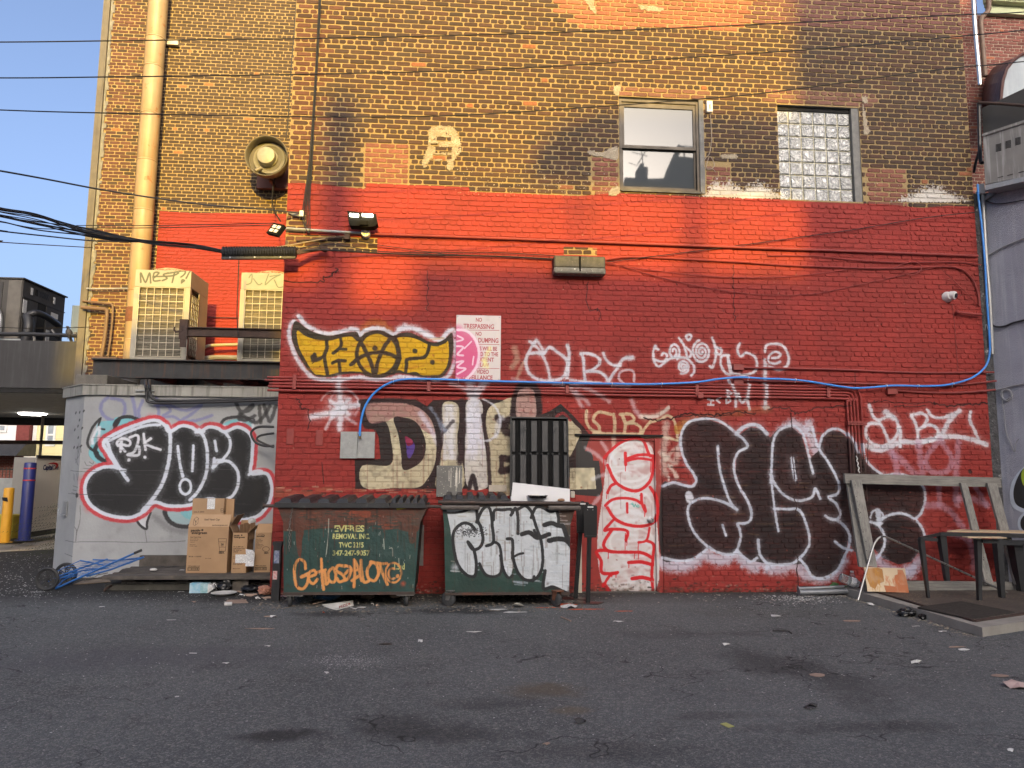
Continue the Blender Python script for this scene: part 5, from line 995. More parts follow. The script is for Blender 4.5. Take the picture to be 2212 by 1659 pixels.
# pipes on the rear wall
M_brpipe=mat('brown_painted_pipe',(.16,.10,.065),(.11,.07,.05),6,.6)
loopr([(178,650),(225,655),(240,657),(244,668),(240,720),(233,770)],4.9,.020,'bent_pipe','thin brown pipe bending down the brick, outer one of the pair by the corner','pipe',M_brpipe)
loopr([(176,664),(215,667),(228,669),(231,680),(226,730),(219,770)],4.85,.036,'bent_pipe','thick brown pipe bending down the brick near the building corner','pipe',M_brpipe)
loopr([(187,623),(210,624),(282,623)],4.9,.016,'support_rod','pale horizontal rod from the brick corner to the flue pipe','rod',M_galv)
q0=U(210,777,4.7);MB().box(q0.x,q0.x+.45,4.5,4.95,q0.z-.03,q0.z+.03).build('x',M_brpipe);bpy.data.objects['x'].name='pipe_shelf';tag(bpy.data.objects['pipe_shelf'],'small brown shelf under the bent pipes on the rear brick wall','shelf')
loopr([(438,754),(450,747),(480,745),(515,744)],4.7,.03,'pvc_pipe','upper pale pipe running between the two ivory condensers','pipe',M_acw)
loopr([(438,775),(470,772),(515,773)],4.6,.05,'pvc_pipe','lower thicker pale pipe between the two ivory condensers','pipe',M_acw)
loopr([(450,685),(520,687)],4.95,.008,'wall_wire','thin dark wire on the red rear wall between the condensers','wire')
# ================================================================= things fixed to the red wall
def pmur(name,base,rough=.5,metal=0.0,bump=.0015): 
    t=NT(name);b=t.mix(t.ramp(t.noise(5,5),.3,.7),base,tuple(x*.7 for x in base));c,a=paint_nodes(t,mur,mur_im);b=t.mix(a,b,t.mix(.25,c,(.12,.02,.016)))
    t.l(b,t.b.inputs['Base Color']);t.b.inputs['Roughness'].default_value=rough;t.b.inputs['Metallic'].default_value=metal;t.bump(t.noise(60,3),bump);return t.m
M_cond=pmur('red_painted_conduit',(.20,.03,.025));M_redp=mat('red_paint_metal',(.26,.038,.03),(.20,.03,.026),7,.5)
M_black=mat('black_cable',(.014,.014,.015),rough=.5);M_blue=mat('blue_hose_plastic',(.04,.25,.72),(.035,.22,.64),4,.35)
M_wht=mat('white_plastic_cover',(.70,.70,.68),(.6,.6,.58),6,.4)
def tubeobj(name,pts3,r,m_,label,cat,group=None,n=8,sm=6,parent=None):
    P=catmull([tuple(p) for p in pts3],sm) if len(pts3) > 2 else [tuple(p) for p in pts3]
    o=MB().tube(P,r,n).build(name,m_,parent,smooth=True);return tag(o,label,cat,group) if parent is None else o
def UU(pts,Y): return [U(x,y,Y) for x,y in pts]
# blue hose
hs=[(2112,398),(2114,430),(2122,500),(2127,560),(2132,650),(2137,720),(2138,760),(2131,788),(2112,808),(2085,822),(2040,832),(1990,834),(1930,833),(1880,837),(1840,838),(1790,831),(1740,823),(1690,819),(1650,818),(1600,815),(1550,819),(1500,826),(1400,830),(1330,829),(1215,827),(1090,824),(990,821),(940,819),(880,819),(850,824),(825,836),(803,855),(787,882),(779,915),(777,942)]
tubeobj('blue_hose',UU(hs,-.105),.0145,M_blue,'long bright blue hose looping across the red wall down to the metal cover plate','hose',n=10)
for k,(ux,uy) in enumerate(((850,823),(990,820),(1215,827),(1322,829),(1430,829),(1617,816),(1719,820),(1915,833),(1984,833),(2059,829),(2131,570),(2134,660))):
    p=U(ux,uy,-.105);t_=MB().tube([p+Vector((0,.02,.018)),p+Vector((0,-.017,.014)),p+Vector((0,-.018,-.012)),p+Vector((0,.02,-.016)),p+Vector((.004,.03,-.04))],.0035,5);hse=bpy.data.objects['blue_hose'];t_.build('cable_tie',M_wht,hse)
# bundle of conduits: left ends staggered; the right ends bend down
zc=[2.752,2.715,2.672,2.634];tops=['top','second','third','fourth']
xb=[U(1862,900,-.05).x,U(1853,900,-.05).x,U(1846,900,-.05).x,U(1839,900,-.05).x]
for k in range(4):
    z=zc[k];x0=-2.47+[0,-.03,.03,.02][k];r=.0165;bx=xb[k];c_=.06+.03*(3-k)
    P=[(x0,-.045,z),(-1.2,-.045,z+.003),(1,-.045,z-.002),(3,-.045,z+.002),(bx-c_,-.045,z),(bx-c_*.3,-.045,z-c_*.25),(bx,-.045,z-c_),(bx+.005,-.045,2.0),(bx+.012,-.045,1.2)]
    Pc=P[:4]+catmull(P[4:7],5)[:-1]+P[6:]
    tag(MB().tube(Pc,r,8).build('conduit',M_cond,smooth=True),f'{tops[k]} of the four red painted conduits bundled together under the blue hose','conduit','red conduits bundled across the wall')
P=[(-2.46,-.04,2.585),(-.5,-.04,2.58),(.6,-.04,2.578),(.95,-.04,2.60),(2.0,-.04,2.59),(xb[3]-.15,-.04,2.59),(xb[3]-.06,-.04,2.55),(xb[3]-.045,-.04,2.44),(xb[3]-.03,-.04,1.3)]
tubeobj('conduit',P,.017,M_cond,'thicker red conduit running lowest, just below the bundle of four','conduit','red conduits bundled across the wall',sm=4)
for k,(x,lb) in enumerate(((590+553-590,0),)): pass
for k,ux in enumerate((636,926,1225,1505,1788)):
    p=U(ux,835,-.05);mb=MB();mb.box(p.x-.022,p.x+.022,-.075,-.002,2.60,2.79)
    for z in zc: mb.box(p.x-.03,p.x+.03,-.068,-.02,z-.007,z+.007)
    tag(mb.build('conduit_clamp',M_redp),['clamp strip on the conduits nearest the left wall corner','clamp strip on the conduits below the gold lettering, left of the sign','clamp strip on the conduits above the open skip lid','clamp strip on the conduits under the spiral tag','clamp strip on the conduits over the second black letter'][k],'clamp','clamps along the conduit bundle')
for x,z in ((xb[1]-.04,2.27),): tag(MB().box(x-.12,xb[0]+.05,-.08,-.03,z-.012,z+.012).box(x-.12,xb[0]+.05,-.08,-.03,z-.04,z-.02).build('conduit_clamp',M_redp),'clamp bar across the vertical part of the red conduits','clamp')
def ubox(name,ux0,uy0,ux1,uy1,Y0,Y1,m_,label,cat,bev=.004,parent=None):
    a,b=U(ux0,uy1,Y0),U(ux1,uy0,Y0);o=MB().bevbox(a.x,b.x,Y0,Y1,a.z,b.z,bev).build(name,m_,parent);return tag(o,label,cat) if parent is None else o
ubox('junction_box',1585,787,1607,799,-.06,-.001,M_redp,'small red junction box just above the blue hose under the S tag','junction box')
ubox('junction_box',1586,816,1606,830,-.06,-.001,M_redp,'small red junction box touching the underside of the blue hose under the S tag','junction box')
ubox('junction_box',1918,838,1939,851,-.06,-.001,M_redp,'red junction box under the hose, far right beside the conduit bend','junction box')
ubox('junction_box',1508,849,1520,860,-.08,-.03,M_redp,'tilted red cap on the lowest conduit right of the door tag','junction box')
tubeobj('conduit',[U(1607,794,-.03),U(1800,798,-.03),U(1980,805,-.03),U(2147,804,-.03)],.013,M_redp,'upper thin red conduit running right from the box under the S tag','conduit')
tubeobj('conduit',[U(1607,823,-.03),U(1760,826,-.03),U(1980,832,-.03),U(2060,832,-.03),U(2152,823,-.03)],.013,M_redp,'lower thin red conduit running right behind the blue hose','conduit')
tubeobj('conduit',[U(1939,844,-.03),U(2000,848,-.03),U(2080,848,-.03),U(2150,842,-.05)],.015,M_redp,'red conduit from the right hand junction box to the grey wall','conduit')
tubeobj('conduit',[U(612,493,-.06),U(655,496,-.06),U(785,504,-.05)],.018,M_galv,'short bare steel conduit feeding the floodlights at the wall corner','conduit')
tubeobj('conduit',[U(795,505,-.05),U(1106,516,-.04),U(1500,531,-.04),U(1900,545,-.04),U(2112,553,-.04)],.017,M_redp,'long red conduit running right from the round floodlight box','conduit')
tubeobj('conduit',[U(2068,672,-.02),U(2072,675,-.06),U(2120,680,-.06)],.02,M_redp,'short red pipe stub pointing right, below the dome camera','pipe')
# flood lights
fl1=empty('floodlight',tuple(U(790,492,-.1)),'twin headed floodlight switched on, mounted on a round box above the gold lettering','floodlight')
M_lampb=mat('black_lamp_housing',(.010,.010,.009),rough=.8,spec=.12); 
def emis(name,c,s):
    t=NT(name);t.b.inputs['Base Color'].default_value=(.8,.8,.75,1);t.b.inputs['Emission Color'].default_value=(*c,1);t.b.inputs['Emission Strength'].default_value=s;return t.m
M_led=emis('lit_led',(1,.93,.70),12)
p=U(790,503,-.07);MB().lathe([(.0,.035),(.055,.035),(.06,.028),(.06,-.06)],(p.x,-.06,p.z),'Y',24).build('round_box',M_wht,fl1,smooth=True)
mb=MB();c0=U(752,467,-.22);pr=[U(x,y,-.24) for x,y in ((750,456),(812,462),(816,482),(808,489),(790,490),(778,488),(757,487),(753,480))]
n_=len(pr);bk_=[q+Vector((0,.10,-.02)) for q in pr];mb.add([*pr,*bk_],[tuple(range(n_)),tuple(range(2*n_-1,n_-1,-1))]+[(i,(i+1) % n_,n_+(i+1) % n_,n_+i) for i in range(n_)]);mb.build('housing',M_lampb,fl1)
for a,b in ((755,775),(782,806)):
    mb=MB();q0,q1=U(a,461,-.25),U(b,461+(b-a)*.08,-.25)
    for i in range(6):
        for k in range(2): x=q0.x+(q1.x-q0.x)*(i+.5)/6;z=q0.z+(q1.z-q0.z)*(i+.5)/6-.010-k*.020;mb.box(x-.007,x+.007,-.262,-.24,z-.008,z+.008)
    mb.build('led_array',M_led,fl1)
q=U(786,480,-.25);MB().box(q.x-.055,q.x+.055,-.27,-.24,q.z-.04,q.z+.015).build('sensor',M_lampb,fl1)
MB().bar(U(789,488,-.18),U(790,500,-.09),.03,.03).build('bracket',M_wht,fl1)
fl2=empty('floodlight',tuple(U(600,500,-.2)),'small black floodlight switched off, turned sideways at the wall corner','floodlight')
Mx=Euler((R(-25),R(18),R(-35))).to_matrix();q=U(597,497,-.3);MB().obox(q,(.21,.05,.17),Mx).build('housing',M_lampb,fl2)
mb=MB()
for i in (-1,1):
    for k in (-1,1): mb.obox(q+Mx @ Vector((i*.042,-.028,k*.032)),(.06,.008,.045),Mx)
mb.build('led_panel',mat('white_led_panel',(.85,.84,.8),rough=.3),fl2);MB().bar(q+Mx @ Vector((.06,.03,.02)),U(614,493,-.06),.03,.03).build('arm',M_galv,fl2)
# old rectangular fixture
ofx=empty('wall_light',tuple(U(1253,588,-.1)),'old rectangular wall light with a scratched dirty lens in the middle of the red wall','wall light')
a,b=U(1197,588,-.16),U(1308,554,-.16)
MB().bevbox(a.x,b.x,-.16,-.002,a.z+.07,b.z,.02).build('lens',mat('dirty_lens',(.09,.085,.07),(.05,.047,.04),22,.5,spot=(.40,.38,.32),spotsc=40,spotlo=.66,spothi=.72,spec=.2),ofx)
MB().bevbox(a.x-.005,b.x+.005,-.17,-.001,a.z-.012,a.z+.078,.028).build('housing',mat('cast_grey_housing',(.18,.175,.155),(.10,.10,.09),18,.6,bump=.003,spot=(.55,.54,.5),spotsc=25,spotlo=.6),ofx);m_=(a.x+b.x)/2;MB().box(m_-.012,m_+.012,-.172,-.10,a.z+.02,b.z-.01).build('divider',M_lampb,ofx)
# dome camera
cp_=U(2052,640,-.05);cam_o=empty('security_camera',(cp_.x,0,cp_.z),'white dome security camera on the upper right of the red wall','camera')
MB().lathe([(.0,.09),(.05,.085),(.062,.05),(.075,.02),(.078,-.0)],(cp_.x-.01,0,cp_.z),'Y',24).build('base',M_wht,cam_o,smooth=True)
dv=Vector((.45,-.85,-.25)).normalized();o_=Vector((cp_.x+.01,-.07,cp_.z+.01));MB().tube([o_-dv*.02,o_+dv*.02,o_+dv*.05,o_+dv*.06],[.055,.06,.055,.04],20).build('ball',M_wht,cam_o,smooth=True);MB().cyl(o_+dv*.058,o_+dv*.068,.034,n=20).build('lens',mat('camera_lens',(.01,.01,.012),rough=.1),cam_o,smooth=True)
tubeobj('wall_wire',UU([(2057,655),(2062,700),(2068,780),(2069,802)],-.02),.004,M_redp,'thin wire dropping from the dome camera to the red conduit','wire')
# sign, cover plates, straps
t_=NT('printed_sign');cc,aa=paint_nodes(t_,sg);t_.l(t_.mix(t_.ramp(t_.noise(6,6,.7),.55,.8),cc,t_.mix(.3,cc,(.3,.22,.18))),t_.b.inputs['Base Color']);t_.b.inputs['Roughness'].default_value=.4
sgn=empty('warning_sign',((SX0+SX1)/2,-.02,SZ0),'white metal sign reading NO TRESPASSING NO DUMPING, half covered in pink spray','sign')
MB().bevbox(SX0,SX1,SY,-.012,SZ0,SZ1,.003).build('sign_plate',t_.m,sgn)
for sx_,sz_ in ((SX0+.02,SZ1-.02),(SX1-.02,SZ1-.02),(SX0+.02,SZ0+.02),(SX1-.02,SZ0+.02)): MB().lathe([(0,.006),(.006,.005),(.009,0)],(sx_,SY,sz_),'Y',10).build('screw',M_galv,sgn)
M_plate=mat('dull_zinc_plate',(.36,.37,.36),(.28,.29,.28),18,.45,.35,spot=(.55,.54,.5),spotsc=50,spotlo=.66,spothi=.7)
cov=empty('cover_plate',tuple(U(773,990,-.04)),'grey zinc cover plate of two halves where the blue hose ends','plate');a,b=U(734,990,-.05),U(810,933,-.05);xm=(a.x+b.x)/2
MB().bevbox(a.x,xm-.002,-.05,-.002,a.z,b.z,.003).build('plate_half',M_plate,cov);MB().bevbox(xm+.002,b.x,-.048,-.002,a.z+.004,b.z,.003).build('plate_half',M_plate,cov)
MB().cyl(U(777,938,-.10),U(777,948,-.10),.018,n=12).build('hose_fitting',mat('dark_brass',(.18,.13,.07),rough=.4,metal=.7),cov,smooth=True)
def painted_canvas_plate(name,ux0,uy0,ux1,uy1,Y,base,label,drips,cat='plate'):
    a,b=U(ux0,uy1,Y),U(ux1,uy0,Y);cv=Canvas(name+'_print',Y,a.x,b.x,a.z,b.z,300)
    for i in range(drips): x=a.x+(b.x-a.x)*min(1,max(0,random.gauss(.7,.16)));z=b.z-random.uniform(.02,.12);cv.stroke([(x,z),(x,z-random.uniform(.05,.25))],.005,(.84,.82,.76),.9,.2,world=True)
    for i in range(drips*4): cv.stroke([(random.uniform(a.x,b.x),random.uniform(a.z,b.z))]*2,random.uniform(.002,.008),(.82,.80,.74),.8,.3,world=True)
    o=MB().bevbox(a.x,b.x,Y,-.002,a.z,b.z,.003).build(name,painted(name+'_mat',cv,base,rough=.5));return tag(o,label,cat)
painted_canvas_plate('cover_plate',942,1006,999,1073,-.035,(.17,.165,.15),'grey brown metal plate with white drips, between the two skips',16)
painted_canvas_plate('cover_plate',1056,1048,1095,1062,-.03,(.52,.45,.36),'small beige plate just above the closed lid of the right skip',2)
ubox('wall_bracket',618,926,635,960,-.02,-.001,M_redp,'red steel bracket plate nearest the left wall corner','bracket',.006)
ubox('wall_bracket',681,929,698,963,-.02,-.001,M_redp,'red steel bracket plate to the left of the grey cover plate','bracket',.006)
tape=MB();a,b=U(902,1222,-.02),U(916,1134,-.02);tape.box(a.x,b.x,-.02,-.004,a.z,b.z);tag(tape.build('metal_strip',mat('crumpled_grey_strip',(.30,.295,.28),(.22,.21,.2),8,.6,bump=.004)),'pale grey strip hanging on the wall between the two skips','strip')
# service switch
sw_=empty('wall_switch',tuple(U(1533,240,-.03)),'small white outdoor switch box with a dangling cord right of the sash window','switch')
a,b=U(1527,241,-.05),U(1539,218,-.05);MB().bevbox(a.x,b.x,-.055,-.001,a.z,b.z,.004).build('box',M_wht,sw_);MB().bar(((a.x+b.x)/2,-.07,b.z-.06),((a.x+b.x)/2+.01,-.06,b.z-.12),.02,.02).build('toggle',M_galv,sw_)
MB().tube(catmull([tuple(U(x,y,-.03)) for x,y in ((1534,243),(1536,270),(1537,300),(1533,330),(1524,342),(1520,352),(1524,364),(1535,366),(1543,358),(1540,346),(1533,338),(1528,350),(1526,362),(1538,364),(1546,372))],5),.0045,6).build('cord',mat('dirty_white_cord',(.40,.34,.27)),sw_,smooth=True)
# ------------------------------------------------------------------ overhead and wall cables
def wire(label,pts,Y,r=.007,cat='cable',group=None,m_=None,name='overhead_wire',sm=6):
    P=[U(p[0],p[1],p[2] if len(p) > 2 else Y) for p in pts];return tubeobj(name,P,r,m_ or M_black,label,cat,group,n=6,sm=sm)
G3='overhead wires crossing the top of the picture'
wire('highest of the three overhead wires crossing the brick wall',[(-1600,70),(-700,88),(-60,91),(247,88),(327,87),(737,82),(1104,73),(1474,60),(2075,32),(2300,20),(3400,-60)],-2.5,.006,group=G3)
wire('middle of the three overhead wires crossing the brick wall',[(-1600,130),(-700,160),(-60,168),(247,166),(737,159),(1104,148),(1474,125),(1800,103),(2075,78),(2300,56),(3400,-60)],-2.5,.006,group=G3)
wire('lowest of the three overhead wires, crossing the sash window top',[(-1600,150),(-700,205),(-60,235),(220,244),(640,252),(870,252),(1070,245),(1474,217),(1675,198),(1892,168),(2075,145),(2300,122),(3400,-20)],-2.5,.006,group=G3)
wire('grey wire sagging from the left to the wall corner above the sleeve',[(-1500,60,-5),(-700,250,-3.5),(-60,360,-2),(0,369,-2),(100,387,-1.6),(210,408,-1.2),(330,427,-.9),(450,443,-.6),(560,451,-.35),(625,458,-.15),(655,460,-.06)],0,.010)
wire('thin low wire at the far left running to the brick corner',[(-1200,440,-1),(-60,515,2),(0,523,2.4),(200,535,4.6)],0,.008)
wire('lowest thin wire over the roof unit at the far left',[(-900,690,0),(-60,706,3),(60,709,3.6),(180,707,4.6),(200,705,4.85)],0,.008)
cb=empty('cable_bundle',tuple(U(300,520,-1)),'thick sagging bundle of black cables coming from the left to the ribbed sleeve','cable')
rr=random.Random(9)
for k in range(14):
    o1=rr.uniform(-12,22);o2=rr.uniform(-10,14);o3=rr.uniform(-4,5);dy=rr.uniform(-.15,.15)
    pts=[(-1500,150+o1*2,-5+dy),(-700,320+o1*2,-3.6+dy),(-60,446+o1*1.5,-2.2+dy),(0,460+o1,-1.9+dy),(80,474+o1+o2*.4,-1.6+dy),(180,497+o2,-1.2+dy),(270,515+o2*.6,-.9+dy),(340,525+o3,-.7+dy),(420,532+o3,-.5),(490,545+o3*.7,-.32)]
    MB().tube(catmull([tuple(U(*p)) for p in pts],6),rr.uniform(.005,.009),6).build('cable',M_black,cb,smooth=True)
wire('slack wire sagging below the black cable bundle at left',[(-1300,330,-4),(-60,490,-2),(0,499,-1.8),(100,510,-1.5),(200,520,-1.2),(300,522,-.9),(345,522,-.7)],0,.008)
wire('upper of two thin wires strung to the switched off floodlight',[(165,487,1.5),(340,487,.6),(594,482,-.25)],0,.006)
wire('lower of two thin wires strung to the switched off floodlight',[(165,493,1.5),(340,492,.6),(594,486,-.25)],0,.006)
# ribbed splice sleeve
sl=empty('splice_closure',tuple(U(560,546,-.32)),'black ribbed cable sleeve hanging in front of the wall corner','cable sleeve')
a,b=U(481,546,-.34),U(640,545,-.30);mb=MB();N_=56;pts=[a.lerp(b,i/N_) for i in range(N_+1)]
mb.tube([q for q in pts],[.082 if i % 2 else .070 for i in range(N_+1)],14);mb.build('ribbed_body',M_black,sl,smooth=False)
MB().bar(a+Vector((0,-.02,-.078)),b+Vector((0,-.02,-.078)),.05,.03).build('seam_rail',M_black,sl)
for t__ in (.12,.45,.8): q=a.lerp(b,t__);MB().lathe([(0,.012),(.010,.01),(.012,0)],(q.x,q.y-.05,q.z-.078),'Y',8).build('bolt',M_galv,sl)
# vertical bunch down the wall
vb=empty('cable_bunch',tuple(U(667,480,-.05)),'bunch of thin black cables hanging straight down the brick to the floodlight conduit','cable')
for k in range(5):
    d=(k-2);MB().tube(catmull([tuple(U(x+d*s_,y,-.05-.012*abs(d))) for x,y,s_ in ((692,-30,.8),(688,60,1),(683,150,.8),(677,250,.9),(671,350,1.6),(664,420,2.8),(661,465,4),(665,492,2.5),(667,503,.6))],6),.0065,6).build('cable',M_black,vb,smooth=True)
wire('thin wire down the seam at the left edge of the main brick wall, outer strand',[(641,-20),(636,60),(628,160),(622,260),(618,300)],4.0,.01)
wire('black cord looping out of the round exhaust fan',[(613,362,4.6),(603,372,4.6),(592,392,4.6),(588,430,4.5),(592,455,4.0),(606,478,2)],0,.012)
wire('black cable dropping past the second condenser to the hoist arm',[(516,560,2.6),(514,620,2.6),(512,680,2.6),(515,730,2.6)],0,.009)
CW='slack cables strung along the red wall'
wire('black cable leaving the sleeve and running right to the old wall light',[(640,543,-.3),(700,540,-.2),(800,546,-.08),(900,550,-.05),(1010,552,-.05),(1106,555,-.04),(1198,560,-.04)],0,.011,group=CW)
wire('upper slack wire above the black cable, left half of the red wall',[(640,537,-.28),(720,528,-.12),(800,541,-.05),(900,546,-.05),(1050,545,-.04),(1198,552,-.04)],0,.006,group=CW)
wire('thin wire fanning out from the rusty cable anchor',[(745,512,-.06),(800,526,-.05),(880,538,-.05),(960,549,-.05)],0,.005,group=CW)
wire('short pale wire laced across the bare brick beside the anchor',[(560,540,-.3),(640,527,-.15),(700,516,-.06),(745,510,-.05)],0,.008,m_=mat('weathered_pale_cable',(.33,.26,.17)),group=CW)
wire('red painted cable from the old wall light to the far right corner',[(1306,562),(1345,556),(1400,556),(1500,561),(1600,566),(1700,573),(1800,577),(1900,580),(1980,578),(2040,576),(2075,581),(2098,600),(2112,630),(2116,660)],-.03,.012,m_=M_redp,group=CW)
wire('second red painted cable just above the first, right half of the wall',[(1659,552),(1760,553),(1850,562),(1950,567),(2060,566),(2120,572)],-.03,.008,m_=M_redp,group=CW)
wire('loop of spare red cable on the upper right of the wall',[(1930,582),(1950,570),(1975,566),(1990,575),(1985,588),(1965,594),(1945,586)],-.04,.006,m_=M_redp,group=CW)
wire('dark slack wire sagging across the upper middle of the red wall',[(1308,564,-.05),(1360,580,-.03),(1450,605,-.03),(1560,627,-.03),(1659,637,-.03),(1760,634,-.03),(1850,616,-.03),(1950,594,-.03),(2020,577,-.03)],0,.0055,m_=M_redp,group=CW)
wire('upper of two slack wires right of the old wall light',[(1308,568,-.05),(1420,585,-.03),(1560,598,-.03),(1659,599,-.03),(1740,594,-.03),(1830,582,-.03)],0,.005,m_=M_redp,group=CW)
wire('dark wire rising to the right over the paint line of the red wall',[(1310,566,-.05),(1475,546,-.04),(1650,523,-.04),(1850,495,-.04),(2000,470,-.05),(2110,458,-.12)],0,.006,group=CW)
wire('thin cable slanting from the cable loop down to the grey wall corner',[(2030,578),(2075,620),(2115,660)],-.04,.005,m_=M_redp,group=CW)
q=U(745,512,-.05);anc=MB().bar(U(640,520,-.05),U(752,511,-.05),.03,.018).obox(U(750,512,-.06),(.07,.06,.07));tag(anc.build('cable_anchor',M_rsteel),'rusty cable anchor bar on the bare brick left of the floodlight','anchor')
q=U(697,533,-.14);arm2=MB().bar(U(640,546,-.3),U(706,534,-.10),.05,.05).bar(U(690,534,-.16),U(706,541,-.1),.07,.05);tag(arm2.build('standoff_bracket',M_rsteel),'dark standoff bracket holding the ribbed sleeve to the wall','bracket')
q=U(630,460,-.06);mb=MB()
for d in (0,5,9): mb.tube([U(621+d,458+d*.5,-.05),U(648,460+d*.8,-.07)],.008,6)
mb.obox(U(652,462,-.07),(.05,.05,.08));tag(mb.build('wire_clamps',M_galv),'cluster of pale wire clamps at the left wall corner over the sleeve','clamp')
# ================================================================= skips
def skipmat(name,cv,base): return painted(name,cv,base,tuple(x*.7 for x in base),.5,.1,3,bump=.02,bsc=4.5,wearc=(.10,.05,.035),wearlo=.63)
M_lid=mat('black_lid_plastic',(.021,.022,.023),(.030,.031,.032),6,.5,spot=(.10,.095,.09),spotsc=9,spotlo=.62,spothi=.8,bump=.001)
M_rim=mat('dark_brown_steel',(.075,.052,.042),(.05,.036,.03),8,.6,.2,bump=.002,spot=(.13,.055,.035),spotlo=.55)
M_grn=mat('dark_green_steel',(.020,.055,.046),(.014,.04,.034),5,.5,.1,spot=(.10,.045,.03),spotlo=.60,bump=.0015)
M_rub=mat('grey_rubber',(.055,.055,.055),(.035,.035,.035),20,.8,bump=.001)
def ribbed_lid(x0,x1,y0,y1,z,zb,n,parent,name='lid',tilt=0.0):
    """closed plastic lid: plate sloping down from the back with raised ribs running front to back"""
    mb=MB();mb.hexa([(x0,y0,z),(x1,y0,z),(x1,y1,zb),(x0,y1,zb),(x0,y0,z+.025),(x1,y0,z+.025),(x1,y1,zb+.025),(x0,y1,zb+.025)])
    mb.box(x0,x1,y0-.012,y0+.003,z-.03,z+.022);w_=(x1-x0)/n
    for k in range(n):
        a=x0+k*w_+w_*.16;b=x0+(k+1)*w_-w_*.16;i=w_*.12;ym=y0+.10
        vs=[(a,y0+.02,z+.024),(b,y0+.02,z+.024),(b-i,y0+.06,z+.070),(a+i,y0+.06,z+.070),(a+i,ym+.08,z+.078),(b-i,ym+.08,z+.078),(a+i,y1-.08,zb+.07),(b-i,y1-.08,zb+.07),(a,y1-.02,zb+.024),(b,y1-.02,zb+.024)]
        mb.add(vs,[(0,1,2,3),(3,2,5,4),(4,5,7,6),(6,7,9,8),(0,3,4,6,8),(1,9,7,5,2)])
    return mb.build(name,M_lid,parent)
def caster(x,y,parent,side=1,ang=0.0,r=.085,fork=None,paint=None):
    Mz=Matrix.Rotation(ang,3,'Z');c=Vector((x,y,0));o=Vector((0,.035,0))
    pr=[(.0,-.024),(r*.45,-.026),(r*.86,-.024),(r,-.016),(r,.016),(r*.86,.024),(r*.45,.026),(.0,.024)]
    mb=MB();n=20;vs=[];fs=[]
    for (rr_,h) in pr:
        for k in range(n): a=2*math.pi*k/n;vs.append(c+Mz @ (Vector((h,rr_*math.cos(a),rr_*math.sin(a)))+o)+Vector((0,0,r)))
    for i in range(len(pr)-1):
        for k in range(n): fs.append((i*n+k,i*n+(k+1) % n,(i+1)*n+(k+1) % n,(i+1)*n+k))
    mb.add(vs,fs);w_=mb.build('caster',M_rub,parent,smooth=True)
    f=MB()
    for s in (-1,1): f.hexa([c+Mz @ Vector(q) for q in [(s*.034-.003,.012,r-.01),(s*.034+.003,.012,r-.01),(s*.034+.003,.058,r-.01),(s*.034-.003,.058,r-.01),(s*.034-.003,-.03,r+.10),(s*.034+.003,-.03,r+.10),(s*.034+.003,.05,r+.10),(s*.034-.003,.05,r+.10)]])
    f.obox(c+Vector((0,0,r+.10)),(.11,.10,.012),Mz);f.cyl(c+Mz @ Vector((-.045,.035,0))+Vector((0,0,r)),c+Mz @ Vector((.045,.035,0))+Vector((0,0,r)),.010,n=8);f.build('caster_fork',fork or M_galvd,w_)
    return w_
M_galvd=mat('tarnished_zinc',(.20,.195,.18),(.12,.115,.105),20,.6,.5)
# ---- left skip --------------------------------------------------------------
zt,zb_=1.16,.165;yf,ybk=-.90,-.10
S1=empty('dumpster',(-1.2,-.5,0),'dark green dumpster with closed black lid, yellow stencilled company lettering and orange tag','dumpster')
xl0,xr0,xl1,xr1=-1.95,-.47,-2.07,-.33;zk=zt-.20
mb=MB();mb.add([(xl0,yf,zb_),(xr0,yf,zb_),(xr0+.05,yf,zk),(xr1,yf,zt),(xl1,yf,zt),(xl0-.04,yf,zk)],[(0,1,2,3,4,5)]);f_=mb
mb.add([(xl0,ybk,zb_),(xr0,ybk,zb_),(xr0+.05,ybk,zk),(xr1,ybk,zt),(xl1,ybk,zt),(xl0-.04,ybk,zk)],[(5,4,3,2,1,0)])
for i,j in ((0,1),(1,2),(2,3),(4,5),(5,0)): mb.add([mb.v[i],mb.v[j],mb.v[6+j],mb.v[6+i]],[(0,1,2,3)])
mb.build('body',skipmat('green_skip_paint',d1,(.024,.070,.060)),S1)
MB().box(xl0-.01,xr0+.01,yf-.012,yf+.05,zb_-.02,zb_+.012).build('bottom_rail',M_rim,S1)
mb=MB();mb.box(xl1,xr1,yf-.02,yf+.03,zt-.03,zt+.005);mb.build('rim',M_rim,S1)
a=U(567,1095,-.95);b=U(953,1094,-.95);MB().cyl((a.x,yf+.02,zt-.01),(b.x,yf+.02,zt-.01),.019,n=12).build('lid_bar',M_rim,S1,smooth=True);MB().cyl((a.x-.01,yf+.02,zt-.01),(a.x,yf+.02,zt-.01),.036,n=14).build('bar_end',M_rim,S1)
xm=U(842,1088,-.9).x
ribbed_lid(xl1-.015,xm-.004,yf-.04,ybk,zt+.005,zt+.03,6,S1);ribbed_lid(xm+.004,xr1-.03,yf-.04,ybk,zt+.007,zt+.03,5,S1)
for s,x in ((1,xl0+.06),(1,xr0-.09)): caster(x,yf+.06,S1,ang=R(8));caster(x,ybk-.1,S1,ang=R(-15))
for x0_,x1_ in ((xl0+.02,xl0+.22),(xr0-.2,xr0-.0)): MB().box(x0_,x1_,yf-.005,yf+.16,zb_-.035,zb_-.018).build('caster_plate',M_galvd,S1)
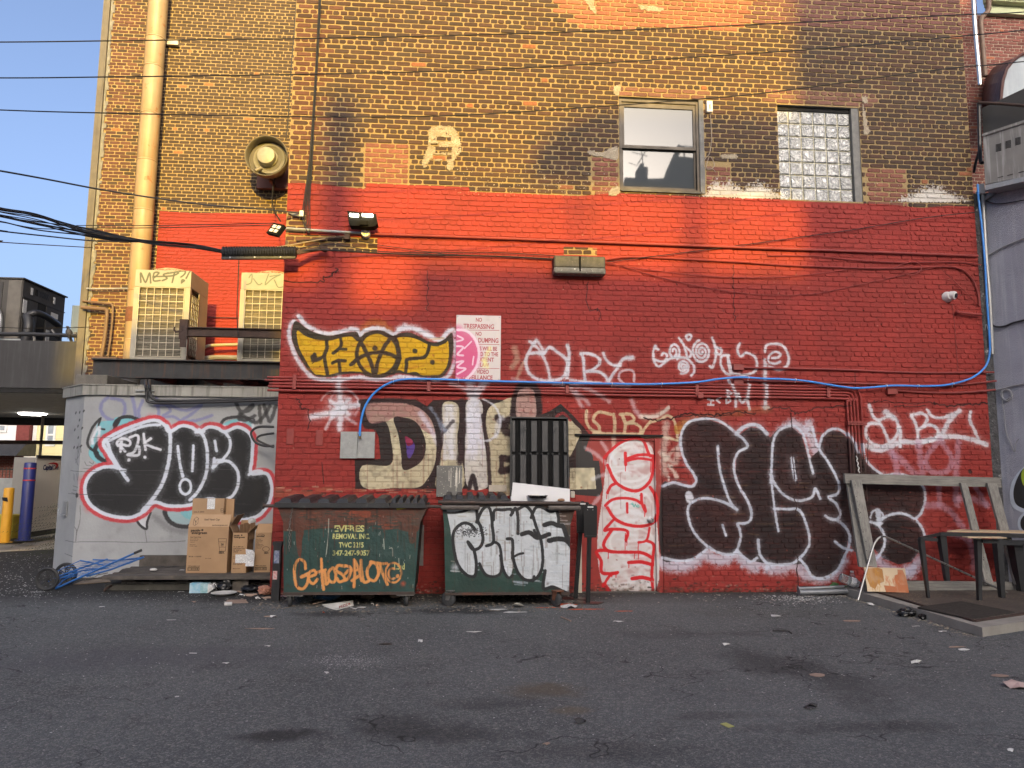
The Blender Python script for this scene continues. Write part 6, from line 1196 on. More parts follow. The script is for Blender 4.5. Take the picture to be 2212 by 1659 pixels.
# chain
ch=empty('chain',tuple(U(630,1100,-1)),'rusty chain hanging from the left end of the dumpster bar','chain')
rr=random.Random(3);cx=U(631,1090,-.95)
for k in range(15):
    z=zt-.03-k*.034;x=cx.x+.0-.012*math.sin(k*.3)-.002*k;mb=MB();P=[(x+(.009*math.cos(a) if k % 2 else 0),yf-.02+(0 if k % 2 else .009*math.cos(a)),z+.021*math.sin(a)) for a in np.linspace(0,2*math.pi,11)];mb.tube(P,.0035,5,False);mb.build('chain_link',M_galvd,ch)
# ---- right skip --------------------------------------------------------------
S2=empty('dumpster',(.6,-.5,0),'green dumpster painted white with a black outlined bubble tag, one lid thrown open','dumpster')
zt2=1.20;zb2=.155;xl,xr=-.11,1.34;yb2=-.12
mb=MB();pr=[(xl,yf,zb2),(xr,yf,zb2),(xr+.02,yf,zt2-.25),(xr+.10,yf,zt2),(xl-.06,yf,zt2),(xl-.03,yf,zt2-.25)];bkp=[(x,yb2,z) for x,y,z in pr]
mb.add(pr,[(0,1,2,3,4,5)]);mb.add(bkp,[(5,4,3,2,1,0)])
for i,j in ((0,1),(1,2),(2,3),(4,5),(5,0)): mb.add([pr[i],pr[j],bkp[j],bkp[i]],[(0,1,2,3)])
mb.build('body',skipmat('white_tagged_skip_paint',d2,(.022,.062,.048)),S2)
MB().box(xl-.01,xr+.01,yf-.012,yf+.05,zb2-.02,zb2+.01).build('bottom_rail',M_rim,S2)
a=U(950,1078,-.94);b=U(1253,1084,-.94);MB().cyl((a.x-.02,yf-.03,zt2+.005),(b.x,yf-.03,zt2-.005),.021,n=12).build('lid_bar',M_rim,S2,smooth=True)
for u0,u1 in ((952,1037),(1184,1254)): p,q=U(u0,1088,-.95),U(u1,1088,-.95);MB().bevbox(p.x,q.x,yf-.075,yf-.005,zt2-.085,zt2-.03,.018).build('lift_sleeve',mat('worn_sleeve_steel',(.12,.105,.09),(.07,.055,.05),9,.5,.3),S2)
mb=MB();mb.box(xl-.06,xr+.10,yf-.012,yf+.03,zt2-.025,zt2+.002);mb.build('rim',M_rim,S2)
xe=U(1101,1068,-.9).x;ribbed_lid(xl-.05,xe,yf-.03,yb2,zt2+.012,zt2+.03,6,S2)
# open lid leaning on the wall
l0,l1=U(1102,900,-.10),U(1229,1066,-.16)
def olid():
    mb=MB();x0,x1,z0,z1=l0.x,l1.x,l1.z-.10,l0.z;y0,y1=-.16,-.08
    F_=lambda x,z,d: (x,y1+(y0-y1)*(1-(z-z0)/(z1-z0))-d,z)
    def bx(xa,xb_,za,zb,d0,d1,tp=0):
        vs=[F_(xa,za,d0),F_(xb_,za,d0),F_(xb_,zb,d0),F_(xa,zb,d0),F_(xa+tp,za+tp,d1),F_(xb_-tp,za+tp,d1),F_(xb_-tp,zb-tp,d1),F_(xa+tp,zb-tp,d1)]
        mb.add(vs,[(4,5,6,7),(0,1,5,4),(1,2,6,5),(2,3,7,6),(3,0,4,7),(3,2,1,0)])
    bx(x0,x1,z0,z1,0,.010);mb.build('lid_back',mat('lid_groove_shade',(.006,.006,.006),rough=.8,spec=.2),S2);mb=MB();bx(x0,x1,z1-.022,z1,.012,.05,.003);bx(x0,x0+.02,z0,z1,.012,.05,.003);bx(x1-.02,x1,z0,z1,.012,.05,.003)  # back plate blackened: groove shade painted into the same lid plastic
    n=5;w_=(x1-x0-.05)/n
    for k in range(n+1):   # raised strips with waisted valleys between them
        xc=x0+.025+k*w_
        for (za,zb,hw) in ((z0+.02,z0+.14,.030),(z0+.17,z0+.60,.026),(z0+.63,z1-.05,.026)):
            if k in (0,n): xa,xb_=(x0+.02,xc+.045) if k == 0 else (xc-.045,x1-.02)
            else: xa,xb_=xc-hw-.017,xc+hw+.017
            bx(xa,xb_,za,zb,.010,.042,.007)
        for zz in (z0+.15,z0+.61):
            if 0 < k < n: bx(xc-.055,xc-.03,zz-.012,zz+.014,.010,.034,.004);bx(xc+.03,xc+.055,zz-.012,zz+.014,.010,.034,.004)
    o=mb.build('open_lid',M_lid,S2)
    for u in (1133,1199):
        c=U(u,926,-.18);rg_=MB().tube([(c.x+.024*math.cos(a),c.y,c.z+.024*math.sin(a)) for a in np.linspace(0,2*math.pi,17)],.003,5,False);rg_.bar((c.x-.016,c.y,c.z-.016),(c.x+.016,c.y,c.z+.016),.004,.004)
        if u == 1199: rg_.bar((c.x-.016,c.y,c.z+.016),(c.x+.016,c.y,c.z-.016),.004,.004)
        rg_.build('moulded_symbol',M_lid,S2)
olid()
caster(-.04,yf+.03,S2,ang=R(62));caster(1.20,yf-.04,S2,ang=R(30),fork=M_rust);caster(.0,yb2-.1,S2,ang=R(10));caster(1.15,yb2-.1,S2,ang=R(-20))
# things in the right skip
pc=[U(x,y,-.80) for x,y in ((1108,1042),(1231,1056),(1231,1085),(1103,1085))];mb=MB();mb.add([*pc,*[v+Vector((0,.012,0)) for v in pc]],[(0,1,2,3),(7,6,5,4),(0,4,5,1),(1,5,6,2),(2,6,7,3),(3,7,4,0)]);tag(mb.build('white_board',mat('white_board',(.78,.78,.78),(.72,.72,.72),4,.4)),'white board sticking up out of the open dumpster','board')
def crumple(name,c,s,m_,label,cat,seed=1,amp=.35,sub=3,flat=1.0):
    bm=bmesh.new();bmesh.ops.create_icosphere(bm,subdivisions=sub,radius=1);rr=random.Random(seed);ph=[(rr.uniform(1.5,6),rr.uniform(1.5,6),rr.uniform(1.5,6),rr.uniform(0,6)) for _ in range(6)]
    for v in bm.verts:
        n=sum(abs(math.sin(a*v.co.x+b*v.co.y+c_*v.co.z+d)) for a,b,c_,d in ph)/6;k=1-amp+amp*2*(n-.45)+rr.uniform(-.07,.07);v.co=Vector((v.co.x*s[0]*k,v.co.y*s[1]*k,max(v.co.z,-.75)*s[2]*k*flat))
        v.co += Vector(c)
    mb=MB();mb.frombm(bm);o=mb.build(name,m_);return tag(o,label,cat)
M_bag=mat('black_bin_bag',(.010,.010,.011),rough=.28,bump=.004,bsc=30);M_clear=mat('crumpled_clear_film',(.55,.56,.55),(.42,.43,.42),20,.3,bump=.01,bsc=20)
q=U(1122,1076,-.72);crumple('plastic_wrap',(q.x-.03,-.72,q.z),(.11,.07,.045),mat('white_tissue',(.75,.75,.78),(.6,.6,.64),20,.5),'crumpled white wrapping at the left of the open dumpster load','wrapping',3)
q=U(1165,1078,-.86);mb=MB();mb.lathe([(.0,.0),(.09,.004),(.12,.03),(.125,.03),(.10,-.005),(.0,-.01)],(q.x-.02,-.86,q.z+.015),'Z',20);tag(mb.build('black_tray',M_bag,smooth=True),'round black tray lying on top of the dumpster load','tray')
q=U(1154,1074,-.85);tag(MB().bevbox(q.x-.06,q.x+.06,-.86,-.80,q.z-.01,q.z+.03,.012).build('takeout_box',mat('offwhite_foam',(.62,.58,.52),rough=.5)),'off white takeout container against the white board','container')
q=U(1212,1080,-.85);crumple('bread_roll',(q.x,-.85,q.z),(.05,.04,.022),mat('tan_card',(.42,.24,.13)),'small tan lump on the dumpster rim at right','rubbish',8,.1,2)
q=U(1238,1070,-.80);tag(MB().bevbox(q.x-.03,q.x+.02,-.82,-.76,q.z-.03,q.z+.05,.012).build('foam_cup',mat('pale_card',(.50,.45,.36))),'pale card piece wedged at the right corner of the open dumpster','rubbish')
# bollard like post with stickers between grey wall and left skip
po=empty('steel_post',(-2.18,-.3,0),'short black steel post with stickers between the boxes and the left dumpster','post')
a=U(596,1290,-.45);MB().box(a.x-.045,a.x+.045,-.5,-.41,.0,.66).build('tube',M_blkpipe,po);MB().box(a.x-.055,a.x+.055,-.51,-.40,.66,.70).build('cap',M_blkpipe,po)
MB().box(a.x-.03,a.x+.03,-.504,-.5,.45,.60).build('sticker',mat('blue_sticker',(.05,.08,.20),(.4,.42,.5),30,.4),po);MB().box(a.x-.035,a.x+.015,-.504,-.5,.26,.36).build('sticker',mat('red_white_sticker',(.60,.12,.10),(.7,.68,.66),40,.4),po)
# hand sanitiser style stands
def stand(ux,uy,label,h0,lean=0.0):
    b=U(ux,uy,Z=0);s=empty('floor_stand',(b.x,b.y,0),label,'stand','pair of black floor stands beside the dumpster')
    M_bl=M_stand;mb=MB();mb.zprism([(b.x-.19,b.y-.06),(b.x+.11,b.y-.10),(b.x+.20,b.y+.03),(b.x-.10,b.y+.16)],.0,.008);mb.build('base_plate',M_plateb,s)
    MB().bar((b.x,b.y,.008),(b.x+lean,b.y,h0-.05),.05,.03,up=(0,1,0)).build('pole',M_bl,s)
    mb=MB();x=b.x+lean;w_=.083
    prof=[(x-w_+.015,h0-.37),(x+w_-.015,h0-.37),(x+w_-.005,h0-.36),(x+w_,h0-.02),(x+w_-.012,h0),(x-w_+.012,h0),(x-w_,h0-.02),(x-w_+.005,h0-.36)]
    mb.prism(prof,b.y-.035,b.y-.02);mb.build('head_plate',M_bl,s);MB().box(x-w_+.012,x+w_-.012,b.y-.045,b.y-.0,h0-.385,h0-.365).build('drip_tray',M_bl,s)
    mb=MB()
    for dx in (-.035,.03): mb.lathe([(0,.002),(.004,.001),(.004,0)],(x+dx,b.y-.036,h0-.055),'Y',8)
    mb.box(x-.035,x+.035,b.y-.0365,b.y-.035,h0-.03,h0-.012);mb.build('label_strip',M_wht,s);MB().box(x-.02,x+.02,b.y-.03,b.y,h0,h0+.012).build('clip',M_stand,s)
M_stand=mat('black_powder_coat',(.012,.012,.013),rough=.4);M_plateb=mat('brown_steel_plate',(.05,.035,.032),(.035,.028,.026),10,.35,.3)
stand(1270,1303,'front one of two black floor stands, nearer to the camera beside the door',1.165,.03);stand(1243,1294,'rear one of two black floor stands, half hidden by the dumpster corner',1.19,.09)
# ================================================================= loading step, pallet, boxes, cart
def Bx(x,y): return ((640+x*.5252)/1.8517,(1950+y*.5252)/1.8517)
def Ct(x,y): return ((120+x*.5039)/1.8517,(2150+y*.5039)/1.8517)
M_oldwood=mat('grey_rotten_wood',(.115,.10,.085),(.06,.052,.045),7,.9,bump=.006,bsc=22,spot=(.20,.16,.11),spotlo=.62,spothi=.75)
M_card=mat('corrugated_card',(.42,.265,.145),(.37,.23,.125),5,.75,bump=.0008,bsc=90,spec=.3)
M_cardd=mat('card_inside',(.33,.21,.125),(.27,.17,.10),6,.8)
M_stepc=mat('step_concrete',(.105,.10,.085),(.06,.056,.05),7,.9,bump=.006,spot=(.16,.15,.13),spotlo=.62,spothi=.72)
stp=MB();a=U(218,1272,Z=0);stp.bevbox(-4.5,-2.2,.36,1.45,0,.085,.012);tag(stp.build('concrete_step',M_stepc),kind='structure')
M_tile=mat('grimy_tile',(.21,.195,.165),(.12,.11,.095),9,.8)
mb=MB();x=-4.3;rr=random.Random(5)
tiles=empty('loading_platform',(-3.4,.6,.085),'rotten grey wooden platform on the concrete step, carrying the cardboard boxes','platform')
for i in range(26): w_=.068;mb=MB();mb.bevbox(x,x+w_-.006,.37,.44,.085,.100+rr.uniform(0,.004),.003);mb.build('edge_tile',M_tile,tiles);x += w_
dz=.212;xx0,xx1=-4.45,-2.36
for k in range(7):
    y0=.17+k*.135;mb=MB();a_=xx0+rr.uniform(-.05,.05)+(0 if k else .05);mb.hexa([(a_,y0,dz-.05+rr.uniform(0,.004)),(xx1,y0,dz-.05),(xx1,y0+.125,dz-.05),(a_-.03,y0+.125,dz-.05),(a_,y0,dz-rr.uniform(0,.01)),(xx1,y0,dz),(xx1,y0+.125,dz),(a_-.03,y0+.125,dz-rr.uniform(0,.01))]);mb.build('deck_board',M_oldwood,tiles)
for xx in (-4.3,-3.62,-2.55): MB().box(xx,xx+.16,.38,1.0,.106,dz-.05).build('bearer',M_oldwood,tiles)
MB().box(xx0+.05,-3.5,1.12,1.19,dz-.02,dz+.14).build('back_plank',M_oldwood,tiles)
mb=MB()
for i in range(14): x=xx0+rr.uniform(-.08,.3);mb.bar((x,.18+rr.uniform(-.02,.3),dz-rr.uniform(.0,.05)),(x-rr.uniform(.05,.2),.16+rr.uniform(0,.3),dz-rr.uniform(.02,.06)),.02,.008)
mb.build('splinters',M_oldwood,tiles)['kind']='stuff'
bx_=U(*Bx(620,735),Y=.22);tag(MB().hexa([(bx_.x-.11,.22,0),(bx_.x+.09,.22,0),(bx_.x+.09,.28,0),(bx_.x-.11,.28,0),(bx_.x-.12,.24,.13),(bx_.x+.08,.24,.16),(bx_.x+.08,.29,.16),(bx_.x-.12,.29,.13)]).build('wood_block',M_oldwood),'dark wood block propped against the step beside the black bag','block')

def boxcv(name,Y,x0,y0,x1,y1,ppm=420): a=U(*Bx(x0,y1),Y=Y);b=U(*Bx(x1,y0),Y=Y);return Canvas(name,Y,a.x,b.x,a.z,b.z,ppm),a,b
INK=(.16,.13,.11)
def bt(cv,s_,x,y,h,w_=None,bold=.02,c=INK,a=.9,Y=None):
    p=U(*Bx(x,y),Y=cv.Y);e=None if w_ is None else U(*Bx(x+w_,y),Y=cv.Y).x-p.x;cv.text(s_,(p.x,p.z),h*.2836*(cv.Y+DIST)/F_PX,c,a,bold=bold,width=e)
def barcode(cv,x,y,w_,h):
    rr=random.Random(int(x));k=x
    p0,p1=U(*Bx(x,y+h),Y=cv.Y),U(*Bx(x+w_,y),Y=cv.Y);cv.rect(p0.x,p1.x,p0.z,p1.z,INK,.9);cv.rect(p0.x+.008,p1.x-.008,p0.z+.008,p1.z-.008,(.66,.54,.40),1);xx=p0.x+.014
    while xx < p1.x-.014: w2=rr.choice([.002,.003,.005]);cv.rect(xx,xx+w2,p0.z+.012,p1.z-.012,INK,.9);xx += w2+rr.choice([.003,.004])
def carton(name,Y,fx0,fx1,ytop,ybot,depth,label,paintfn,flaps,taper=0):
    cv,a,b=boxcv(name+'_print',Y,fx0,ytop,fx1,ybot);paintfn(cv);m_=painted(name+'_card',cv,(.42,.265,.145),(.37,.23,.125),.75,sc=5,bump=.0008,bsc=90,spec=.3)
    t=empty(name,((a.x+b.x)/2,Y+depth/2,a.z),label,'cardboard box','cardboard boxes on the wooden platform');z0,z1=a.z,b.z;w_=.004
    MB().box(a.x,b.x,Y,Y+w_,z0,z1).build('front_panel',m_,t);MB().box(b.x-w_,b.x,Y+w_,Y+depth,z0,z1).build('side_panel',M_card,t);MB().box(a.x,a.x+w_,Y+w_,Y+depth,z0,z1).build('side_panel',M_card,t);MB().box(a.x+w_,b.x-w_,Y+depth-w_,Y+depth,z0,z1).build('back_panel',M_cardd,t);MB().box(a.x+w_,b.x-w_,Y+w_,Y+depth-w_,z0,z0+w_).build('bottom',M_cardd,t)
    flaps(t,a,b,Y,depth,z1);return t
def flap(t,p,q,d,mm=None,nm='flap'): mb=MB();p,q,d=Vector(p),Vector(q),Vector(d);n=(q-p).cross(d).normalized()*.004;mb.hexa([p,q,q+n,p+n,p+d,q+d,q+d+n,p+d+n]);return mb.build(nm,mm or M_card,t)
def p_big(cv):
    bt(cv,'pactiv',234,335,16,76,.06);bt(cv,'evergreen',240,353,16,118,.06);cv.stroke([Bx(321,325)]*2,4.2,INK,.9,.1)
    bt(cv,'Iced Venti Cup',232,382,8,80,.03)
    for i,(s_,w_) in enumerate((('26 oz (769 ml)',62),('Polypropylene',58),('Natural',32))): bt(cv,s_,230,395+i*12,6,w_,.02)
    bt(cv,'600 Count',226,437,6,44);bt(cv,'(15/40 Cups)',226,449,6,56);bt(cv,'SKU#: 11165950',218,530,8,96,.03);bt(cv,'Lot Code',345,543,6,44);bt(cv,'YPP26NSBELCAP',212,604,8,92,.03);barcode(cv,209,608,92,26)
    for l in ([(443,390),(505,390),(497,485),(452,485)],[(446,415),(503,415)],[(449,455),(500,455)],[(443,393),(447,413)]): cv.stroke([Bx(*q) for q in (l+[l[0]] if len(l) == 4 else l)],.45,INK,.9,.2,curve=False)
    bt(cv,'26',462,440,14,22,.05);bt(cv,'OUNCE',464,449,5,19);bt(cv,'L',468,478,5);bt(cv,'SBX',446,503,16,44,.06)
    cv.rect(cv.x0,cv.x1,cv.z0,cv.z0+.004,(.3,.2,.12),.6)
def f_big(t,a,b,Y,d,z1):
    cvt=Canvas('flap_print',Y-.0,a.x,b.x+.03,z1,z1+.19,420);bt(cvt,'Iced Venti Cup',332,252,13,116,.03);bt(cvt,'pactivevergreen.com',396,291,9,118,.03)
    for l in ([(250,245),(268,228),(285,238),(268,262),(250,245)],[(250,245),(250,285),(262,290)],[(268,262),(266,290),(284,275),(285,238)],[(256,250),(270,270)]): cvt.stroke([Bx(*q) for q in l],.5,INK,.8,.2,curve=False)
    m_=painted('flap_card',cvt,(.46,.30,.17),(.41,.26,.14),.75,sc=5)
    flap(t,(a.x,Y,z1),(b.x,Y,z1),(.012,.07,.155),m_);flap(t,(b.x,Y+.02,z1),(b.x,Y+d,z1),(.085,.02,.15),M_cardd);flap(t,(a.x,Y+d,z1),(b.x,Y+d,z1),(0,.06,.10),M_cardd)
Yb=.38
carton('cardboard_box',Yb,196,524,300,653,.36,'large cardboard box of iced venti cups, tallest on the platform',p_big,f_big)
def p_mid(cv):
    bt(cv,'pactiv',562,371,11,46,.06);bt(cv,'evergreen',564,384,11,82,.06);cv.stroke([Bx(621,364)]*2,3,INK,.9,.1)
    for i,(s_,w_) in enumerate((('30 oz (887 ml)',76),('Cold Drink Cups',86),('PP 15/27 ct',62),('270/CS',36))): bt(cv,s_,558,455+i*13,7,w_,.04)
    for i,s_ in enumerate(('Brown','Net Wt')): bt(cv,s_,556,531+i*11,6,30,.03)
    bt(cv,'SKU# 611061671',554,580,7,80,.04);bt(cv,'GTIN 10061671',554,590,6,72,.04);bt(cv,'Made in U.S.A.',554,621,6,58,.03)
def f_mid(t,a,b,Y,d,z1):
    flap(t,(a.x,Y+d,z1),(b.x,Y+d,z1),(0,.05,.14),M_card);flap(t,(a.x,Y,z1),(a.x,Y+d,z1),(-.05,0,.10),M_cardd);flap(t,(b.x,Y,z1),(b.x,Y+d,z1),(.08,.02,.09),M_card)
    for i in range(4): x=a.x+.06+i*.045;flap(t,(x,Y+.08,z1-.1),(x+.03,Y+.2,z1-.1),(.0,.0,.20+.02*(i % 2)),M_cardd,'folded_card')
    lb=U(*Bx(612,540),Y=Y-.004);MB().box(lb.x-.065,lb.x+.10,Y-.004,Y-.001,lb.z-.06,lb.z+.05).build('shipping_label',LAB,t)
    l2=U(*Bx(683,540),Y=Y-.02);mb=MB();mb.add([(l2.x-.06,Y-.012,l2.z+.12),(l2.x+.03,Y-.025,l2.z+.11),(l2.x+.06,Y-.01,l2.z+.07),(l2.x+.055,Y-.02,l2.z-.10),(l2.x-.05,Y-.03,l2.z-.10),(l2.x-.045,Y-.01,l2.z)],[(0,1,2,3,4,5)]);mb.build('loose_paper',LAB,t)
def labelmat():
    t=NT('printed_label');g=t.pos();sx=t.n('ShaderNodeSeparateXYZ');t.l(g,sx.inputs[0]);f=t.math('SINE',t.math('MULTIPLY',sx.outputs[2],420));k=t.math('MULTIPLY',t.ramp(f,.3,.5),t.ramp(t.noise(70,2),.42,.5));t.l(t.mix(k,(.74,.74,.73),(.30,.30,.31)),t.b.inputs['Base Color']);t.b.inputs['Roughness'].default_value=.5;return t.m
LAB=labelmat()
carton('cardboard_box',Yb+.0,540,668,345,652,.30,'narrow cardboard box with a white shipping label and loose paper, between the two others',p_mid,f_mid)
def p_nov(cv):
    bt(cv,'novolex',736,376,12,60,.06);P=[Bx(745,360),Bx(770,356),Bx(796,366),Bx(785,378)];cv.stroke(P,.5,INK,.9,.2)
    for i,(s_,w_) in enumerate((('Made of Pulp',36),('Compostable',50),('Tear here',44),('250 ct.',22))): bt(cv,s_,733,397+i*10,5,w_,.03)
    for i in range(4): bt(cv,['Recyclable where','facilities exist','Hot or cold','Sleeves'][i],733,437+i*9,5,[50,58,44,36][i],.03)
    cv.stroke([Bx(*q) for q in ell(806,470,26,18)],.8,INK,.7,.2,closed=True);bt(cv,'SBX',792,505,13,36,.05);bt(cv,'PPDL26SLESSA',728,601,8,82,.03);barcode(cv,722,606,92,24)
def f_nov(t,a,b,Y,d,z1): flap(t,(a.x,Y,z1),(b.x,Y,z1),(.015,.05,.115),M_card);flap(t,(a.x,Y+d,z1),(b.x,Y+d,z1),(0,.1,.08),M_cardd)
carton('cardboard_box',Yb+.06,714,850,345,646,.28,'cardboard box at the right end of the platform, partly hidden by the red wall corner',p_nov,f_nov)
cvs=Canvas('small_box_print',Yb+.14,U(*Bx(255,0),Y=Yb+.14).x,U(*Bx(495,0),Y=Yb+.14).x,U(*Bx(0,208),Y=Yb+.14).z,U(*Bx(0,84),Y=Yb+.14).z,420)
bt(cvs,'orest, IL 60043',256,190,9,80,.03)
for l in ([(462,163),(482,163),(482,190),(462,190)],): cvs.stroke([Bx(*q) for q in l+[l[0]]],.4,INK,.9,.2,curve=False)
bt(cvs,'USA',465,180,6,14)
sbx=empty('cardboard_box',((cvs.x0+cvs.x1)/2,Yb+.25,cvs.z0),'small cardboard box with a white label standing on top of the iced venti box','cardboard box','cardboard boxes on the wooden platform')
MB().box(cvs.x0,cvs.x1,Yb+.14,Yb+.30,cvs.z0-.17,cvs.z1).build('carton_body',painted('small_box_card',cvs,(.43,.275,.15),(.38,.24,.13),.75,sc=5),sbx);e=U(*Bx(570,85),Y=Yb+.24);MB().box(cvs.x1+.002,e.x,Yb+.22,Yb+.25,cvs.z0-.1,cvs.z1-.004).build('flap',M_card,sbx)
l_=U(*Bx(357,165),Y=Yb+.135);r_=U(*Bx(420,85),Y=Yb+.135);MB().box(l_.x,r_.x,Yb+.136,Yb+.139,l_.z,r_.z).build('shipping_label',LAB,sbx)
q=U(*Bx(700,245),Y=Yb+.2);crumple('clear_clamshell',(q.x,Yb+.2,q.z-.02),(.06,.05,.05),M_clear,'clear plastic tub poking out of the middle cardboard box','tub',5,.15,2)

# ---- folding shopping cart lying on its back ---------------------------------------
M_cart=mat('blue_enamel',(.02,.13,.40),(.018,.10,.32),9,.4,spot=(.05,.10,.18),spotsc=20,spotlo=.6)
ct=empty('shopping_cart',(-4.9,.5,0),'folded blue wire shopping cart with two black spoked wheels lying by the grey wall','cart')
def wheel(cx,cy,r,name='wheel'):
    c=Vector((cx,cy,r));mb=MB();mb.tube([c+Vector(((r-.018)*math.cos(a),0,(r-.018)*math.sin(a))) for a in np.linspace(0,2*math.pi,41)],.018,8,False)
    w_=mb.build('wheel',M_rubk,ct,smooth=True);mb=MB();mb.tube([c+Vector(((r-.036)*math.cos(a),0,(r-.036)*math.sin(a))) for a in np.linspace(0,2*math.pi,33)],.008,6,False)
    for k in range(8): a=k*math.pi/4+.2;mb.bar(c+Vector((.02*math.cos(a),0,.02*math.sin(a))),c+Vector(((r-.034)*math.cos(a),0,(r-.034)*math.sin(a))),.012,.010,up=(0,1,0))
    for k in range(8):
        a0=k*math.pi/4+.2; 
        if k % 2: q0=[c+Vector((rr_*math.cos(a0+t_),0,rr_*math.sin(a0+t_))) for rr_,t_ in ((.045,.3),(r-.05,.06),(r-.05,.72),(.045,.5))];mb.add([v+Vector((0,-.002,0)) for v in q0]+[v+Vector((0,.002,0)) for v in q0],[(0,1,2,3),(7,6,5,4),(0,4,5,1),(1,5,6,2),(2,6,7,3),(3,7,4,0)])
    mb.cyl(c+Vector((0,-.025,0)),c+Vector((0,.025,0)),.022,n=14);mb.build('spokes',M_rubk,w_)
M_rubk=mat('black_plastic_wheel',(.022,.022,.023),(.03,.03,.03),15,.55)
wc=U(*Ct(135,350),Y=.36);wheel(wc.x,.36,.150);wc2=U(*Ct(285,285),Y=.80);wheel(wc2.x,.80,.150)
def cr(pts,r,Ys,nm='rail',m_=None): return MB().tube([U(*Ct(*p),Y=y) for p,y in zip(pts,Ys)],r,8).build(nm,m_ or M_cart,ct,smooth=True)
cr([(140,350),(285,285)],.010,[.36,.80],'axle')
cr([(205,405),(520,262),(835,122)],.013,[.40,.40,.40]);cr([(828,124),(886,100)],.017,[.40,.40],'grip',M_rubk)
cr([(225,310),(400,245),(615,172)],.012,[.75,.75,.75]);cr([(400,183),(580,218)],.010,[.6,.5]);cr([(500,176),(690,182),(905,158)],.009,[.78,.7,.6])
cr([(450,308),(640,255),(800,195),(905,155)],.012,[.42,.42,.44,.46]);cr([(215,395),(260,340),(350,300)],.010,[.42,.6,.7]);cr([(220,330),(420,262),(620,240)],.009,[.6,.6,.55])
cr([(200,275),(400,182)],.006,[.8,.78]);cr([(205,405),(225,310)],.008,[.40,.75])
mb=MB()
for i in range(11):
    t_=i/10;p0=(470+t_*400,300-t_*140);p1=(330+t_*420,262-t_*88);mb.tube([U(*Ct(*p0),Y=.43),U(*Ct(*p1),Y=.62)],.0028,5)
for i in range(8):
    t_=i/7;mb.tube([U(*Ct(230+t_*170,325-t_*75),Y=.62),U(*Ct(430+t_*200,300-t_*60),Y=.45)],.0028,5);mb.tube([U(*Ct(215+t_*190,285-t_*95),Y=.75),U(*Ct(240+t_*330,300-t_*115),Y=.62)],.0028,5)
for i in range(5): t_=i/4;mb.tube([U(*Ct(360+t_*50,270-t_*60),Y=.70),U(*Ct(800+t_*60,208-t_*35),Y=.55)],.0028,5)
mb.build('wire_basket',M_cart,ct)
# cloth / card under the cart
q=[U(*Ct(x,y),Z=.012) for x,y in ((345,370),(450,330),(620,325),(640,350),(480,362))];mb=MB();mb.add([*q,*[v+Vector((0,0,-.01)) for v in q]],[(0,1,2,3,4)]+[(i,(i+1) % 5,5+(i+1) % 5,5+i) for i in range(5)]);tag(mb.build('flattened_card',mat('wet_card',(.24,.18,.12),(.16,.12,.085),12,.8)),'flattened damp card lying on the ground behind the blue cart','cardboard')

# ---- rubbish by the step ---------------------------------------------------------------
def g(x,y,z=0.0): return U(*Bx(x,y),Z=z)
p=g(232,800);cb_=empty('drink_carton',(p.x+.12,p.y-.03,0),'light blue and white drink carton lying on its side in front of the step','carton')
M_cb=mat('light_blue_print',(.10,.38,.52),(.55,.66,.70),9,.4,spot=(.70,.33,.10),spotsc=26,spotlo=.64,spothi=.66)
l_,r_=g(232,802),g(385,798);yy=l_.y;MB().bevbox(l_.x,l_.x+.135,yy-.05,yy+.05,0.002,.125,.004).build('front_half',M_cb,cb_);MB().bevbox(l_.x+.136,l_.x+.225,yy-.05,yy+.05,0.002,.122,.004).build('back_half',mat('teal_print',(.08,.30,.34),(.45,.60,.62),14,.4),cb_)
mb=MB();mb.hexa([(l_.x+.226,yy-.048,.002),(l_.x+.29,yy-.02,.05),(l_.x+.29,yy+.02,.05),(l_.x+.226,yy+.048,.002),(l_.x+.226,yy-.048,.12),(l_.x+.29,yy-.02,.07),(l_.x+.29,yy+.02,.07),(l_.x+.226,yy+.048,.12)]);mb.build('gable_top',M_wht,cb_);MB().cyl((l_.x+.255,yy-.03,.075),(l_.x+.265,yy-.055,.085),.015,n=12).build('cap',M_wht,cb_,smooth=True)
p=g(412,795);crumple('foil_ball',(p.x,p.y,.06),(.045,.05,.075),mat('kitchen_foil',(.62,.62,.62),(.4,.4,.4),25,.25,.9,bump=.02,bsc=30),'crumpled silver foil between the drink carton and the black bag','foil',11)
p=g(490,798);crumple('bin_bag',(p.x,p.y,.075),(.115,.08,.095),M_bag,'small black bin bag beside the silver foil in front of the step','bag',12,.3)
p=g(485,820);mb=MB();mb.lathe([(.0,.004),(.10,.006),(.15,.03),(.155,.03),(.10,-.0),(0,-.002)],(p.x,p.y,.004),'Z',20);tag(mb.build('paper_plate',mat('dirty_white_paper',(.60,.59,.56),(.45,.43,.39),12,.6),smooth=True),'dirty white paper plate under the black bag','plate')
p=g(700,800);crumple('bin_bag',(p.x-.02,p.y+.05,.04),(.16,.10,.06),M_bag,'flat black plastic sheet between the wood block and the brown paper bag','bag',14,.3)
p=g(795,820);crumple('paper_bag',(p.x,p.y,.06),(.10,.08,.08),mat('greasy_paper_bag',(.36,.17,.11),(.45,.22,.15),14,.5,bump=.01,bsc=25),'crumpled reddish brown paper bag at the foot of the red wall corner','bag',15,.35)
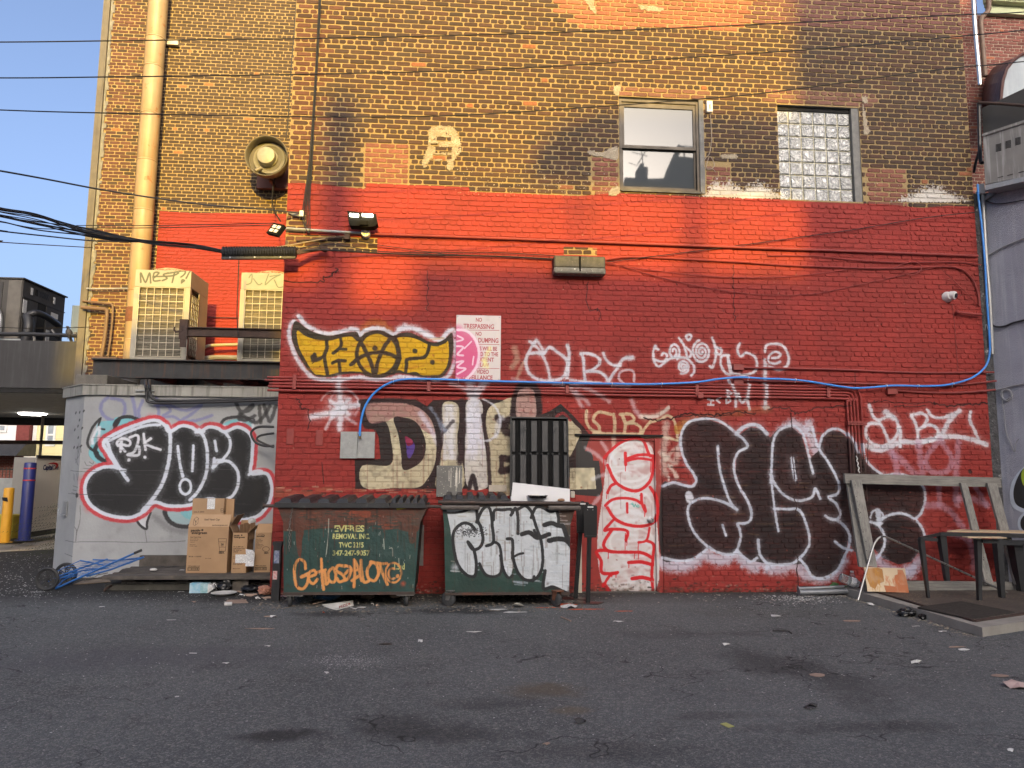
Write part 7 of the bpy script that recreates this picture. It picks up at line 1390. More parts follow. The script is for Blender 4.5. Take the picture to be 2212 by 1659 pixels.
# ================================================================= right hand side
GD=Vector((.50,-.866,0));G0=Vector((7.50,.12,0));GN=Vector((-.866,-.50,0))
def UG(x,y,off=0.0):
    d=_f+(x-1106)/F_PX*_r-(y-829.5)/F_PX*_u;d=Vector([float(q) for q in d]);c=Vector((0,-DIST,CAM_H));o=G0+GN*off;t=(o-c).dot(GN)/d.dot(GN);return c+d*t
gb=empty('stucco_building',(7.6,0,0),'pale grey stucco building angled towards the camera at the right edge','building')
M_stw=mat('grey_stucco',(.30,.31,.37),(.24,.25,.30),2.5,.85,bump=.012,bsc=90,streak=(.42,.43,.48),streaka=.5,spot=(.16,.17,.20),spotlo=.64,spothi=.8)
zt_=UG(2135,415).z;e0=G0-GD*.05;e1_=G0+GD*6
mb=MB();bkv=Vector((3.5,2.0,0));mb.zprism([(e0.x,e0.y),(e1_.x,e1_.y),(e1_.x+3.5,e1_.y+2),(e0.x+3.5,e0.y+2)],0,zt_);mb.build('stucco_wall',M_stw,gb)
MB().box(7.402,7.56,.03,.25,0,zt_).build('broken_render_edge',mat('broken_render',(.10,.10,.105),(.04,.04,.042),16,.95,bump=.03,bsc=30,spot=(.4,.4,.4),spotsc=14,spotlo=.6),gb)
mb=MB();a,b=UG(2110,418,.02),UG(2240,372,.02);mb.bar(a,b,.08,.03);mb.build('flashing',M_galv,gb)
MB().bar(UG(2175,396,.05),UG(2120,438,.02),.06,.04).build('brace_plank',mat('grey_board',(.20,.20,.21)),gb)
# spray paint on the stucco: black bubble with pale outline and green
def paintdisc(pts,off,m_,nm):
    P=[UG(x,y,off) for x,y in catmull(pts,5,True)];mb=MB();n=len(P);mb.add([*P,*[v-GN*.0008 for v in P]],[tuple(range(n))]+[(i,(i+1) % n,n+(i+1) % n,n+i) for i in range(n)]);mb.build(nm,m_,gb)
H2=lambda pts: Z('H',pts)
paintdisc(H2([(2190,380),(2120,470),(2090,580),(2105,690),(2160,740),(2230,745),(2300,600),(2260,350)]),.002,mat('pale_blue_spray',(.50,.57,.66)),'spray_outline');paintdisc(H2([(2195,390),(2145,480),(2120,580),(2135,670),(2180,710),(2240,715),(2290,600),(2260,360)]),.003,mat('black_spray',(.02,.02,.02)),'spray_fill');paintdisc(H2([(2235,370),(2195,400),(2190,470),(2220,530),(2290,500)]),.004,mat('green_spray',(.33,.45,.03)),'spray_fill')
paintdisc(H2([(2212,755),(2165,810),(2160,880),(2200,930),(2260,940),(2260,750)]),.002,mat('pale_blue_spray',(.50,.57,.66)),'spray_outline');paintdisc(H2([(2225,770),(2185,820),(2185,880),(2215,915),(2260,925),(2260,770)]),.003,mat('black_spray',(.02,.02,.02)),'spray_fill')
def gwire(label,pts,r,m_,name='wall_cable',off=.03,cat='cable'): return tubeobj(name,[UG(x,y,off) for x,y in pts],r,m_,label,cat,n=6)
M_gcab=mat('grey_cable',(.28,.29,.31),rough=.5)
gwire('pale grey conduit crossing the stucco wall at mid height',[(2138,844),(2165,840),(2190,833),(2230,826)],.012,M_gcab);gwire('coil of grey cable hanging on the stucco wall',[(2166,842),(2162,850),(2166,862),(2176,866),(2185,858),(2183,846),(2174,841),(2166,846),(2164,856),(2172,864),(2181,858)],.010,M_gcab)
gwire('thin pale wire hanging in a J below the cable coil',[(2164,860),(2168,885),(2171,915),(2174,935),(2184,960),(2190,974),(2193,972),(2194,958),(2200,948)],.006,M_gcab);gwire('bundle of black cables crossing the stucco wall to the right',[(2122,682),(2135,695),(2150,705),(2170,705),(2190,697),(2230,688)],.014,M_black)
gwire('pale pipe slanting up the stucco wall to the right',[(2110,556),(2135,551),(2170,532),(2230,508)],.013,M_gcab);gwire('thin black cable sagging under the flashing of the stucco wall',[(2118,428),(2150,440),(2190,436),(2230,428)],.007,M_black)
tubeobj('conduit',[UG(2122,405,.06),UG(2126,480,.06),UG(2131,560,.06),UG(2138,650,.06),UG(2144,765,.06)],.022,M_galv,'shiny vertical steel conduit in the corner beside the blue hose','conduit');ub=UG(2121,408,.08);tag(MB().obox(ub,(.05,.05,.14)).build('cable_entry_box',M_wht),'white conduit head at the top of the corner conduit','fitting')
tubeobj('conduit',[U(2106,420,.05),U(2112,520,.05),U(2120,640,.05)],.02,M_redp,'red brown pipe in the wall corner left of the blue hose','conduit')
gwire('tangle of thin pale wires looping round the steel conduit',[(2130,700),(2124,740),(2126,762),(2136,764),(2142,750),(2138,728),(2131,700)],.004,M_gcab,off=.08)
# packaged unit on the wall
def hexG(q,d0,d1,nm,m_,par): # q: 4 photo points ccw from lower left; d0..d1 offsets
    F=[UG(x,y,d1) for x,y in q];B_=[v-GN*(d1-d0) for v in F];mb=MB();mb.add([*F,*B_],[(0,1,2,3),(7,6,5,4),(0,4,5,1),(1,5,6,2),(2,6,7,3),(3,7,4,0)]);return mb.build(nm,m_,par)
up_=empty('packaged_unit',tuple(UG(2170,390,.2)),'grey packaged air conditioner with three louvre groups high on the right','air conditioner')
M_unit=mat('streaked_grey_cabinet',(.24,.235,.22),(.19,.185,.175),4,.5,streak=(.55,.55,.54),streaka=.75,spot=(.5,.5,.5),spotsc=22,spotlo=.68,spothi=.72)
hexG([(2128,398),(2240,376),(2240,254),(2123,293)],.0,.25,'cabinet',M_unit,up_);hexG([(2122,294),(2242,256),(2242,249),(2122,289)],-.02,.27,'top_lip',M_unit,up_);hexG([(2128,411),(2242,385),(2242,375),(2128,400)],-.02,.27,'base_rail',M_galv,up_)
for (x0,y0) in ((2151,313),(2172,306),(2193,299)):
    mb=MB()
    for k in range(7): a,b=UG(x0,y0+k*2.4,.252),UG(x0+12,y0+k*2.4-3,.252);mb.bar(a,b,.004,.007,up=(0,0,1))
    mb.build('louvre',M_dark,up_)
for x0,y0 in ((2155,384),(2176,379),(2200,373)): MB().bar(UG(x0,y0,.253),UG(x0+12,y0-3,.253),.004,.008).build('slot',M_dark,up_)
dkp=empty('dark_enclosure',tuple(UG(2170,300,-.2)),'dark grey metal enclosure wall above the packaged air conditioner','enclosure');hexG([(2124,292),(2240,252),(2240,178),(2121,234)],-.6,-.1,'panel',mat('charcoal_panel',(.055,.053,.05),(.045,.043,.04),3,.6),dkp)
tubeobj('pipe_rail',[UG(2114,222,.05),UG(2160,224,.05),UG(2240,231,.05)],.022,M_rsteel,'rusty horizontal pipe rail above the packaged air conditioner','rail');tubeobj('gas_pipe',[UG(2115,222,.03),UG(2116,290,.03),UG(2118,345,.03),UG(2122,352,.06)],.026,M_blkpipe,'dark vertical pipe dropping from the pipe rail left of the packaged unit','pipe')
tubeobj('gas_pipe',[UG(2104,372,-.1),UG(2108,350,0),UG(2116,325,.02)],.02,M_blkpipe,'curved black pipe left of the packaged unit','pipe')
# rust brown duct hood
hd=empty('duct_hood',tuple(U(2160,200,2.0)),'rounded rust brown duct hood with pale metal end high on the right','duct')
prf=[(2162,222),(2163,200),(2166,175),(2174,150),(2187,132),(2203,120),(2225,112),(2260,112),(2260,222)]
E0=[U(x,y,2.2) for x,y in prf];dv=U(2117,228,4.2)-U(2162,222,2.2);E1=[v+dv*(1 if i < 8 else 1) for i,v in enumerate(E0)]
mb=MB();n=len(E0)
for i in range(n-1): mb.add([E0[i],E0[i+1],E1[i+1],E1[i]],[(0,1,2,3)])
M_hood=mat('rust_brown_sheet',(.085,.028,.022),(.06,.024,.02),3,.6,.1);mb.build('curved_top',M_hood,hd);mb=MB();mb.add([v+Vector((0,.02,0)) for v in E0],[tuple(range(n))]);mb.build('end_sheet',mat('galvanised_end_sheet',(.30,.34,.37),(.24,.27,.30),3,.6,streak=(.42,.46,.48),streaka=.5),hd)
mb=MB();mb.tube(E0[:-1],.03,6);mb.build('rim',M_hood,hd)
# brick house behind on the right
rr3=empty('brick_building',(11.5,5,0),'red brick building with a pale green cornice at the top right','building')
QY=4.0;qx0=U(2040,100,QY).x;qz1=U(2180,36,QY).z;grid_wall(qx0,15.5,3.0,qz1,[],QY).build('mortar_wall',mat('pale_mortar',(.30,.22,.17),(.24,.17,.13),8,.9),rr3,fixn=False);MB().box(qx0+.01,15.5,QY+.02,12,0,qz1).build('building_body',M_btex,rr3)
def farcol(x,z,rg): k=.7+.6*rg.random();return (.20*k,.065*k,.05*k) if rg.random() > .04 else (.36,.12,.06)
rg=np.random.default_rng(31);b3=lay_bricks(qx0+.01,15.3,5.2,qz1,[],None,farcol,rg,hoff=2)
put_bricks(rr3,b3,QY,.009,brick_material('side_house_brick',None,'mesh'),brick_material('side_house_brick_single',None,'obj'),rg,260,lambda x,z: x > 12.6)
qxr=U(2113,60,QY).x;grid_wall(qx0,qxr,qz1,14,[],QY).build('mortar_wall',bpy.data.materials['pale_mortar'],rr3,fixn=False);MB().box(qx0+.01,qxr,QY+.02,12,qz1+.001,14).build('building_body',M_btex,rr3)
vs_=[];fs_=[];cl_=[]
for b in lay_bricks(qx0+.01,qxr,qz1,12.2,[],None,farcol,rg,hoff=2):
    o=len(vs_);vs_ += octo(b[0],b[1],b[2],b[3],QY,.009,rg);fs_ += [tuple(q+o for q in f) for f in OF];cl_ += [b[4]]*16
me=bpy.data.meshes.new('bricks');me.from_pydata([tuple(q) for q in (np.array(vs_)-np.array(WP[rr3.as_pointer()]))],[],fs_);me.materials.append(bpy.data.materials['side_house_brick']);at=me.color_attributes.new('tint','FLOAT_COLOR','POINT');bf=np.ones((len(vs_),4),np.float32);bf[:,:3]=np.array(cl_);at.data.foreach_set('color',bf.ravel());ob=bpy.data.objects.new('brick_courses',me);col.objects.link(ob);ob.parent=rr3;ob['kind']='stuff'
M_corn=mat('pale_green_cornice',(.46,.50,.30),(.38,.42,.26),3,.6);c0=U(2137,34,QY-.1)
mb=MB();mb.box(c0.x,15.5,QY-.12,QY,qz1-.02,qz1+.16);mb.box(c0.x-.02,15.5,QY-.26,QY,qz1+.16,qz1+.24);mb.box(c0.x-.04,15.5,QY-.42,QY,qz1+.24,qz1+.42);mb.build('cornice',M_corn,rr3)
tubeobj('flue_pipe',[U(2101,-20,3.6),U(2106,60,3.6),U(2113,140,3.6),U(2117,184,3.6)],.045,mat('polished_flue',(.62,.60,.56),rough=.2,metal=1.0),'shiny thin steel flue rising beside the right edge of the big wall','pipe',n=14)
tubeobj('downspout',[U(2135,-20,3.7),U(2136,12,3.7),U(2133,26,3.7),U(2119,42,3.7),U(2121,80,3.7),U(2128,165,3.7)],.05,M_brpipe,'brown downspout with a kink beneath the green cornice','downspout',n=10)

# ---- loading dock at the lower right --------------------------------------------------------
M_kerb=mat('dock_concrete',(.32,.30,.26),(.22,.205,.18),4,.9,bump=.006,spot=(.30,.28,.25),spotlo=.62,spothi=.72)
k0,k1,k2=U(1822,1284,Z=0),U(2123,1376,Z=0),U(2290,1350,Z=0);DZ=.09
top=[(k0.x,k0.y),(k1.x,k1.y),(k2.x,k2.y),(10.5,.3),(7.5,.3),(7.45,-.004),(k0.x-.01,-.004)]
tag(MB().zprism(top,.0,DZ).build('loading_dock',M_kerb),kind='structure')
gi=[(5.28,-.02),(5.27,-2.36),(5.72,-2.15),(8.6,-1.0),(7.45,-.02)]
gp=empty('floor_grating',(6.2,-1,DZ),'rusty diamond plate and grating covering the loading dock floor','grating')
def grating():
    t=NT('rusty_tread_plate');g_=t.pos();sx=t.n('ShaderNodeSeparateXYZ');t.l(g_,sx.inputs[0]);w1=t.math('SINE',t.math('MULTIPLY',sx.outputs[0],190));w2=t.math('SINE',t.math('MULTIPLY',sx.outputs[1],190));f=t.math('MULTIPLY',w1,w2)
    b=t.mix(t.ramp(t.noise(3,6,.65),.35,.7),(.075,.062,.052),(.13,.11,.09));b=t.mix(t.ramp(f,.0,.6),b,t.mix(.5,b,(.14,.11,.085)));v=t.n('ShaderNodeTexVoronoi');v.inputs['Scale'].default_value=90;t.l(g_,v.inputs['Vector']);s_=t.n('ShaderNodeSeparateColor');t.l(v.outputs['Color'],s_.inputs[0]);b=t.mix(t.math('MULTIPLY',t.ramp(s_.outputs[0],.86,.88),t.ramp(t.noise(2.1,3),.48,.6)),b,(.34,.27,.18))
    t.l(b,t.b.inputs['Base Color']);t.b.inputs['Roughness'].default_value=.6;t.b.inputs['Metallic'].default_value=.3;t.bump(f,.004);return t.m
M_grt=grating();MB().zprism([gi[0],gi[1],gi[2],(7.2,-1.55),(7.5,-.02)],DZ,DZ+.006).build('tread_plate',M_grt,gp)
mb=MB();ga,gb_,gc=U(1985,1316,Z=DZ),U(2098,1341,Z=DZ),U(2260,1338,Z=DZ)
for i in range(52): t_=i/51;p=ga.lerp(gb_,t_)+Vector((0,.02,.012));mb.bar(p,p+Vector((.75,.33,0)),.006,.018)
mb.build('grate_bars',mat('dark_grate_steel',(.035,.032,.030),(.06,.052,.045),12,.7,.3),gp)
mb=MB();mb.bar(Vector((gi[0][0],gi[0][1],DZ+.01)),Vector((gi[1][0],gi[1][1],DZ+.01)),.03,.02);mb.bar(Vector((gi[1][0],gi[1][1],DZ+.01)),Vector((7.2,-1.55,DZ+.01)),.03,.02);mb.build('edge_angle',M_rsteel,gp)
# timber frame leaning on the wall
def wood(name,sc,c=(.25,.24,.215),c2=(.15,.143,.128)):
    t=NT(name);n=t.noise(3.2,7,.7,t.scaled(sc));b=t.mix(t.ramp(n,.38,.62),c,c2);b=t.mix(t.math('MULTIPLY',t.ramp(t.noise(7,5,.7,t.scaled(sc)),.60,.66),.7),b,(.06,.055,.05));b=t.mix(t.ramp(t.noise(2.5,4),.5,.8),b,t.mix(.5,b,(.34,.32,.28)));t.l(b,t.b.inputs['Base Color']);t.b.inputs['Roughness'].default_value=.85;t.bump(n,.004);return t.m
M_tih=wood('weathered_timber_rail',(1.2,14,22));M_tiv=wood('weathered_timber_plank',(20,14,1.6))
M_tim=mat('weathered_timber',(.25,.24,.215),(.15,.143,.128),13,.85,bump=.003,bsc=60,spot=(.09,.08,.07),spotsc=11,spotlo=.64,spothi=.74)
def timber(q,Y,th,nm,par):  # q: photo points lower-left, lower-right, upper-right, upper-left with Y each
    F=[U(x,y,yy) for x,y,yy in q];mb=MB();mb.add([*F,*[v+Vector((0,th,0)) for v in F]],[(0,1,2,3),(7,6,5,4),(0,4,5,1),(1,5,6,2),(2,6,7,3),(3,7,4,0)]);o=mb.build(nm,M_tih if 'rail' in nm else M_tiv,par)
    return o
tf=empty('timber_frame',(6.0,-.3,DZ),'racked frame of grey weathered planks leaning against the red wall','frame')
def HH(pts): return [(1659+.25*x,918+.25*y,Y) for x,y,Y in pts]
timber(HH([(670,505,-.20),(2020,540,-.20),(2005,455,-.20),(660,420,-.20)]),0,.04,'top_rail',tf)
timber(HH([(862,1235,-.52),(790,1225,-.52),(683,503,-.16),(735,503,-.16)]),0,.035,'plank',tf);timber(HH([(945,1230,-.56),(868,1222,-.56),(722,475,-.245),(808,478,-.245)]),0,.04,'plank',tf)
timber(HH([(1952,1382,-.56),(1882,1380,-.56),(1667,502,-.245),(1722,503,-.245)]),0,.04,'plank',tf);timber(HH([(2212,1385,-.56),(2140,1380,-.56),(1896,503,-.245),(1978,506,-.245)]),0,.04,'plank',tf)
timber(HH([(830,1440,-.50),(2300,1452,-.50),(2300,1360,-.50),(830,1345,-.50)]),0,.04,'bottom_rail',tf)
nh=MB();rr=random.Random(2)
for (xa,ya,xb_,yb) in ((735,500,860,1200),(760,500,800,1000),(1690,520,1900,1370),(1930,520,2160,1370)):
    for i in range(9): t_=rr.random();q=U(1659+.25*(xa+(xb_-xa)*t_+rr.uniform(-6,20)),918+.25*(ya+(yb-ya)*t_),-.25-.31*t_-.004);nh.lathe([(0,.0015),(.005,.001),(.005,-.002)],tuple(q),'Y',6)
nh.build('nail_heads',M_dark,tf)
# painted plywood offcut
M_ply=None
pp=Canvas('ply_paint',-.62,5.0,6.2,.05,.7,300)
for pts,cc in (([(850,1245),(960,1235),(995,1250),(990,1350),(930,1370),(900,1410),(860,1390),(845,1320)],(.64,.42,.12)),([(1125,1252),(1170,1255),(1185,1310),(1215,1445),(990,1442),(980,1380),(1080,1390),(1090,1300),(1120,1290)],(.70,.38,.18))): pp.fill([(1659+.25*x,918+.25*y) for x,y in pts],cc,.95,curve=False,grain=.25)
for i in range(60):
    l=random.random() < .5;x,y=(random.uniform(850,985),random.uniform(1240,1400)) if l else (random.uniform(1000,1200),random.uniform(1300,1440));pp.stroke([(1659+.25*x,918+.25*y),(1659+.25*(x+random.uniform(-15,15)),918+.25*(y+random.uniform(15,50)))],2.2,(.72,.50,.16) if l else (.76,.42,.2),.45,.6)
F=[U(1659+.25*x,918+.25*y,Y) for x,y,Y in ((862,1438,-.70),(1218,1450,-.70),(1183,1240,-.60),(830,1228,-.60))];mb=MB();mb.add([*F,*[v+Vector((0,.012,0)) for v in F]],[(0,1,2,3),(7,6,5,4),(0,4,5,1),(1,5,6,2),(2,6,7,3),(3,7,4,0)])
tag(mb.build('plywood_offcut',painted('brushed_plywood',pp,(.66,.52,.34),(.60,.46,.29),.6,sc=3)),'pale plywood offcut with orange brush strokes leaning on the timber frame','plywood')
# bent steel tube
tubeobj('bent_tube',[U(x,y,Y) for x,y,Y in ((1853,1297,-1.2),(1869,1240,-1.1),(1885,1184,-1.0),(1893,1168,-.98),(1900,1161,-.97),(1909,1159,-.95),(1924,1164,-.92),(2000,1199,-.85),(2100,1245,-.75),(2191,1288,-.66))],.0125,mat('dull_chrome',(.42,.42,.40),rough=.3,metal=.9),'bent silver metal tube standing in front of the plywood and timber','tube',n=10)
# tables
M_tbl=mat('black_angle_steel',(.022,.024,.026),(.035,.037,.04),9,.45,.3);M_tply=mat('raw_plywood_edge',(.58,.44,.28),(.50,.37,.23),6,.6)
tb=empty('table',(6.3,-1.2,DZ),'black steel table frame with a strip of pale wood top on the loading dock','table')
def leg(par,xt,yt,xb_,yb_,Yt,wt,wb):
    t0=U(1659+.25*xt,918+.25*yt,Yt);b0=U(1659+.25*xb_,918+.25*yb_,Z=DZ+.006);t0=Vector((t0.x,b0.y,U(1659+.25*xt,918+.25*yt,b0.y).z));t0.x=U(1659+.25*xt,918+.25*yt,b0.y).x;mb=MB();d=.045
    for (dx,dy,wx,wy) in ((0,0,1,0),(0,0,0,1)):
        if wx: mb.hexa([b0+Vector((-wb/2,0,0)),b0+Vector((wb/2,0,0)),b0+Vector((wb/2,.005,0)),b0+Vector((-wb/2,.005,0)),t0+Vector((-wt/2,0,0)),t0+Vector((wt/2,0,0)),t0+Vector((wt/2,.005,0)),t0+Vector((-wt/2,.005,0))])
        else: mb.hexa([b0+Vector((-wb/2,.006,0)),b0+Vector((-wb/2+.005,.006,0)),b0+Vector((-wb/2+.005,wb+.006,0)),b0+Vector((-wb/2,wb+.006,0)),t0+Vector((-wt/2,.006,0)),t0+Vector((-wt/2+.005,.006,0)),t0+Vector((-wt/2+.005,wt+.006,0)),t0+Vector((-wt/2,wt+.006,0))])
    mb.build('leg',M_tbl,par);return t0,b0
L1=leg(tb,1335,985,1392,1495,0,.055,.028);L2=leg(tb,1515,945,1567,1420,0,.085,.045);L3=leg(tb,1830,990,1838,1518,0,.060,.040);L4=leg(tb,2005,985,2036,1495,0,.085,.05)
zt3=(L1[0].z+L2[0].z+L3[0].z)/3
mb=MB();A_=Vector((L1[0].x-.035,L1[0].y,zt3));B__=Vector((L2[0].x-.05,L2[0].y,zt3));C_=Vector((L2[0].x+1.55,L2[0].y-.42,zt3)); 
mb.bar(A_,B__,.03,.035);mb.bar(B__,C_,.03,.05);mb.bar(A_,A_+Vector((.22,-.0,-.015)),.04,.04);mb.bar(L3[0]+Vector((.03,0,-.02)),L3[0]+Vector((.22,-.02,-.02)),.04,.045);mb.build('rails',M_tbl,tb)
p0,p1=B__+Vector((.10,-.01,.03)),C_+Vector((.3,-.05,.03));dd=(p1-p0).normalized();nn=Vector((dd.y,-dd.x,0));mb=MB();mb.hexa([p0,p1,p1-nn*.35,p0-nn*.35+dd*.3,p0+Vector((0,0,.014)),p1+Vector((0,0,.014)),p1-nn*.35+Vector((0,0,.014)),p0-nn*.35+dd*.3+Vector((0,0,.014))]);mb.build('table_top',M_tply,tb)
q0=L3[0]+Vector((-.20,-.02,.03));mb=MB();mb.bar(q0,q0+Vector((.45,-.04,-.0)),.12,.012);mb.build('loose_slat',M_tply,tb)
tb2=empty('table',(7.0,-1.6,DZ),'second black steel table frame cut off by the right edge of the picture','table')
L5=leg(tb2,2165,1015,2215,1440,0,.13,.08);e=L5[0];MB().bar(e+Vector((-.25,-.02,.0)),e+Vector((.8,-.15,.0)),.05,.06).build('rails',M_tbl,tb2);leg(tb2,2330,1015,2350,1400,0,.12,.07)
# bottles, tube, plant at the dock corner
def bottle(c,d,r,L,label,lay):
    c,d=Vector(c),Vector(d).normalized();t=empty('plastic_bottle',tuple(c),label,'bottle');pr=[(0,.3*r),(.02*L,.9*r),(.06*L,r),(.30*L,r),(.34*L,.93*r),(.38*L,r),(.62*L,r),(.78*L,.62*r),(.88*L,.34*r),(.93*L,.32*r)]
    MB().tube([c+d*a for a,_ in pr],[b for _,b in pr],16).build('bottle_body',M_pet,t,smooth=True);MB().tube([c+d*(.93*L),c+d*L],.36*r,12).build('cap',M_wht,t,smooth=True);MB().tube([c+d*(.40*L),c+d*(.60*L)],r*1.02,16,False).build('paper_label',LAB,t,smooth=True)
def pet():
    t=NT('clear_bottle_plastic');t.b.inputs['Base Color'].default_value=(.75,.78,.78,1);t.b.inputs['Roughness'].default_value=.12;t.b.inputs['Transmission Weight'].default_value=.85;t.b.inputs['IOR'].default_value=1.2;return t.m
M_pet=pet()
b1=U(1659+.25*745,918+.25*1378,-.25);bottle((b1.x,-.2,.03),(0.02,0,1),.060,.27,'upright clear plastic bottle leaning at the foot of the timber frame',0)
b2=U(1659+.25*605,918+.25*1310,-.25);bottle((b2.x,-.3,b2.z),(.92,-.1,-.34),.058,.33,'clear plastic bottle lying tilted with a white label beside the upright one',1)
ta,tb_=U(1659+.25*245,918+.25*1425,-.22),U(1659+.25*690,918+.25*1395,-.22);tbx=empty('roller_tube',(ta.x,-.2,0),'grey roller blind tube with round end caps lying at the foot of the wall','tube')
M_rol=mat('grey_aluminium_tube',(.27,.28,.29),(.22,.23,.24),12,.4,.4);MB().cyl((ta.x,-.30,.045),(tb_.x,-.28,.055),.033,n=18).build('roller',M_rol,tbx,smooth=True);MB().cyl((ta.x+.03,-.22,.08),(tb_.x-.05,-.22,.10),.022,n=14).build('rail',M_rol,tbx,smooth=True)
MB().cyl((ta.x-.006,-.30,.045),(ta.x,-.30,.045),.045,n=20).build('end_cap',M_rol,tbx,smooth=True);MB().cyl((ta.x+.02,-.22,.08),(ta.x+.03,-.22,.08),.035,n=18).build('end_cap',M_rol,tbx,smooth=True)
pl_c=U(1659+.25*620,918+.25*1455,Z=0);plt=empty('leafy_weed',tuple(pl_c),'bright green broad leafed weed growing at the dock corner','plant');M_leaf=mat('green_leaf',(.055,.16,.035),(.035,.11,.025),30,.5)
rr=random.Random(6)
for k in range(11):
    a=rr.uniform(0,6.28);c=pl_c+Vector((rr.uniform(-.12,.12),rr.uniform(-.05,.05),rr.uniform(.05,.13)));s_=rr.uniform(.035,.06);n=12;tx,ty=rr.uniform(-.6,.6),rr.uniform(-.9,-.1);vs=[c]
    for i in range(n): b=2*math.pi*i/n;r_=s_*(1+.14*math.cos(5*b));x,y=r_*math.cos(b),r_*math.sin(b);vs.append(c+Vector((x,y*.7,-x*tx*.5-y*ty*.8-.15*s_*(i % 2))))
    MB().add(vs,[(0,i+1,(i+1) % n+1) for i in range(n)]).build('leaf',M_leaf,plt,fixn=False)
mb=MB()
for k in range(5): mb.tube([pl_c,pl_c+Vector((rr.uniform(-.1,.1),rr.uniform(-.03,.03),.09))],.003,5)
mb.build('stem',M_leaf,plt)
p=U(1964,1332,Z=0);crumple('bin_bag',(p.x-.03,p.y,.045),(.13,.07,.06),M_bag,'crumpled black bin bag against the kerb of the loading dock','bag',21,.35)
p=U(1992,1338,Z=0);crumple('bag_knot',(p.x,p.y,.03),(.06,.05,.04),M_bag,'small black knot of plastic right of the kerbside bin bag','bag',22,.35,2)
# mesh offcut between conduits and frame
q0,q1=U(1842,1022,-.05),U(1868,983,-.05);ms=MB()
for i in range(7): t_=i/6;ms.bar((q0.x+(q1.x-q0.x)*t_,-.06,q0.z-.3),(q0.x+(q1.x-q0.x)*t_,-.06,q1.z),.008,.004)
for i in range(12): z=q0.z-.3+(q1.z-q0.z+.3)*i/11;ms.bar((q0.x,-.062,z),(q1.x,-.062,z+.02),.004,.008)
tag(ms.build('conduit_guard',M_rsteel),'dark mesh guard round the vertical conduits above the timber frame','guard')
wc_=[(1850+i*.9,985+i*5.2) for i in range(8)];tubeobj('white_chain',[U(x+(1.2 if i % 2 else -1.2),y,-.09) for i,(x,y) in enumerate(wc_)],.007,M_wht,'short white plastic chain hanging on the vertical conduits','chain',n=5,sm=3)
# ================================================================= left background: canopy, roof unit, bank wall, houses
def text_mesh(body,o,xd,zd,h,m_,parent,name='lettering',bold=.02,width=None,nd=None,slant=0.0):
    T=text_tris(body,bold).copy();mn=T.reshape(-1,2).min(0);mx=T.reshape(-1,2).max(0);sy=h/.70;sx=sy if width is None else width/(mx[0]-mn[0]);o,xd,zd=Vector(o),Vector(xd).normalized(),Vector(zd);mb=MB()
    for t in T: 
        P=[o+xd*((p[0]-mn[0]+slant*p[1])*sx)+zd*(p[1]*sy) for p in t];mb.add(P,[(0,1,2)])
    return mb.build(name,m_,parent,fixn=False)
M_fas=mat('charcoal_fascia',(.026,.025,.026),(.021,.020,.021),2,.55,streak=(.10,.10,.10),streaka=.25);M_sof=mat('grey_soffit',(.38,.38,.36),rough=.7)
cn=empty('drive_through_canopy',(-14,8,3),'dark flat canopy of the bank drive through at the far left','canopy')
MB().box(-30,-7.6,6,6.12,3.18,4.17).build('fascia',M_fas,cn);MB().box(-30,-7.6,6.02,6.1,3.08,3.175).build('shadow_gap',M_dark,cn);MB().box(-30,-7.6,6.13,14.6,4.0,4.12).build('roof_deck',M_fas,cn)
for k in range(16): y=6.14+k*.53;MB().box(-30,-7.6,y,y+.50,3.10,3.14).build('soffit_panel',M_sof,cn)
MB().box(-30,-7.6,14.6,14.75,2.86,4.12).build('rear_fascia',M_dark,cn)
l_=U(70,895,Z=3.07);MB().lathe([(.0,0),(.30,0),(.34,.02),(.36,.05)],(l_.x,l_.y,3.05),'Z',24).build('ceiling_lamp',emis('lit_canopy_lamp',(1,.97,.9),9),cn)
l_=U(176,903,Z=3.05);MB().lathe([(.0,-.12),(.10,-.10),(.16,0),(.18,.05)],(l_.x,l_.y,3.06),'Z',16).build('ceiling_dome',M_fas,cn)
# packaged roof unit with name on its side
rx=U(47,650,7.0).x;zt4=U(47,603,7.0).z;zb4=4.36;yb4=8.75
M_yk=mat('brown_grey_cabinet',(.060,.055,.048),(.05,.045,.04),3,.6,.1,streak=(.05,.047,.043),streaka=.4);M_ykd=mat('dark_panel_recess',(.040,.037,.034),rough=.6)
yk=empty('rooftop_unit',(rx-1.5,7.9,zb4),'large brown grey rooftop air conditioner marked YORK standing on the canopy','air conditioner')
MB().bevbox(rx-3.6,rx,7.0,yb4,zb4,zt4,.02).build('cabinet',M_yk,yk);MB().box(rx-3.65,rx+.03,6.97,yb4+.05,zt4,zt4+.03).build('roof_cap',M_yk,yk)
MB().box(rx-3.6,rx-.42,6.985,7.0,zb4+.1,zt4-.08).build('front_coil',M_ykd,yk);MB().box(rx-.30,rx-.02,6.982,7.0,zb4+.02,zt4-.03).build('corner_panel',mat('lighter_brown_panel',(.13,.115,.095),rough=.5),yk)
MB().box(rx,rx+.012,7.05,7.60,zb4+.1,zt4-.42).build('side_panel',M_yk,yk);MB().box(rx,rx+.010,7.62,7.92,zb4+.12,zt4-.40).build('vent_recess',M_dark,yk);MB().box(rx,rx+.012,7.95,yb4-.04,zb4+.06,zt4-.40).build('side_panel',M_yk,yk);MB().box(rx,rx+.016,7.0,yb4,zt4-.395,zt4-.375).build('seam',M_ykd,yk)
text_mesh('YORK',(rx+.004,7.62,zt4-.24),(0,1,0),(0,0,1),.13,mat('dark_badge',(.018,.018,.02)),yk,'lettering',.03,.42);MB().box(rx,rx+.004,7.48,7.58,zt4-.25,zt4-.11).build('badge',M_dark,yk)
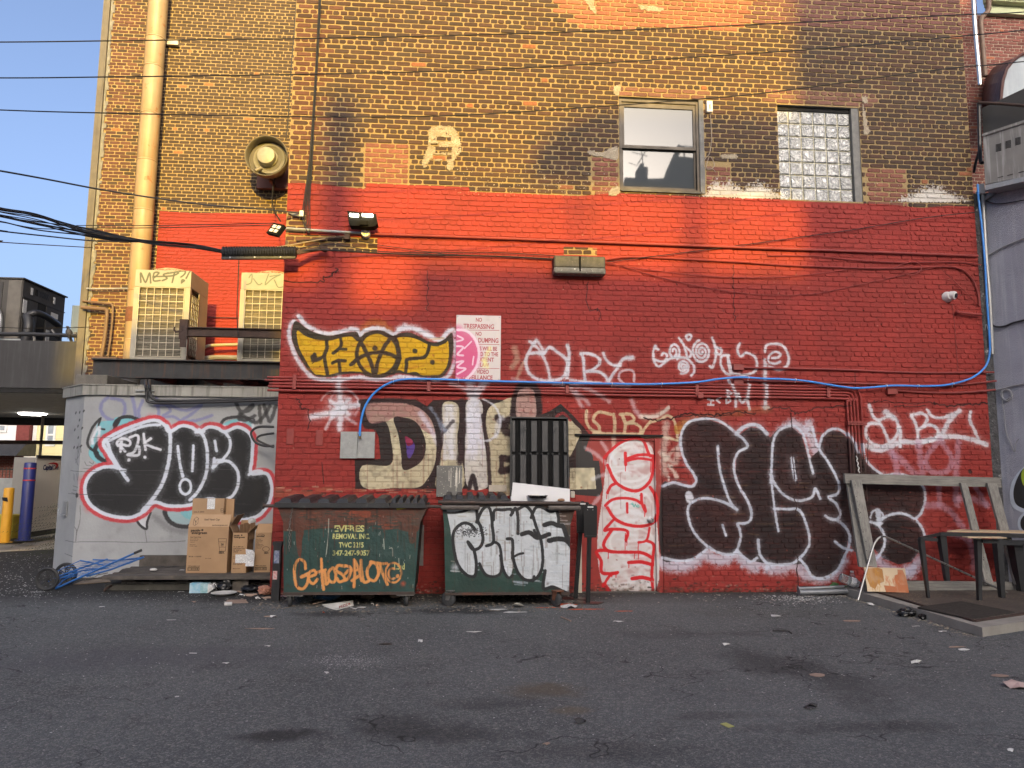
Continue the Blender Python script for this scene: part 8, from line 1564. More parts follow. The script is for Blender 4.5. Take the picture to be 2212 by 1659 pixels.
for (ya,yb,za,zb) in ((7.03,7.17,.75,.45),(7.28,7.36,.28,.12),(8.2,8.28,.28,.12),(8.15,8.45,.62,.50),(8.0,8.15,1.5,.95)): MB().box(rx+.012,rx+.02,ya,yb,zt4-za,zt4-zb).build('sticker',LAB,yk)
MB().tube(catmull([(rx+.02,7.1,zb4+.5),(rx+.25,7.1,zb4+.62),(rx+.30,7.5,zb4+.60),(rx+.28,8.0,zb4+.52)],6),.075,12).build('black_hose',M_blkpipe,yk,smooth=True);MB().tube(catmull([(rx+.10,7.08,zb4+.55),(rx+.20,7.0,zb4+.3),(rx+.15,7.0,zb4-.1)],6),.10,12).build('black_hose',M_blkpipe,yk,smooth=True)
MB().box(rx-3.6,rx+.1,6.95,7.05,zb4-.10,zb4).build('base_rail',M_galv,yk);MB().box(rx-3.6,rx,6.99,7.9,4.18,zb4-.101).build('curb',M_redst,yk)
lp=U(2,700,6.9);MB().tube(catmull([(lp.x-.15,6.85,lp.z-.35),(lp.x-.02,6.85,lp.z-.3),(lp.x+.01,6.85,lp.z+.1),(lp.x-.10,6.85,lp.z+.35),(lp.x-.3,6.85,lp.z+.36)],6),.045,10).build('pale_pipe_bend',M_galv,yk,smooth=True)
gr=tubeobj('pipe_run',[U(-40,722,6.6),U(60,722,6.6),U(185,726,6.6)],.045,M_blkpipe,'black horizontal pipe run along the top of the canopy','pipe');tubeobj('pipe_run',[U(112,713,6.7),U(126,733,6.7)],.04,M_blkpipe,'short slanted black pipe leg on the canopy edge','pipe')
for k,ux in enumerate((74,163,172)): tubeobj('pipe_stand',[U(ux,718,6.62),U(ux,737,6.62)],.03,M_galvd,['pipe stand beside the rooftop unit corner','left pipe stand next to the pigeon','pipe stand closest to the brick corner'][k],'stand')
e0,e1=U(151,722,7.6),U(184,660,7.6);eb=empty('electrical_cabinet',tuple(e0),'grey green electrical cabinet peeking out behind the brick corner on the canopy','cabinet');MB().bevbox(e0.x,e0.x+.42,7.6,8.1,e0.z-.02,e1.z,.01).build('case',mat('grey_green_case',(.28,.31,.25),(.24,.27,.22),3,.5),eb);MB().bevbox(e0.x+.30,e0.x+.42,7.56,7.6,e0.z+.1,e1.z-.12,.01).build('door',M_galv,eb)
# pigeon
pc=U(150,726,6.6);pg=MB();ax=[Vector((pc.x,6.6,pc.z-.04)),Vector((pc.x,6.6,pc.z+.01)),Vector((pc.x,6.58,pc.z+.07)),Vector((pc.x-.01,6.56,pc.z+.12)),Vector((pc.x-.012,6.55,pc.z+.155)),Vector((pc.x-.015,6.53,pc.z+.185)),Vector((pc.x-.02,6.51,pc.z+.20))]
pg.tube(ax,[.015,.055,.07,.055,.028,.032,.012],12);pg.tube([Vector((pc.x+.0,6.6,pc.z)),Vector((pc.x+.01,6.68,pc.z-.10))],[.035,.03],8);pg.tube([ax[-1],ax[-1]+Vector((-.02,-.02,-.008))],[.008,.002],6);pg.tube([Vector((pc.x-.02,6.58,pc.z-.02)),Vector((pc.x-.02,6.58,pc.z-.075))],.006,5);pg.tube([Vector((pc.x+.02,6.58,pc.z-.02)),Vector((pc.x+.02,6.58,pc.z-.075))],.006,5)
tag(pg.build('pigeon',mat('pigeon_feathers',(.085,.085,.095),(.05,.05,.06),40,.7),smooth=True),'grey pigeon perched on the canopy edge by the brick corner','pigeon')
# bank wall
P0,P1,P2=U(64,1160,Z=.15),U(135,1149,Z=.15),U(16,1160,Z=.15);zt5=U(82,986,P0.y).z
bw_=empty('bank_wall',tuple(P0),'grey and cream panelled wall with the blue and red bank logo, behind the bollards','wall');dC=(P1-P0).normalized();nC=Vector((dC.y,-dC.x,0));P1e=P0+dC*2.6;dL=(P2-P0).normalized();P2e=P2
mb=MB();th=-nC*.25;q=[P0,P1e,P1e+th,P0+th];mb.hexa([*q,*[v+Vector((0,0,zt5-.15)) for v in q]]);mb.build('cream_panel',mat('cream_panel',(.84,.80,.70),(.80,.76,.66),2,.5),bw_)
mb=MB();q=[P2e,P0-Vector((.004,0,0)),P0+Vector((-.004,.6,0)),P2e+Vector((0,.6,0))];mb.hexa([*q,*[v+Vector((0,0,zt5-.17)) for v in q]]);mb.build('grey_panel',mat('warm_grey_panel',(.22,.21,.19),(.20,.19,.175),2,.5),bw_)
mb=MB();mb.bar(P0+nC*.01+Vector((0,0,.05)),P1e+nC*.01+Vector((0,0,.05)),.03,.10);mb.bar(P0+nC*.01+Vector((0,0,zt5-.15)),P1e+nC*.01+Vector((0,0,zt5-.15)),.03,.06);mb.build('dark_trim',M_fas,bw_)
M_navy=mat('navy_letters',(.02,.025,.12));M_gl=mat('thin_navy_letters',(.05,.055,.14));lo_=P0+nC*.006
def onpanel(x,y): 
    d=_f+(x-1106)/F_PX*_r-(y-829.5)/F_PX*_u;d=Vector([float(v) for v in d]);c=Vector((0,-DIST,CAM_H));return c+d*((lo_-c).dot(nC)/d.dot(nC))
oa,ob_,oc_=onpanel(92.5,1014.5),onpanel(113,1014.5),onpanel(126,1016)
text_mesh('Capital',oa,dC,(0,0,1),.10,M_navy,bw_,'lettering',.04,(ob_-oa).length,slant=.2);text_mesh('One',ob_+dC*.01,dC,(0,0,1),.10,M_gl,bw_,'lettering',.0,(oc_-ob_).length*.95,slant=.2)
sw_p=[onpanel(x,y) for x,y in ((102,1003),(108,1000),(116,998.6),(123,1000),(126,1004),(124,1009),(118,1014),(121,1008),(121,1004.5),(117,1002.4),(110,1002))];mb=MB();mb.add([v+nC*.002 for v in sw_p],[tuple(range(len(sw_p)))]);mb.build('red_swoosh',mat('logo_red',(.50,.02,.025)),bw_)
def bollard(ux,uy,h,r,m_,label,extra):
    b=U(ux,uy,Z=.15);t=empty('bollard',tuple(b),label,'bollard');MB().lathe([(r*1.5,.0),(r*1.5,.012),(r,.014),(r,h-.03),(r*.92,h-.008),(r*.6,h),(0,h)],(b.x,b.y,b.z),'Z',24).build('post',m_,t,smooth=True);extra(t,b,r,h)
def stripes(t,b,r,h):
    for z in (h-.13,h-.36): MB().lathe([(r+.003,z),(r+.004,z+.012),(r+.003,z+.024)],(b.x,b.y,b.z),'Z',24).build('red_band',mat('red_tape',(.5,.04,.05)) if z == h-.13 else bpy.data.materials['red_tape'],t,smooth=True)
def slotm(t,b,r,h): MB().hexa([b+Vector((-r*.6,-r-.004,h-.24)),b+Vector((r*.5,-r-.004,h-.26)),b+Vector((r*.5,-r+.03,h-.26)),b+Vector((-r*.6,-r+.03,h-.24)),b+Vector((-r*.8,-r-.004,h-.18)),b+Vector((r*.3,-r-.004,h-.18)),b+Vector((r*.3,-r+.03,h-.18)),b+Vector((-r*.8,-r+.03,h-.18))]).build('dark_patch',M_dark,t)
bollard(52,1167,1.50,.105,mat('navy_sleeve',(.018,.028,.17),(.015,.022,.13),3,.4),'tall navy blue bollard with red stripes in front of the bank wall',stripes)
bollard(10,1172,1.02,.085,mat('yellow_sleeve',(.72,.36,.02),(.62,.30,.02),3,.45),'yellow bollard at the far left edge',slotm)
b=U(-6,1168,Z=.15);tag(MB().bevbox(b.x-.8,b.x+.10,b.y+.9,b.y+1.3,.15,1.32,.02).build('grey_meter_box',mat('light_grey_box',(.30,.31,.30),rough=.5)),'light grey service box behind the yellow bollard','box');tag(MB().bevbox(b.x-.6,b.x+.07,b.y+.3,b.y+.6,.15,.62,.03).build('yellow_guard',mat('dull_yellow',(.42,.33,.03),rough=.5)),'low yellow guard left of the yellow bollard','guard')
tubeobj('fence_rail',[U(-40,955,10),U(150,956,10)],.05,M_rsteel,'dark red steel rail across the gap under the canopy','rail');q=U(79,955,10);tag(MB().cyl((q.x,10.2,0),(q.x,10.2,2.9),.035,n=10).build('utility_pole',mat('grey_wood_pole',(.36,.33,.29)),smooth=True),'grey wooden pole between the white and yellow houses','pole')
# shrub behind the annexe corner
sh=empty('conifer_shrub',tuple(U(118,1180,Z=.03)),'dark feathery evergreen shrub poking out from behind the grey annexe corner','shrub');rr=random.Random(8);mb=MB();bc=U(140,1150,2.9)
for k in range(46):
    z=rr.uniform(.15,1.05);L_=rr.uniform(.35,1.0);a=math.pi+rr.uniform(-.5,.6);st=Vector((bc.x+.2,2.9+rr.uniform(-.3,.4),z));en=st+Vector((math.cos(a)*L_,rr.uniform(-.3,.3),rr.uniform(-.25,.1)))
    for j in range(16):
        t_=j/15;c=st.lerp(en,t_)+Vector((0,0,-.06*t_*t_));s_=.05*(1.1-t_*.6)
        for sg_ in (-1,1): d=(en-st).normalized();e=c+d*s_+Vector((0,sg_*s_*.7,sg_*s_*.5));mb.add([c,c+Vector((0,0,.008)),e],[(0,1,2)])
mb.build('foliage',mat('evergreen_needles',(.035,.045,.022),(.06,.065,.035),20,.8),sh,fixn=False);mb=MB();mb.tube([(bc.x+.3,2.9,0),(bc.x+.2,2.9,1.1)],.04,6);mb.build('trunk',M_oldwood,sh)
# houses across the street
def boards(t,x0,x1,y,z0,z1,m_,st=.17):
    z=z0
    while z < z1: mb=MB();mb.hexa([(x0,y-.03,z),(x1,y-.03,z),(x1,y,z),(x0,y,z),(x0,y-.008,z+st-.004),(x1,y-.008,z+st-.004),(x1,y,z+st-.004),(x0,y,z+st-.004)]);mb.build('siding_board',m_,t);z += st
HY=25;hx=[U(x,960,HY).x for x in (-60,45,71,160)]
yh=empty('yellow_house',(hx[2]+3,HY+3,0),'pale yellow clapboard house across the street','house');MB().box(hx[2],hx[2]+9,HY,HY+8,0,5.3).build('wall',mat('yellow_wall',(.60,.55,.30)),yh);boards(yh,hx[2],hx[2]+9,HY,.1,5.2,mat('yellow_siding',(.66,.60,.32),(.62,.56,.30),2,.6));MB().box(hx[2]-.02,hx[2]+.14,HY-.05,HY,0,5.3).build('corner_board',M_wht,yh)
w0,w1=U(99,955,HY),U(123,915,HY)
def hwin(t,x0,x1,z0,z1,y,m_fr):
    f=MB();f.box(x0,x0+.09,y-.07,y-.01,z0,z1);f.box(x1-.09,x1,y-.07,y-.01,z0,z1);f.box(x0,x1,y-.072,y-.01,z0,z0+.09);f.box(x0,x1,y-.072,y-.01,z1-.09,z1);zm_=(z0+z1)/2;f.box(x0+.09,x1-.09,y-.06,y-.012,zm_-.04,zm_+.04);f=f.build('window',m_fr,t);MB().box(x0+.09,x1-.09,y-.035,y-.03,z0+.09,z1-.09).build('pane',mat('blue_grey_pane',(.30,.34,.38),rough=.15) if 'blue_grey_pane' not in bpy.data.materials else bpy.data.materials['blue_grey_pane'],f)
hwin(yh,w0.x,w1.x,U(99,964,HY).z,U(99,914,HY).z,HY,M_wht);hwin(yh,w1.x+1.4,w1.x+2.0,2,3.2,HY,M_wht)
wh=empty('white_house',(hx[0],HY+3,0),'white clapboard house with a dark awning across the street at the far left','house');MB().box(hx[0]-6,hx[1]-.1,HY,HY+8,0,4.8).build('wall',M_wht,wh);boards(wh,hx[0]-6,hx[1]-.1,HY,2.2,4.8,mat('white_siding',(.66,.67,.68),(.6,.61,.62),2,.6))
x0=U(-10,940,HY).x;x1=U(15,940,HY).x;hwin(wh,x0,x1,U(0,934,HY).z,U(0,903,HY).z,HY,M_wht)
brl=MB().box(hx[0]-6,hx[1]-.1,HY-.012,HY-.002,0,2.18);brl.build('brick_base',brick_tex('red_house_brick',(.26,.06,.045),(.20,.05,.04),(.30,.2,.16)),wh)
a=U(-30,1000,HY-1.2);bb=U(40,1020,HY-1.2);mb=MB();mb.hexa([(hx[0]-2,HY-1.5,U(0,984,HY-1.5).z),(bb.x,HY-1.5,U(0,984,HY-1.5).z),(bb.x,HY-.02,U(0,984,HY-1.5).z),(hx[0]-2,HY-.02,U(0,984,HY-1.5).z),(hx[0]-2,HY-.7,U(0,955,HY-.7).z),(bb.x,HY-.7,U(0,955,HY-.7).z),(bb.x,HY-.02,U(0,955,HY-.7).z),(hx[0]-2,HY-.02,U(0,955,HY-.7).z)]);mb.build('awning',M_fas,wh)
mb=MB();g0_,g1_=U(22,900,HY-.2),U(44,927,HY-.2);mb.bar((g0_.x,HY-.15,g0_.z+.6),(g1_.x,HY-.15,g1_.z),.12,.10);mb.build('gable_trim',M_wht,wh)
tag(MB().box(hx[1]-.08,hx[2]-.04,HY-.3,HY+6,0,6).build('red_party_wall',mat('dark_red_wall',(.17,.035,.03),rough=.8)),'narrow dark red wall between the white and yellow houses','wall')
fr_=MB();x=U(-20,1040,20).x
for i in range(16): fr_.box(x+i*.13,x+i*.13+.02,20,20.02,.15,1.5)
fr_.box(x,x+2.1,19.99,20.03,1.4,1.44);tag(fr_.build('iron_fence',M_blkpipe),'black iron fence in front of the white house','fence')
# ------------------------------------------------------------------ street behind the camera: the skyline that throws the evening shade
KX,KZ,OY=.12*45,.275*45,-45.0
M_ob=brick_tex('street_brick',(.22,.12,.09),(.17,.10,.08),(.25,.2,.16));M_oroof=mat('tar_roof',(.10,.10,.105),rough=.9);M_glass2=glassmat('street_window_glass',(.03,.035,.04),.08)
segs=[(-34,-22,14,'six storey brick walk-up at the left end of the street behind the camera'),(-21.9,-13,14.5,'tallest left hand brick house second from the left in the street behind the camera'),(-12.9,-7.55,8.3,'high brick house third from the left in the street behind the camera'),(-7.5,-2.75,4.95,'wide brick house in the middle left of the street behind the camera'),(-2.74,-1.72,4.02,'slim brick house wedged between two wider ones behind the camera'),(-1.71,-.62,3.75,'lowest slim brick house in the street behind the camera'),(-.61,4.79,4.32,'brick house carrying the unseen shadow billboard behind the camera'),(4.80,7.6,9.9,'tallest brick tower house in the street behind the camera'),(7.61,16,12.45,'broad brick house with a bulkhead and chimney on its roof behind the camera'),(16.1,30,7.0,'last brick house at the right end of the street behind the camera')]
for k,(a,b,z,lab) in enumerate(segs):
    t=empty('street_house',((a+b)/2+KX,OY-6,0),lab,'building','street houses behind the camera');x0,x1,zz=a+KX,b+KX,z+KZ;sx_=.12*9;MB().hexa([(x0,OY,0),(x1,OY,0),(x1+sx_,OY-9,0),(x0+sx_,OY-9,0),(x0,OY,zz),(x1,OY,zz),(x1+sx_,OY-9,zz),(x0+sx_,OY-9,zz)]).build('walls',M_ob,t);MB().box(x0-.01,x1+.01,OY-.01,OY+.22,zz-.4,zz-.12).build('cornice',M_oroof,t)
    if x1-x0 > 2.4:
        mb=MB();n=max(1,int((x1-x0)/2.2))
        for f_ in range(max(1,int((zz-1)/3.1))):
            for i in range(n): cx=x0+(i+.5)*(x1-x0)/n;mb.box(cx-.45,cx+.45,OY-.001,OY+.03,1.1+f_*3.1,2.7+f_*3.1)
        mb.build('window_panes',M_glass2,t)
bbp=[(.95,5.62),(1.02,6.1),(1.45,6.46),(1.9,6.64),(2.6,6.70),(4.79,6.72),(4.79,5.50),(3.0,5.52)]
bb=empty('shadow_billboard',(3.2+KX,OY-.2,4.32+KZ),'unseen billboard on thin posts behind the camera, outline shaped for its shadow on the brick wall','billboard');MB().prism([(x+KX,z+KZ) for x,z in bbp],OY-.25,OY-.05).build('board',M_fas,bb)  # unseen board, outline shaped to throw the dark blob beside the sash window
for px_ in (1.6,3.27,4.45): MB().box(px_+KX-(.09 if px_ == 3.27 else .03),px_+KX+(.09 if px_ == 3.27 else .03),OY-.35,OY-.26,4.32+KZ,6.0+KZ).build('post',M_fas,bb)
tag(MB().box(-1.62+KX-.19,-1.62+KX+.19,OY-.7,OY-.2,3.8+KZ,6.75+KZ).build('chimney_stack',M_ob),'tall slim chimney stack on the lowest house behind the camera','chimney')
tag(MB().prism([(14.6,24.6),(15.5,24.6),(15.5,26.7),(15.2,26.7),(15.2,27.0),(14.9,27.0),(14.9,26.8),(14.6,26.5)],OY-3,OY-2.2).build('chimney_stack',M_oroof),'squat dark chimney with an aerial on the broad house behind the camera','chimney')
mb=MB();mb.bar((15.2,OY-2.5,26.9),(15.0,OY-2.5,28.7),.06,.06);mb.bar((14.3,OY-2.5,28.1),(15.6,OY-2.5,27.8),.05,.05);mb.bar((14.7,OY-2.5,27.0),(15.6,OY-2.5,28.6),.09,.09);mb.bar((13.9,OY-2.5,27.1),(14.7,OY-2.5,26.9),.04,.04);tag(mb.build('aerial',M_fas),'television aerial on the squat chimney behind the camera','aerial')
bh_=empty('roof_bulkhead',(17.6,OY-3,24.8),'dark stair bulkhead with a pale stair slab on the roof behind the camera','bulkhead');MB().prism([(16.6,24.7),(21,24.7),(21,27.5),(18.0,27.7),(17.8,27.4)],OY-4,OY-2).build('shed',M_oroof,bh_);MB().prism([(16.3,24.7),(16.7,24.7),(18.3,28.3),(17.9,28.5)],OY-2,OY-1.5).build('stair_slab',mat('pale_slab',(.62,.50,.32)),bh_)
mb=MB();mb.bar((18.6,OY-2,27.5),(18.5,OY-2,28.6),.1,.1);mb.bar((18.5,OY-2,28.6),(21,OY-2,28.5),.07,.07);mb.build('railing',M_fas,bh_)
# ================================================================= litter on the asphalt
M_paper=mat('dirty_white_litter',(.60,.59,.57),(.42,.41,.38),25,.7);M_tan=mat('tan_litter',(.34,.24,.18),(.24,.17,.13),20,.8);M_dkl=mat('dark_litter',(.02,.02,.022),(.04,.035,.03),20,.6);M_orn=mat('orange_spray_on_ground',(.55,.10,.03),(.40,.07,.025),40,.8)
def bit(ux,uy,w_,l_,m_,label,name='litter_scrap',h=.012,seed=0,n=9,zb=0.0,ang=0.0,cat='litter',jag=.35):
    p=U(ux,uy,Z=zb);rr=random.Random(seed+int(ux*7+uy));mb=MB();P=[]
    for i in range(n): a=2*math.pi*i/n;r_=1-jag*rr.random();x,y=w_/2*r_*math.cos(a),l_/2*r_*math.sin(a);P.append(Vector((p.x+x*math.cos(ang)-y*math.sin(ang),p.y+x*math.sin(ang)+y*math.cos(ang),zb+.002+h*rr.random())))
    c=Vector((p.x,p.y,zb+h*1.1));vs=[c]+P+[c-Vector((0,0,.0015))]+[v-Vector((0,0,.0015)) for v in P];mb.add(vs,[(0,i+1,(i+1) % n+1) for i in range(n)]+[(n+1,n+1+(i+1) % n+1,n+1+i+1) for i in range(n)]+[(i+1,n+2+i,n+2+(i+1) % n,(i+1) % n+1) for i in range(n)]);return tag(mb.build(name,m_,fixn=False),label,cat)
bit(1318+1106-1350+0 if False else 2048/1.8517+1318*.5,2368/1.8517+360*.5,.13,.10,M_tan,'round tan scrap on the asphalt right of centre',h=.006,jag=.12)
bx=lambda x,y: (2048/1.8517+x*.5,2368/1.8517+y*.5);ax_=lambda x,y: (x*.5,2368/1.8517+y*.5)
L=[(bx(2108,363),.15,.10,M_tan,'round tan scrap near the right edge of the asphalt',.006,.1),(bx(2190,412),.22,.20,mat('pinkish_card',(.50,.36,.32),(.36,.27,.24),12,.7),'pinkish crumpled card at the right edge of the picture',.04,.3),(bx(1468,126),.20,.10,M_tan,'flat tan disc on the asphalt below the door throw-up',.006,.15),(bx(1140,107),.14,.10,M_paper,'white scrap on the asphalt below the big black J',.02,.4),
     (bx(1295,506),.12,.07,M_dkl,'folded dark scrap in the lower right of the asphalt',.04,.4),(bx(300,567),.10,.05,M_dkl,'small dark scrap left of the yellowish strip',.03,.5),(bx(1750,309),.12,.04,M_paper,'curled white scrap on the right of the asphalt',.03,.4),(bx(1925,240),.20,.05,M_tan,'brown and white scrap nearer the kerb corner',.01,.4),(bx(1950,250),.16,.05,M_paper,'torn white paper just below the brown scrap by the kerb corner',.015,.5),
     (bx(455,133),.14,.06,M_paper,'white scrap in front of the steel door',.02,.4),(bx(925,230),.10,.05,M_paper,'pale grey scrap in the middle right of the asphalt',.02,.3),(bx(1860,172),.12,.03,M_paper,'narrow white scrap along the kerb',.01,.3),(bx(1745,150),.10,.03,M_paper,'small white scrap under the kerbside bin bag',.01,.3),(bx(1550,60),.11,.09,M_paper,'white tissue by the foot of the bent tube',.035,.5),
     (bx(245,68),.22,.16,M_paper,'white paper beside the right wheel of the tagged dumpster',.04,.4),(bx(20,66),.17,.15,mat('yellowed_paper',(.52,.50,.40)),'yellowed paper under the tagged dumpster',.05,.4),(bx(15,89),.30,.06,M_paper,'flat white strip in front of the tagged dumpster, left of its wheel',.008,.3),(bx(148,659),.05,.03,M_tan,'tiny tan crumb near the bottom centre',.01,.3),(bx(2153,688),.04,.03,M_paper,'tiny white crumb in the lower right corner',.015,.2),
     (ax_(1155,238),.06,.04,M_paper,'small white scrap left of the chalky patch',.015,.4),(ax_(978,311),.07,.03,M_paper,'small curled white scrap in the left middle of the asphalt',.012,.4),(ax_(1818,216),.06,.08,M_paper,'triangular white scrap in front of the gap between the dumpsters',.02,.5),(ax_(1410,350),.06,.06,M_paper,'white flake below the chalky patch',.01,.5),(ax_(2045,174),.22,.04,M_paper,'thin white scrap lying in front of the tagged dumpster',.008,.4),(ax_(1668,226),.19,.09,M_dkl,'dark oily scrap in front of the left dumpster',.005,.4),
     (ax_(1120,160),.34,.05,M_tan,'long grey brown stick lying on the asphalt',.01,.3),(ax_(1170,107),.18,.05,M_tan,'small brown scrap left of the dumpster wheel',.01,.4),(ax_(740,122),.14,.03,M_paper,'white sliver in the upper left of the asphalt',.006,.4),(ax_(835,266),.09,.04,M_paper,'grey flake in the left half of the asphalt',.006,.4),(ax_(765,454),.04,.02,M_paper,'small white fleck in the lower left of the asphalt',.006,.3),(ax_(2145,76),.28,.10,M_paper,'white paper smear by the tagged dumpster wheel',.006,.5)]
for k,(p,w_,l_,m_,lab,h,j) in enumerate(L): bit(p[0],p[1],w_,l_,m_,lab,h=h,seed=k,jag=j)
for k,(p,w_,l_,lab) in enumerate(((bx(490,83),.30,.05,'orange sprayed mark on the ground in front of the door'),(bx(225,55),.36,.22,'orange sprayed patch behind the tagged dumpster wheel'),(bx(160,68),.42,.05,'orange sprayed dash under the tagged dumpster'),(bx(310,75),.50,.07,'orange sprayed line beneath the floor stand plate'))): bit(p[0],p[1],w_,l_,M_orn,lab,'paint_mark',h=.001,seed=k+90,n=14,jag=.5,cat='paint mark')
q=bx(930,575);a=U(q[0]-9,q[1]-4,Z=.003);b=U(q[0]+9,q[1]+4,Z=.003);tag(MB().bar(a,b,.05,.004).build('litter_strip',mat('yellow_green_strip',(.30,.32,.08),(.38,.38,.16),30,.5)),'flat yellowish green strip on the asphalt near the bottom','litter')
q=bx(1180,170);P=[U(q[0]-27,q[1]-1,Z=.006),U(q[0]-5,q[1]-2,Z=.02),U(q[0]+8,q[1],Z=.01),U(q[0]+14,q[1]+4,Z=.006)];tubeobj('twig',P,.006,M_dkl,'thin dark twig on the asphalt in front of the black throw-up','twig')
q=bx(232,117);tubeobj('stick',[U(q[0]-10,q[1]-5,Z=.008),U(q[0]+11,q[1]+4,Z=.008)],.007,M_tan,'thin pale stick in front of the floor stands','stick')
# card in front of the wood step, can, pizza box and heaps under the left dumpster
p=g(585,868);mb=MB();q=[g(500,866,.006),g(530,880,.006),g(672,876,.006),g(650,852,.006),g(520,854,.006)];mb.add([*q,*[v-Vector((0,0,.005)) for v in q]],[(0,1,2,3,4)]+[(i,(i+1) % 5,5+(i+1) % 5,5+i) for i in range(5)]);tag(mb.build('flat_card',M_tan),'flat tan card lying in front of the boxes','cardboard')
p=g(525,902);tag(MB().cyl((p.x-.05,p.y,.022),(p.x+.03,p.y+.01,.022),.022,n=14).build('paper_cup',M_paper,smooth=True),'small white cup on its side below the flat tan card','cup');p=g(255,873);bit(p.x*0+((640+255*.5252)/1.8517),(1950+873*.5252)/1.8517,.07,.04,M_tan,'small tan chip left of the flat card',seed=55)
for k,(x,y,w_,l_,m_,lab) in enumerate(((745,850,.08,.05,M_paper,'white scrap between the flat card and the brown paper bag'),(620,830,.10,.04,M_paper,'bluish white scrap beside the wood block'),(690,828,.22,.08,M_tan,'tan torn card by the wood block foot'),(590,806,.16,.06,M_tan,'brown torn napkin beside the paper plate'),(705,760,.16,.10,M_paper,'white paper tucked under the platform edge'),(820,850,.20,.03,M_tan,'long thin tan scrap by the black post'),(880,848,.12,.03,M_paper,'white lolly stick wrapper by the black post'),(925,842,.14,.05,mat('pink_white_wrapper',(.6,.25,.3),(.65,.62,.6),40,.4),'pink and white wrapper at the dumpster wheel'),(950,830,.08,.06,mat('yellow_wrapper',(.5,.42,.05)),'yellow wrapper at the dumpster wheel'))): bit((640+x*.5252)/1.8517,(1950+y*.5252)/1.8517,w_,l_,m_,lab,seed=200+k,h=.03)
c=U(*J(530,860),Z=0);pb=empty('pizza_box',(c.x,c.y+.1,0),'crushed white pizza box sticking out from under the left dumpster','box');p=[U(*J(x,y),Z=z) for x,y,z in ((412,828,.02),(490,862,.004),(530,866,.01),(662,832,.02),(655,795,.05),(540,812,.05))];mb=MB();mb.add([*p,*[v-Vector((0,0,.012)) for v in p]],[(0,1,2,3,4,5),tuple(range(11,5,-1))]+[(i,(i+1) % 6,6+(i+1) % 6,6+i) for i in range(6)]);mb.build('lid',mat('greasy_pizza_card',(.62,.60,.55),(.5,.48,.42),9,.6),pb)
text_mesh('PIZZA',U(*J(548,860),Z=.022),(U(*J(600,842),Z=.04)-U(*J(548,860),Z=.022)),(0,-.2,.75),.035,mat('red_brown_print',(.35,.06,.04)),pb,'lettering',.03)
c=U(*J(500,760),Z=.0);crumple('blue_bag',(c.x,-.55,.09),(.20,.14,.085),mat('blue_plastic_bag',(.02,.07,.16),(.015,.045,.10),14,.35,bump=.008,bsc=20),'blue plastic bag squashed under the left dumpster','bag',31,.3)
c=U(*J(320,775),Z=0);crumple('grey_bag',(c.x,-.62,.06),(.12,.08,.07),mat('grey_plastic_bag',(.06,.07,.075),(.03,.035,.04),14,.4,bump=.008,bsc=20),'dark grey plastic bag behind the left wheel of the left dumpster','bag',32,.3)
for k,(x,y,s_,m_,lab) in enumerate(((770,790,.09,M_tan,'brown rag under the middle of the left dumpster'),(900,770,.08,M_dkl,'dark rubbish clump under the right part of the left dumpster'),(985,785,.07,M_tan,'torn tan paper left of the right wheel of the left dumpster'),(240,790,.06,M_dkl,'dark clump just inside the left wheel of the left dumpster'))): p=U(*J(x,y),Z=0);crumple('rubbish_clump',(p.x,p.y+.05,.025),(s_*1.2,s_*.8,s_*.45),m_,lab,'rubbish',40+k,.35,2)
for k,(x,y,w_,m_,lab) in enumerate(((845,843,.05,M_tan,'small brick red chunk in front of the left dumpster'),(812,832,.05,M_paper,'white foam chip in front of the left dumpster'),(425,900,.03,M_orn,'bright orange crumb in front of the pizza box'),(30,930,.09,M_paper,'white flake left of the left dumpster wheel'),(1020,818,.06,M_paper,'white scrap by the right wheel of the left dumpster'))): q=J(x,y);bit(q[0],q[1],w_,w_*.6,m_,lab,seed=300+k,h=.02)
tubeobj('plastic_fork',[U(*J(640,852),Z=.01),U(*J(680,862),Z=.012),U(*J(700,852),Z=.012),U(*J(758,850),Z=.01)],.005,M_paper,'white plastic fork in front of the pizza box','fork',n=5)
tubeobj('stick',[U(*J(340,825),Z=.02),U(*J(440,800),Z=.03)],.008,M_tan,'wooden stick poking out beneath the left dumpster','stick')
# things on the platform and step
p=g(60,575,.24);crumple('clear_wrap',(U(*Bx(70,580),Z=.22).x,U(*Bx(70,580),Z=.22).y,.24),(.17,.10,.03),M_clear,'crumpled clear film on the wooden platform left of the boxes','film',51,.3)
p=U(*Ct(980,262),Z=.22);crumple('white_tissue',(p.x,p.y,.232),(.055,.04,.022),M_paper,'white tissue lump on the wooden platform edge','tissue',52,.2,2)
q=Ct(932,218);bit(q[0],q[1],.10,.05,M_paper,'white scrap at the back of the wooden platform',zb=.215,seed=61);q=Ct(1090,232);bit(q[0],q[1],.34,.05,M_dkl,'dark rod like scrap on the wooden platform',zb=.215,seed=62);q=Ct(1205,262);bit(q[0],q[1],.10,.03,M_paper,'white scrap touching the big box',zb=.215,seed=63);q=Ct(950,418);bit(q[0],q[1],.10,.06,M_paper,'white flake on the asphalt just below the concrete step',seed=64,h=.02)
q=Ct(1200,432);bit(q[0],q[1],.10,.03,M_paper,'flat white scrap below the step, nearer the boxes',seed=65,h=.006);q=Ct(572,553);bit(q[0],q[1],.08,.03,M_paper,'small white scrap on the asphalt below the blue cart handle',seed=66,h=.01);q=Ct(290,470);bit(q[0],q[1],.20,.05,M_dkl,'dark oval scrap below the blue cart wheel',seed=67,h=.006)
q=Ct(65,435);bit(q[0],q[1],.16,.03,M_paper,'pale sliver below the left cart wheel',seed=68,h=.006);rr=random.Random(77)
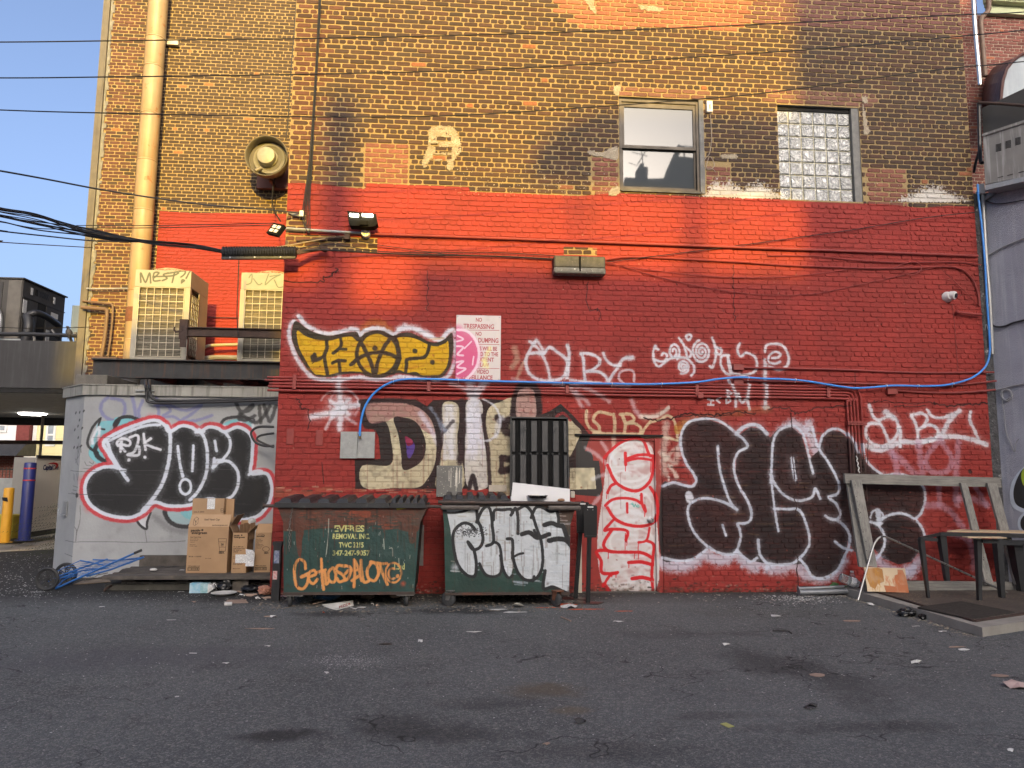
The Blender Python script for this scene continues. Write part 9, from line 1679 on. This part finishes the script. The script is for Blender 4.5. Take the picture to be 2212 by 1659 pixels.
P=[Ct(620,350),Ct(680,330),Ct(740,345)];wb=MB().tube(catmull([tuple(U(*Ct(x,y),Z=z)) for x,y,z in ((585,425,.01),(620,395,.05),(670,372,.07),(720,382,.05),(760,410,.01))],5),.016,6);tag(wb.build('bent_strip',M_rsteel),'bent rusty strip at the left end of the concrete step','strip')
# fine crumbs, too many to count
def crumbs(name,n,fn,m_,smin,smax,zb=0.0):
    vs=[];fs=[]
    for i in range(n):
        p=fn();s_=rr.uniform(smin,smax);a=rr.uniform(0,6.28);o=len(vs);h=s_*rr.uniform(.15,.6)
        for k in range(4): b=a+k*1.571+rr.uniform(-.4,.4);vs.append((p[0]+s_*math.cos(b)*rr.uniform(.6,1.2),p[1]+s_*math.sin(b)*rr.uniform(.5,1),zb+.001+h*(k % 2)*.4))
        vs.append((p[0],p[1],zb+h));fs += [(o,o+1,o+4),(o+1,o+2,o+4),(o+2,o+3,o+4),(o+3,o,o+4)]
    me=bpy.data.meshes.new(name);me.from_pydata(vs,[],fs);me.materials.append(m_);ob=bpy.data.objects.new(name,me);col.objects.link(ob);ob['kind']='stuff';return ob
def uz(x,y): q=U(x,y,Z=0);return (q.x,q.y)
def f1():
    x=rr.uniform(0,2212);y=1290+abs(rr.gauss(0,120));return uz(x,min(y,1655))
crumbs('ground_crumbs',1500,f1,M_paper,.003,.009)
crumbs('ground_grit',3500,f1,mat('grey_grit',(.13,.125,.12),(.05,.05,.05),60,.9),.003,.010)
crumbs('wall_foot_debris',520,lambda: uz(rr.gauss(1740,50),1286+abs(rr.gauss(0,9))),M_paper,.004,.016)
crumbs('step_debris',420,lambda: uz(rr.uniform(60,620),1278+abs(rr.gauss(0,16))),M_paper,.004,.011)
crumbs('road_crumbs',420,lambda: uz(rr.uniform(0,110),rr.uniform(1196,1290)),M_paper,.006,.016)
crumbs('under_skip_debris',1100,lambda: (rr.uniform(-2.3,1.6),rr.uniform(-1.2,-.2)),mat('mixed_dark_debris',(.10,.08,.06),(.25,.22,.18),45,.9),.006,.028)
crumbs('kerb_debris',360,lambda: (lambda t: (k0.x+(k1.x-k0.x)*t-.05-abs(rr.gauss(0,.05)),k0.y+(k1.y-k0.y)*t))(rr.random()),mat('straw_debris',(.36,.32,.25),(.22,.19,.15),40,.9),.005,.018)
crumbs('chalky_patch',500,lambda: uz(rr.gauss(750,45),rr.gauss(1427,9)),M_paper,.003,.007);crumbs('pale_patch',500,lambda: uz(rr.gauss(1670,60),rr.gauss(1322,12)),M_paper,.003,.006);crumbs('dock_debris',500,lambda: (rr.uniform(5.3,7.4),rr.uniform(-1.5,-.1)),mat('wood_chips',(.36,.28,.18),(.25,.19,.13),30,.9),.004,.012,DZ+.006)
crumbs('wall_edge_litter',420,lambda: (rr.choice([rr.uniform(-2.3,1.7),rr.gauss(.2,1.3),rr.uniform(2.7,5.2)]),-.04-abs(rr.gauss(0,.35))),mat('mixed_light_debris',(.42,.39,.33),(.20,.16,.12),33,.8),.006,.026)
crumbs('wall_edge_dirt',1500,lambda: (rr.uniform(-2.3,5.3),-.01-abs(rr.gauss(0,.09))),mat('packed_dirt',(.05,.045,.038),(.09,.08,.065),50,.95),.006,.022)
# weeds at the wall foot
for (ux,uy,lab) in ((1446,1280,'little mossy weed at the wall foot right of the steel door'),(Ct(515,318)[0],Ct(515,318)[1],'small green weed behind the blue cart')):
    p=U(ux,uy,Z=0);mb=MB()
    for k in range(60): a=rr.uniform(0,6.28);r_=abs(rr.gauss(0,.05));c=Vector((p.x+r_*math.cos(a),p.y+.02+.3*r_*math.sin(a),rr.uniform(0,.05)));mb.add([c,c+Vector((.012,0,.008)),c+Vector((rr.uniform(-.01,.02),0,.035))],[(0,1,2)])
    o=mb.build('weed',mat('moss_green',(.07,.11,.03),(.05,.07,.02),40,.8) if 'moss_green' not in bpy.data.materials else bpy.data.materials['moss_green'],fixn=False);tag(o,lab,'weed')
